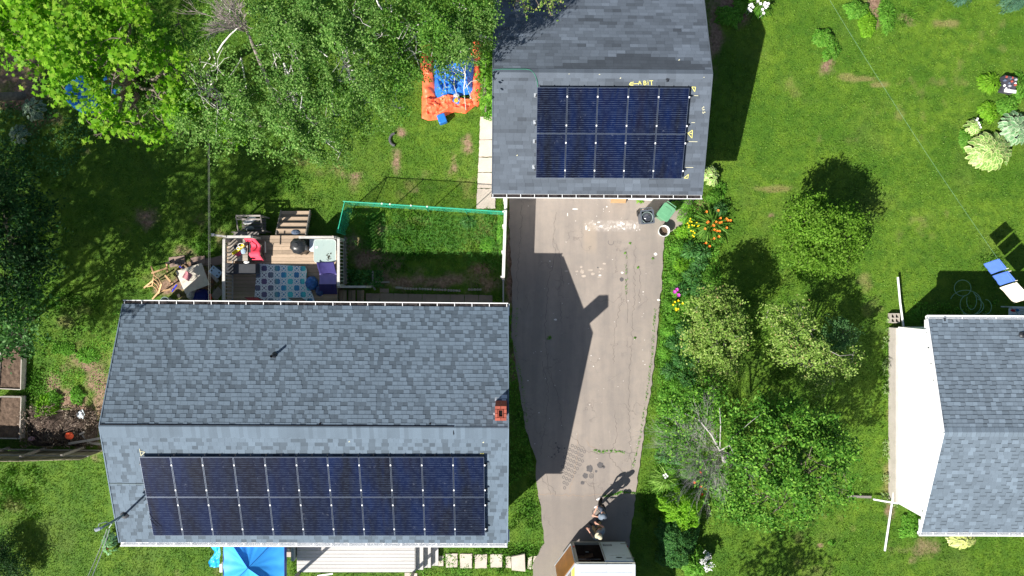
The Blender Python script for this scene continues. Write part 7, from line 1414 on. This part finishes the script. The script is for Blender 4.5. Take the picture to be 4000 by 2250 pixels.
mound('pale_daylily', 'light green strappy clump with white and yellow flowers at the lower end of the bed', 2600, 1870, .32, .5, leafmat('pale_strap', (.14, .30, .04), (.22, .40, .06), (.30, .48, .12), trans=.3), T_strap, .4, 260, 506, flowers=[(2592, 1857), (2600, 1853), (2606, 1860), (2598, 1866)], fm=F_w, flowersize=.05)
mound('lime_shrub', 'bright lime green feathery shrub at the lower end of the driveway bed', 2665, 1990, .85, 1.3, P_lime, T_small, .07, 9000, 507, cat='shrub', ry=.8)
mound('yew_shrub', 'dark green dense shrub between the lime shrub and the white hydrangea', 2650, 2120, .80, 1.2, leafmat('yew_leaf', (.02, .075, .018), (.035, .12, .025), (.07, .18, .04), trans=.15), T_small, .07, 9000, 508, cat='shrub', ry=.95)
mound('hydrangea', 'hydrangea with white pointed flower heads near the bottom edge', 2722, 2205, .52, .95, P_mid, T_oval, .12, 1100, 509, cat='shrub', ry=.55)
hy = bpy.data.objects['hydrangea']; rr = random.Random(44)
for k in range(30):
    a = rr.uniform(-1.2, 1.8); q = rr.uniform(.2, 1.0); c = np.array([hy.location.x + .10 + math.cos(a) * q * .48, hy.location.y + math.sin(a) * q * .5, .92 * (1 - .45 * q * q) + .08]); mb = MB()
    for j in range(9): mb.box(c + np.array([rr.gauss(0, .022), rr.gauss(0, .022), rr.gauss(0, .02)]) + np.array([math.cos(a), math.sin(a), 0]) * j * .012, (.035 * (1 - j * .06), .035 * (1 - j * .06), .012), rz=rr.random() * 3)
    mb.build('flower_head', F_w, hy)
# hostas
def hostamat(nm, inner, edge): return [mat(nm + '_inner', inner, .45, .5, .18, 4), mat(nm + '_edge', edge, .5, .4, .1, 4)]
def hosta(label, px, py, R, h, mats, n, L=.2, seed=1, ry=None, group=None):
    r = np.random.default_rng(seed); b = W(px, py, h * .5); b[2] = 0; ry = ry or R; t = thing('hosta', label, 'plant', tuple(b), group)
    To = np.array([(0, 0), (.20, .15), (.30, .42), (.22, .75), (0, 1.0), (-.22, .75), (-.30, .42), (-.20, .15)]); Ti = To * .76; Ti[:, 1] += .11
    a = r.uniform(0, 2 * np.pi, n); q = .05 + .87 * r.random(n) ** .6; x = q * np.cos(a); y = q * np.sin(a); z = h * np.sqrt(np.clip(1.02 - q ** 2, 0, 1)) + .03 + r.random(n) * .06
    s = L * r.uniform(.7, 1.25, n); out = np.stack([np.cos(a), np.sin(a), -.10 - .45 * q], 1) + r.normal(size=(n, 3)) * .16; out /= np.linalg.norm(out, axis=1)[:, None]; nz = np.stack([np.cos(a) * q * .5, np.sin(a) * q * .5, np.ones(n)], 1) + r.normal(size=(n, 3)) * .2; nz -= out * np.sum(nz * out, 1)[:, None]; nz /= np.linalg.norm(nz, axis=1)[:, None]; sd = np.cross(out, nz)
    C = np.stack([b[0] + x * R - np.cos(a) * s * .5, b[1] + y * ry - np.sin(a) * s * .5, z], 1); Vs = []
    for T in (To, Ti):
        V = C[:, None] + s[:, None, None] * (T[None, :, 0, None] * sd[:, None] + T[None, :, 1, None] * out[:, None]) + nz[:, None] * (s[:, None] * (.30 * np.abs(T[None, :, 0]) - .25 * T[None, :, 1] ** 2))[:, :, None]; Vs.append(V)
    V = np.concatenate(Vs, 1).reshape(-1, 3); o = np.arange(n)[:, None] * 16; k = np.arange(8); ring = (np.stack([k, (k + 1) % 8, 8 + (k + 1) % 8, 8 + k], 1)[None] + o[:, None]).reshape(-1, 4); inner = (8 + k)[None] + o
    me = npmesh('leaves', V, [ring, inner], mats, matidx=np.concatenate([np.ones(len(ring), int), np.zeros(len(inner), int)])); put('leaves', me, t); return t
H1 = hostamat('variegated_hosta', (.16, .31, .06), (.45, .52, .20)); H2m = hostamat('blue_hosta', (.11, .25, .10), (.30, .40, .24)); H3 = hostamat('dark_hosta', (.05, .11, .05), (.22, .30, .20)); H4 = hostamat('glaucous_hosta', (.13, .26, .27), (.16, .30, .31)); H5 = hostamat('yellow_hosta', (.40, .46, .12), (.52, .55, .22))
hosta('large cream edged hosta at the lower end of the right border bed', 3866, 590, .95, .40, H1, 330, .25, 1, ry=.78)
hosta('silvery green hosta behind the large cream edged one at the right edge', 3965, 500, .66, .38, H2m, 190, .23, 2, ry=.72)
hosta('small pale yellow edged hosta on the left of the right border bed', 3800, 495, .34, .3, H1, 70, .17, 3)
hosta('tiny blue grey hosta below the silvery one', 3972, 545, .16, .2, H4, 22, .12, 4)
hosta('cream edged hosta against the lower right corner of the garage', 2778, 690, .34, .4, H1, 80, .17, 5, ry=.45)
hosta('dark hosta with pale margins under the maple, the upper of two', 130, 425, .50, .4, H3, 90, .18, 6)
hosta('dark hosta with pale margins in deep shade, the lower of two', 75, 525, .42, .35, H3, 70, .17, 7)
hosta('broad green leaved hosta clump below the service mast', 430, 2120, .34, .4, hostamat('green_hosta', (.11, .26, .09), (.14, .30, .11)), 110, .14, 8, ry=.5)
hosta('yellow green hosta below the neighbour gutter at the right', 3755, 2110, .62, .4, H5, 170, .15, 9, ry=.35)
for i_, (px, py, R, h, m_, ds, ry) in enumerate([(3870, 322, .42, .5, P_lime, 'rounded lime green shrub left of the planter box', .38), (3862, 430, .38, .4, P_lime, 'lime yellow ground shrub between planter box and hostas', .42), (3935, 410, .45, .4, P_mid, 'mid green leafy shrub just below the planter box', .35), (3985, 330, .25, .4, P_mid, 'green leafy plant right of the planter box', .5), (3772, 540, .25, .15, P_mid, 'low green creeper left of the large cream edged hosta', .5),
        (3220, 145, .42, .5, P_mid, 'weedy green bush around a stump at the top of the right lawn', .4), (3262, 190, .2, .3, P_mid, 'small weedy plant right below the stump bush', .3), (3230, 215, .18, .2, P_mid, 'low weed patch at the foot of the stump bush', .25), (3390, 95, .32, .3, P_lime, 'bright lime fern patch near the top edge', .5), (3470, 60, .3, .25, P_mid, 'grey green weeds right of the bare soil strip at the top edge', .6), (3350, 35, .5, .5, P_mid, 'leafy weeds at the top edge left of the bare soil strip', .35),
        (3560, 2055, .42, .5, P_mid, 'shaded green shrub in the lower notch of the neighbouring house', .5), (3590, 1255, .6, .4, P_mid, 'shaded green shrub in the upper notch of the neighbouring house', .35), (2850, 60, .5, .6, P_mid, 'leafy shrub in the garage shade at the top edge', .4), (2905, 10, .4, .4, P_mid, 'shrub edge just left of the white flowers at the top', .4), (170, 1595, .38, .6, P_lime, 'lime green fern beside the dark heap', .5), (205, 1560, .3, .35, P_mid, 'green weedy plant above the dark heap', .3), (300, 1545, .3, .3, P_mid, 'grey green weed clump above the white plastic sheet', .3),
        (340, 1390, .4, .14, P_mid, 'low weed clump on the bare soil left of the bungalow', .25), (250, 1360, .5, .14, P_mid, 'wide low weed patch above the bare soil', .25), (2020, 2190, .14, .1, P_mid, 'weeds sprouting around the raised slab', .3), (2500, 783, .09, .15, P_lime, 'small grass tuft at the foot of the garage wall', .06), (1960, 900, .22, .3, P_mid, 'tall leafy weeds against the inside of the board fence', .9), (1905, 960, .3, .2, P_mid, 'thistle like weeds in the sunny right part of the rear bed', .3), (1830, 870, .25, .2, P_dark, 'dark leafy weed in the sunny part of the rear bed', .2),
        (1000, 950, .05, .1, P_mid, 'tiny weed growing through the deck boards', .05), (3250, 2120, .12, .1, P_mid, 'small dark weed tuft in the lower lawn', .1), (60, 1420, .3, .35, P_lime, 'yellowing seedlings in the upper raised bed', .6), (1285, 455 + 80, .2, .15, P_dark, 'dark weed under the birch edge', .2), (60, 1330, .5, .6, L_hedge, 'drooping dark shrub hanging over the upper raised bed', .35), (2815, 740, .2, .3, P_mid, 'leafy plant right of the corner hosta', .3)]):
    mound('weed_clump' if R < .45 and h < .35 else 'shrub', ds, px, py, R * .95, h * .5, m_, T_oval if i_ % 3 else T_long, .085 if i_ % 3 else .13, int(1100 * R * ry / .16) + 40, 600 + i_, cat='plant' if h < .35 else 'shrub', ry=ry)
mound('white_flower_bush', 'white flowering clump beside the garage shade tip at the top edge', 2965, 15, .42, .5, P_mid, T_strap, .3, 400, 700, flowers=[(2935, 18), (2940, 28), (2925, 35), (2932, 42), (2970, 15), (2985, 20), (2990, 30), (2978, 38), (2995, 25), (2960, 5), (2982, 52), (3000, 15), (2928, 22), (2988, 12)], fm=F_w, flowersize=.07)
mound('white_flowers', 'small white blooming plant beside the pale yellow edged hosta', 3820, 480, .12, .3, P_mid, T_oval, .06, 120, 701, flowers=[(3815, 470), (3822, 480), (3826, 488), (3830, 498), (3818, 464)], fm=F_w, flowersize=.05)
for px, lab in ((3775, 'blue spruce tip poking in at the top edge, the left of two'), (3985, 'blue spruce tip poking in at the top edge, the right of two')):
    mound('spruce', lab, px, -40 if px < 3800 else -10, .40, 1.0, leafmat('spruce_needle', (.035, .10, .06), (.06, .15, .09), (.10, .21, .13), trans=.1), T_long, .09, 2600, px, group='blue spruces at the top edge', cat='tree')
# ---------------- ground cover
def cover(name, poly, n, size, leafm, label, h=.10, seed=1, thin=None, T=T_oval):
    r = np.random.default_rng(seed); P = np.array(poly, float); x0, y0 = P.min(0); x1, y1 = P.max(0); px = r.uniform(x0, x1, n); py = r.uniform(y0, y1, n); k = inside(px, py, poly)
    if thin: k &= vnoise(px / 99, py / 99, .35, seed, 3) > thin
    k &= ~inside(px, py, DRV) if 'crack' not in name else True
    px, py = px[k], py[k]; z = r.random(len(px)) * h * (.4 + 1.2 * vnoise(px / 99, py / 99, .3, seed + 1, 2)) + .01
    C = np.stack([(px - 2000) / 99.07, -(py - 1125) / 99.07, z], 1); V, F = leafmesh(C, size, T, r, 1.2, .6); o = put(name, npmesh(name, V, F, leafm)); tag(o, label, 'ground cover', kind='stuff'); return o
cover('ground_cover', [(2595, 905), (2640, 790), (2740, 765), (2850, 780), (2830, 900), (2800, 1000), (2820, 1100), (2800, 1250), (2820, 1500), (2760, 1700), (2700, 1900), (2560, 1960), (2555, 1800), (2560, 1600), (2575, 1350), (2585, 1150)], 26000, .06, P_mid, 'leafy green undergrowth filling the driveway flower bed', .25, 801)
cover('ground_cover', [(3440, 1220), (3500, 1240), (3502, 1980), (3440, 1960), (3450, 1600)], 3600, .055, leafmat('pale_weed', (.14, .26, .06), (.24, .36, .12), (.36, .45, .22), trans=.2), 'pale weeds running along the foundation of the neighbouring house', .12, 802, thin=.5)
cover('ground_cover', [(2000, 1230), (2030, 1250), (2060, 1700), (2085, 1830), (1990, 1900), (1985, 1240)], 4200, .06, P_mid, 'low weeds between the bungalow wall and driveway', .15, 803, thin=.42)
cover('ground_cover', [(90, 1330), (400, 1250), (470, 1200), (460, 1300), (420, 1560), (230, 1580), (120, 1560)], 5200, .055, P_mid, 'coarse broadleaf weeds on the worn ground left of the bungalow', .10, 804, thin=.50)
cover('ground_cover', [(1360, 830), (1970, 850), (1966, 1060), (1700, 1010), (1360, 960)], 9000, .16, leafmat('rank_grass', (.05, .17, .022), (.09, .25, .04), (.17, .36, .08)), 'long rank grass and weeds of the fenced rear bed', .20, 805, thin=.40, T=T_strap)
cover('ground_cover', [(1600, 2150), (2130, 2110), (2140, 2240), (1600, 2250)], 3500, .05, P_mid, 'clover around the stepping slabs', .06, 806, thin=.45)
cover('ground_cover', [(3560, 1180), (3900, 1170), (3900, 1230), (3560, 1240)], 900, .07, P_mid, 'ivy scattered in the shade above the neighbour gutter', .08, 807, thin=.5)
cover('ground_cover', [(1310, 1050), (1500, 1060), (1500, 1120), (1350, 1120)], 700, .10, P_dark, 'dark plants in the shade next to the side steps', .3, 808)
cover('ground_cover', [(0, 380), (260, 440), (420, 470), (260, 700), (0, 760)], 3600, .09, P_dark, 'dark undergrowth below the maple at the left edge', .18, 809, thin=.40)
cover('ground_cover', [(1872, 200), (1925, 200), (1925, 480), (1880, 460)], 1500, .08, P_mid, 'leafy plants along the garage left wall', .3, 810)
cover('leaf_debris', [(110, 1590), (230, 1570), (390, 1600), (395, 1740), (110, 1745)], 2600, .07, leafmat('dry_debris', (.06, .04, .03), (.14, .10, .075), (.30, .25, .20), trans=.05), 'dry brown leaves and chips strewn over the dark heap', .5, 815, thin=.42)
cover('crack_weeds', [(2425, 1760), (2490, 1755), (2490, 1775), (2425, 1780)], 130, .03, P_mid, 'tiny weeds in the driveway cracks near its middle', .02, 811)
def crackweeds(pts, n, label, seed):
    r = np.random.default_rng(seed); C = []
    for k in range(n): i = r.integers(0, len(pts) - 1); t = r.random(); a = np.array(pts[i]); b = np.array(pts[i + 1]); q = a + (b - a) * t + r.normal(size=2) * 2.6; w = W(*q); w[2] = .035 + r.random() * .03; C.append(w)
    V, F = leafmesh(np.array(C), .045, T_oval, r, 1.2, .6); o = put('crack_weeds', npmesh('crack_weeds', V, F, P_mid)); tag(o, label, 'weeds', kind='stuff')
crackweeds([(2350, 1938), (2400, 1930), (2430, 1920), (2485, 1925)], 260, 'weeds filling the expansion joint near the people', 1)
crackweeds([(2320, 1757), (2350, 1765), (2385, 1760), (2440, 1765)], 130, 'green weeds in the cross crack above the lattice print', 2)
crackweeds([(2558, 1210), (2553, 1270), (2545, 1390), (2530, 1500), (2500, 1700), (2470, 1830)], 260, 'weeds in the long crack by the right driveway edge', 3)
crackweeds([(2445, 1000), (2446, 1100), (2443, 1150)], 40, 'sparse weeds in the straight crack of the upper driveway', 4)
crackweeds([(2020, 1200), (2010, 1350), (2040, 1500), (2060, 1650)], 160, 'weeds in the shaded left driveway edge', 5)
for k, (px, py) in enumerate(((2145, 1320), (2461, 950), (2442, 988), (2550, 1010), (2480, 1320), (2492, 1045))):
    mound('weed_clump', ['weed tuft in the shaded middle of the driveway', 'tiny weed below the driveway ring mark', 'tiny weed in the upper driveway right of the ring mark', 'weed at the driveway edge below the white bucket', 'brownish weed in the right half of the driveway', 'thin pale weed in the upper right of the driveway'][k], px, py, .10 if k == 0 else .05, .06, P_mid, T_oval, .05, 60 if k == 0 else 18, 900 + k)
cover('clover', [(2820, 0), (4000, 0), (4000, 900), (3420, 1200), (3430, 2250), (2800, 2250), (2830, 1000)], 26000, .034, leafmat('clover_leaf', (.12, .28, .03), (.19, .36, .05), (.30, .44, .10), trans=.2), 'scattered clover leaves in the right hand lawn', .05, 812, thin=.50)
cover('clover', [(0, 1800), (420, 1800), (460, 2150), (820, 2150), (820, 2250), (0, 2250)], 5000, .036, P_mid, 'scattered clover leaves in the lower left lawn', .05, 813, thin=.50)
cover('clover', [(1000, 480), (1880, 480), (1880, 760), (1300, 780), (1000, 860), (850, 920), (560, 1150), (420, 1150), (700, 700)], 12000, .036, P_mid, 'scattered clover leaves in the sunny rear lawn', .05, 814, thin=.48)
make_grass(620000)
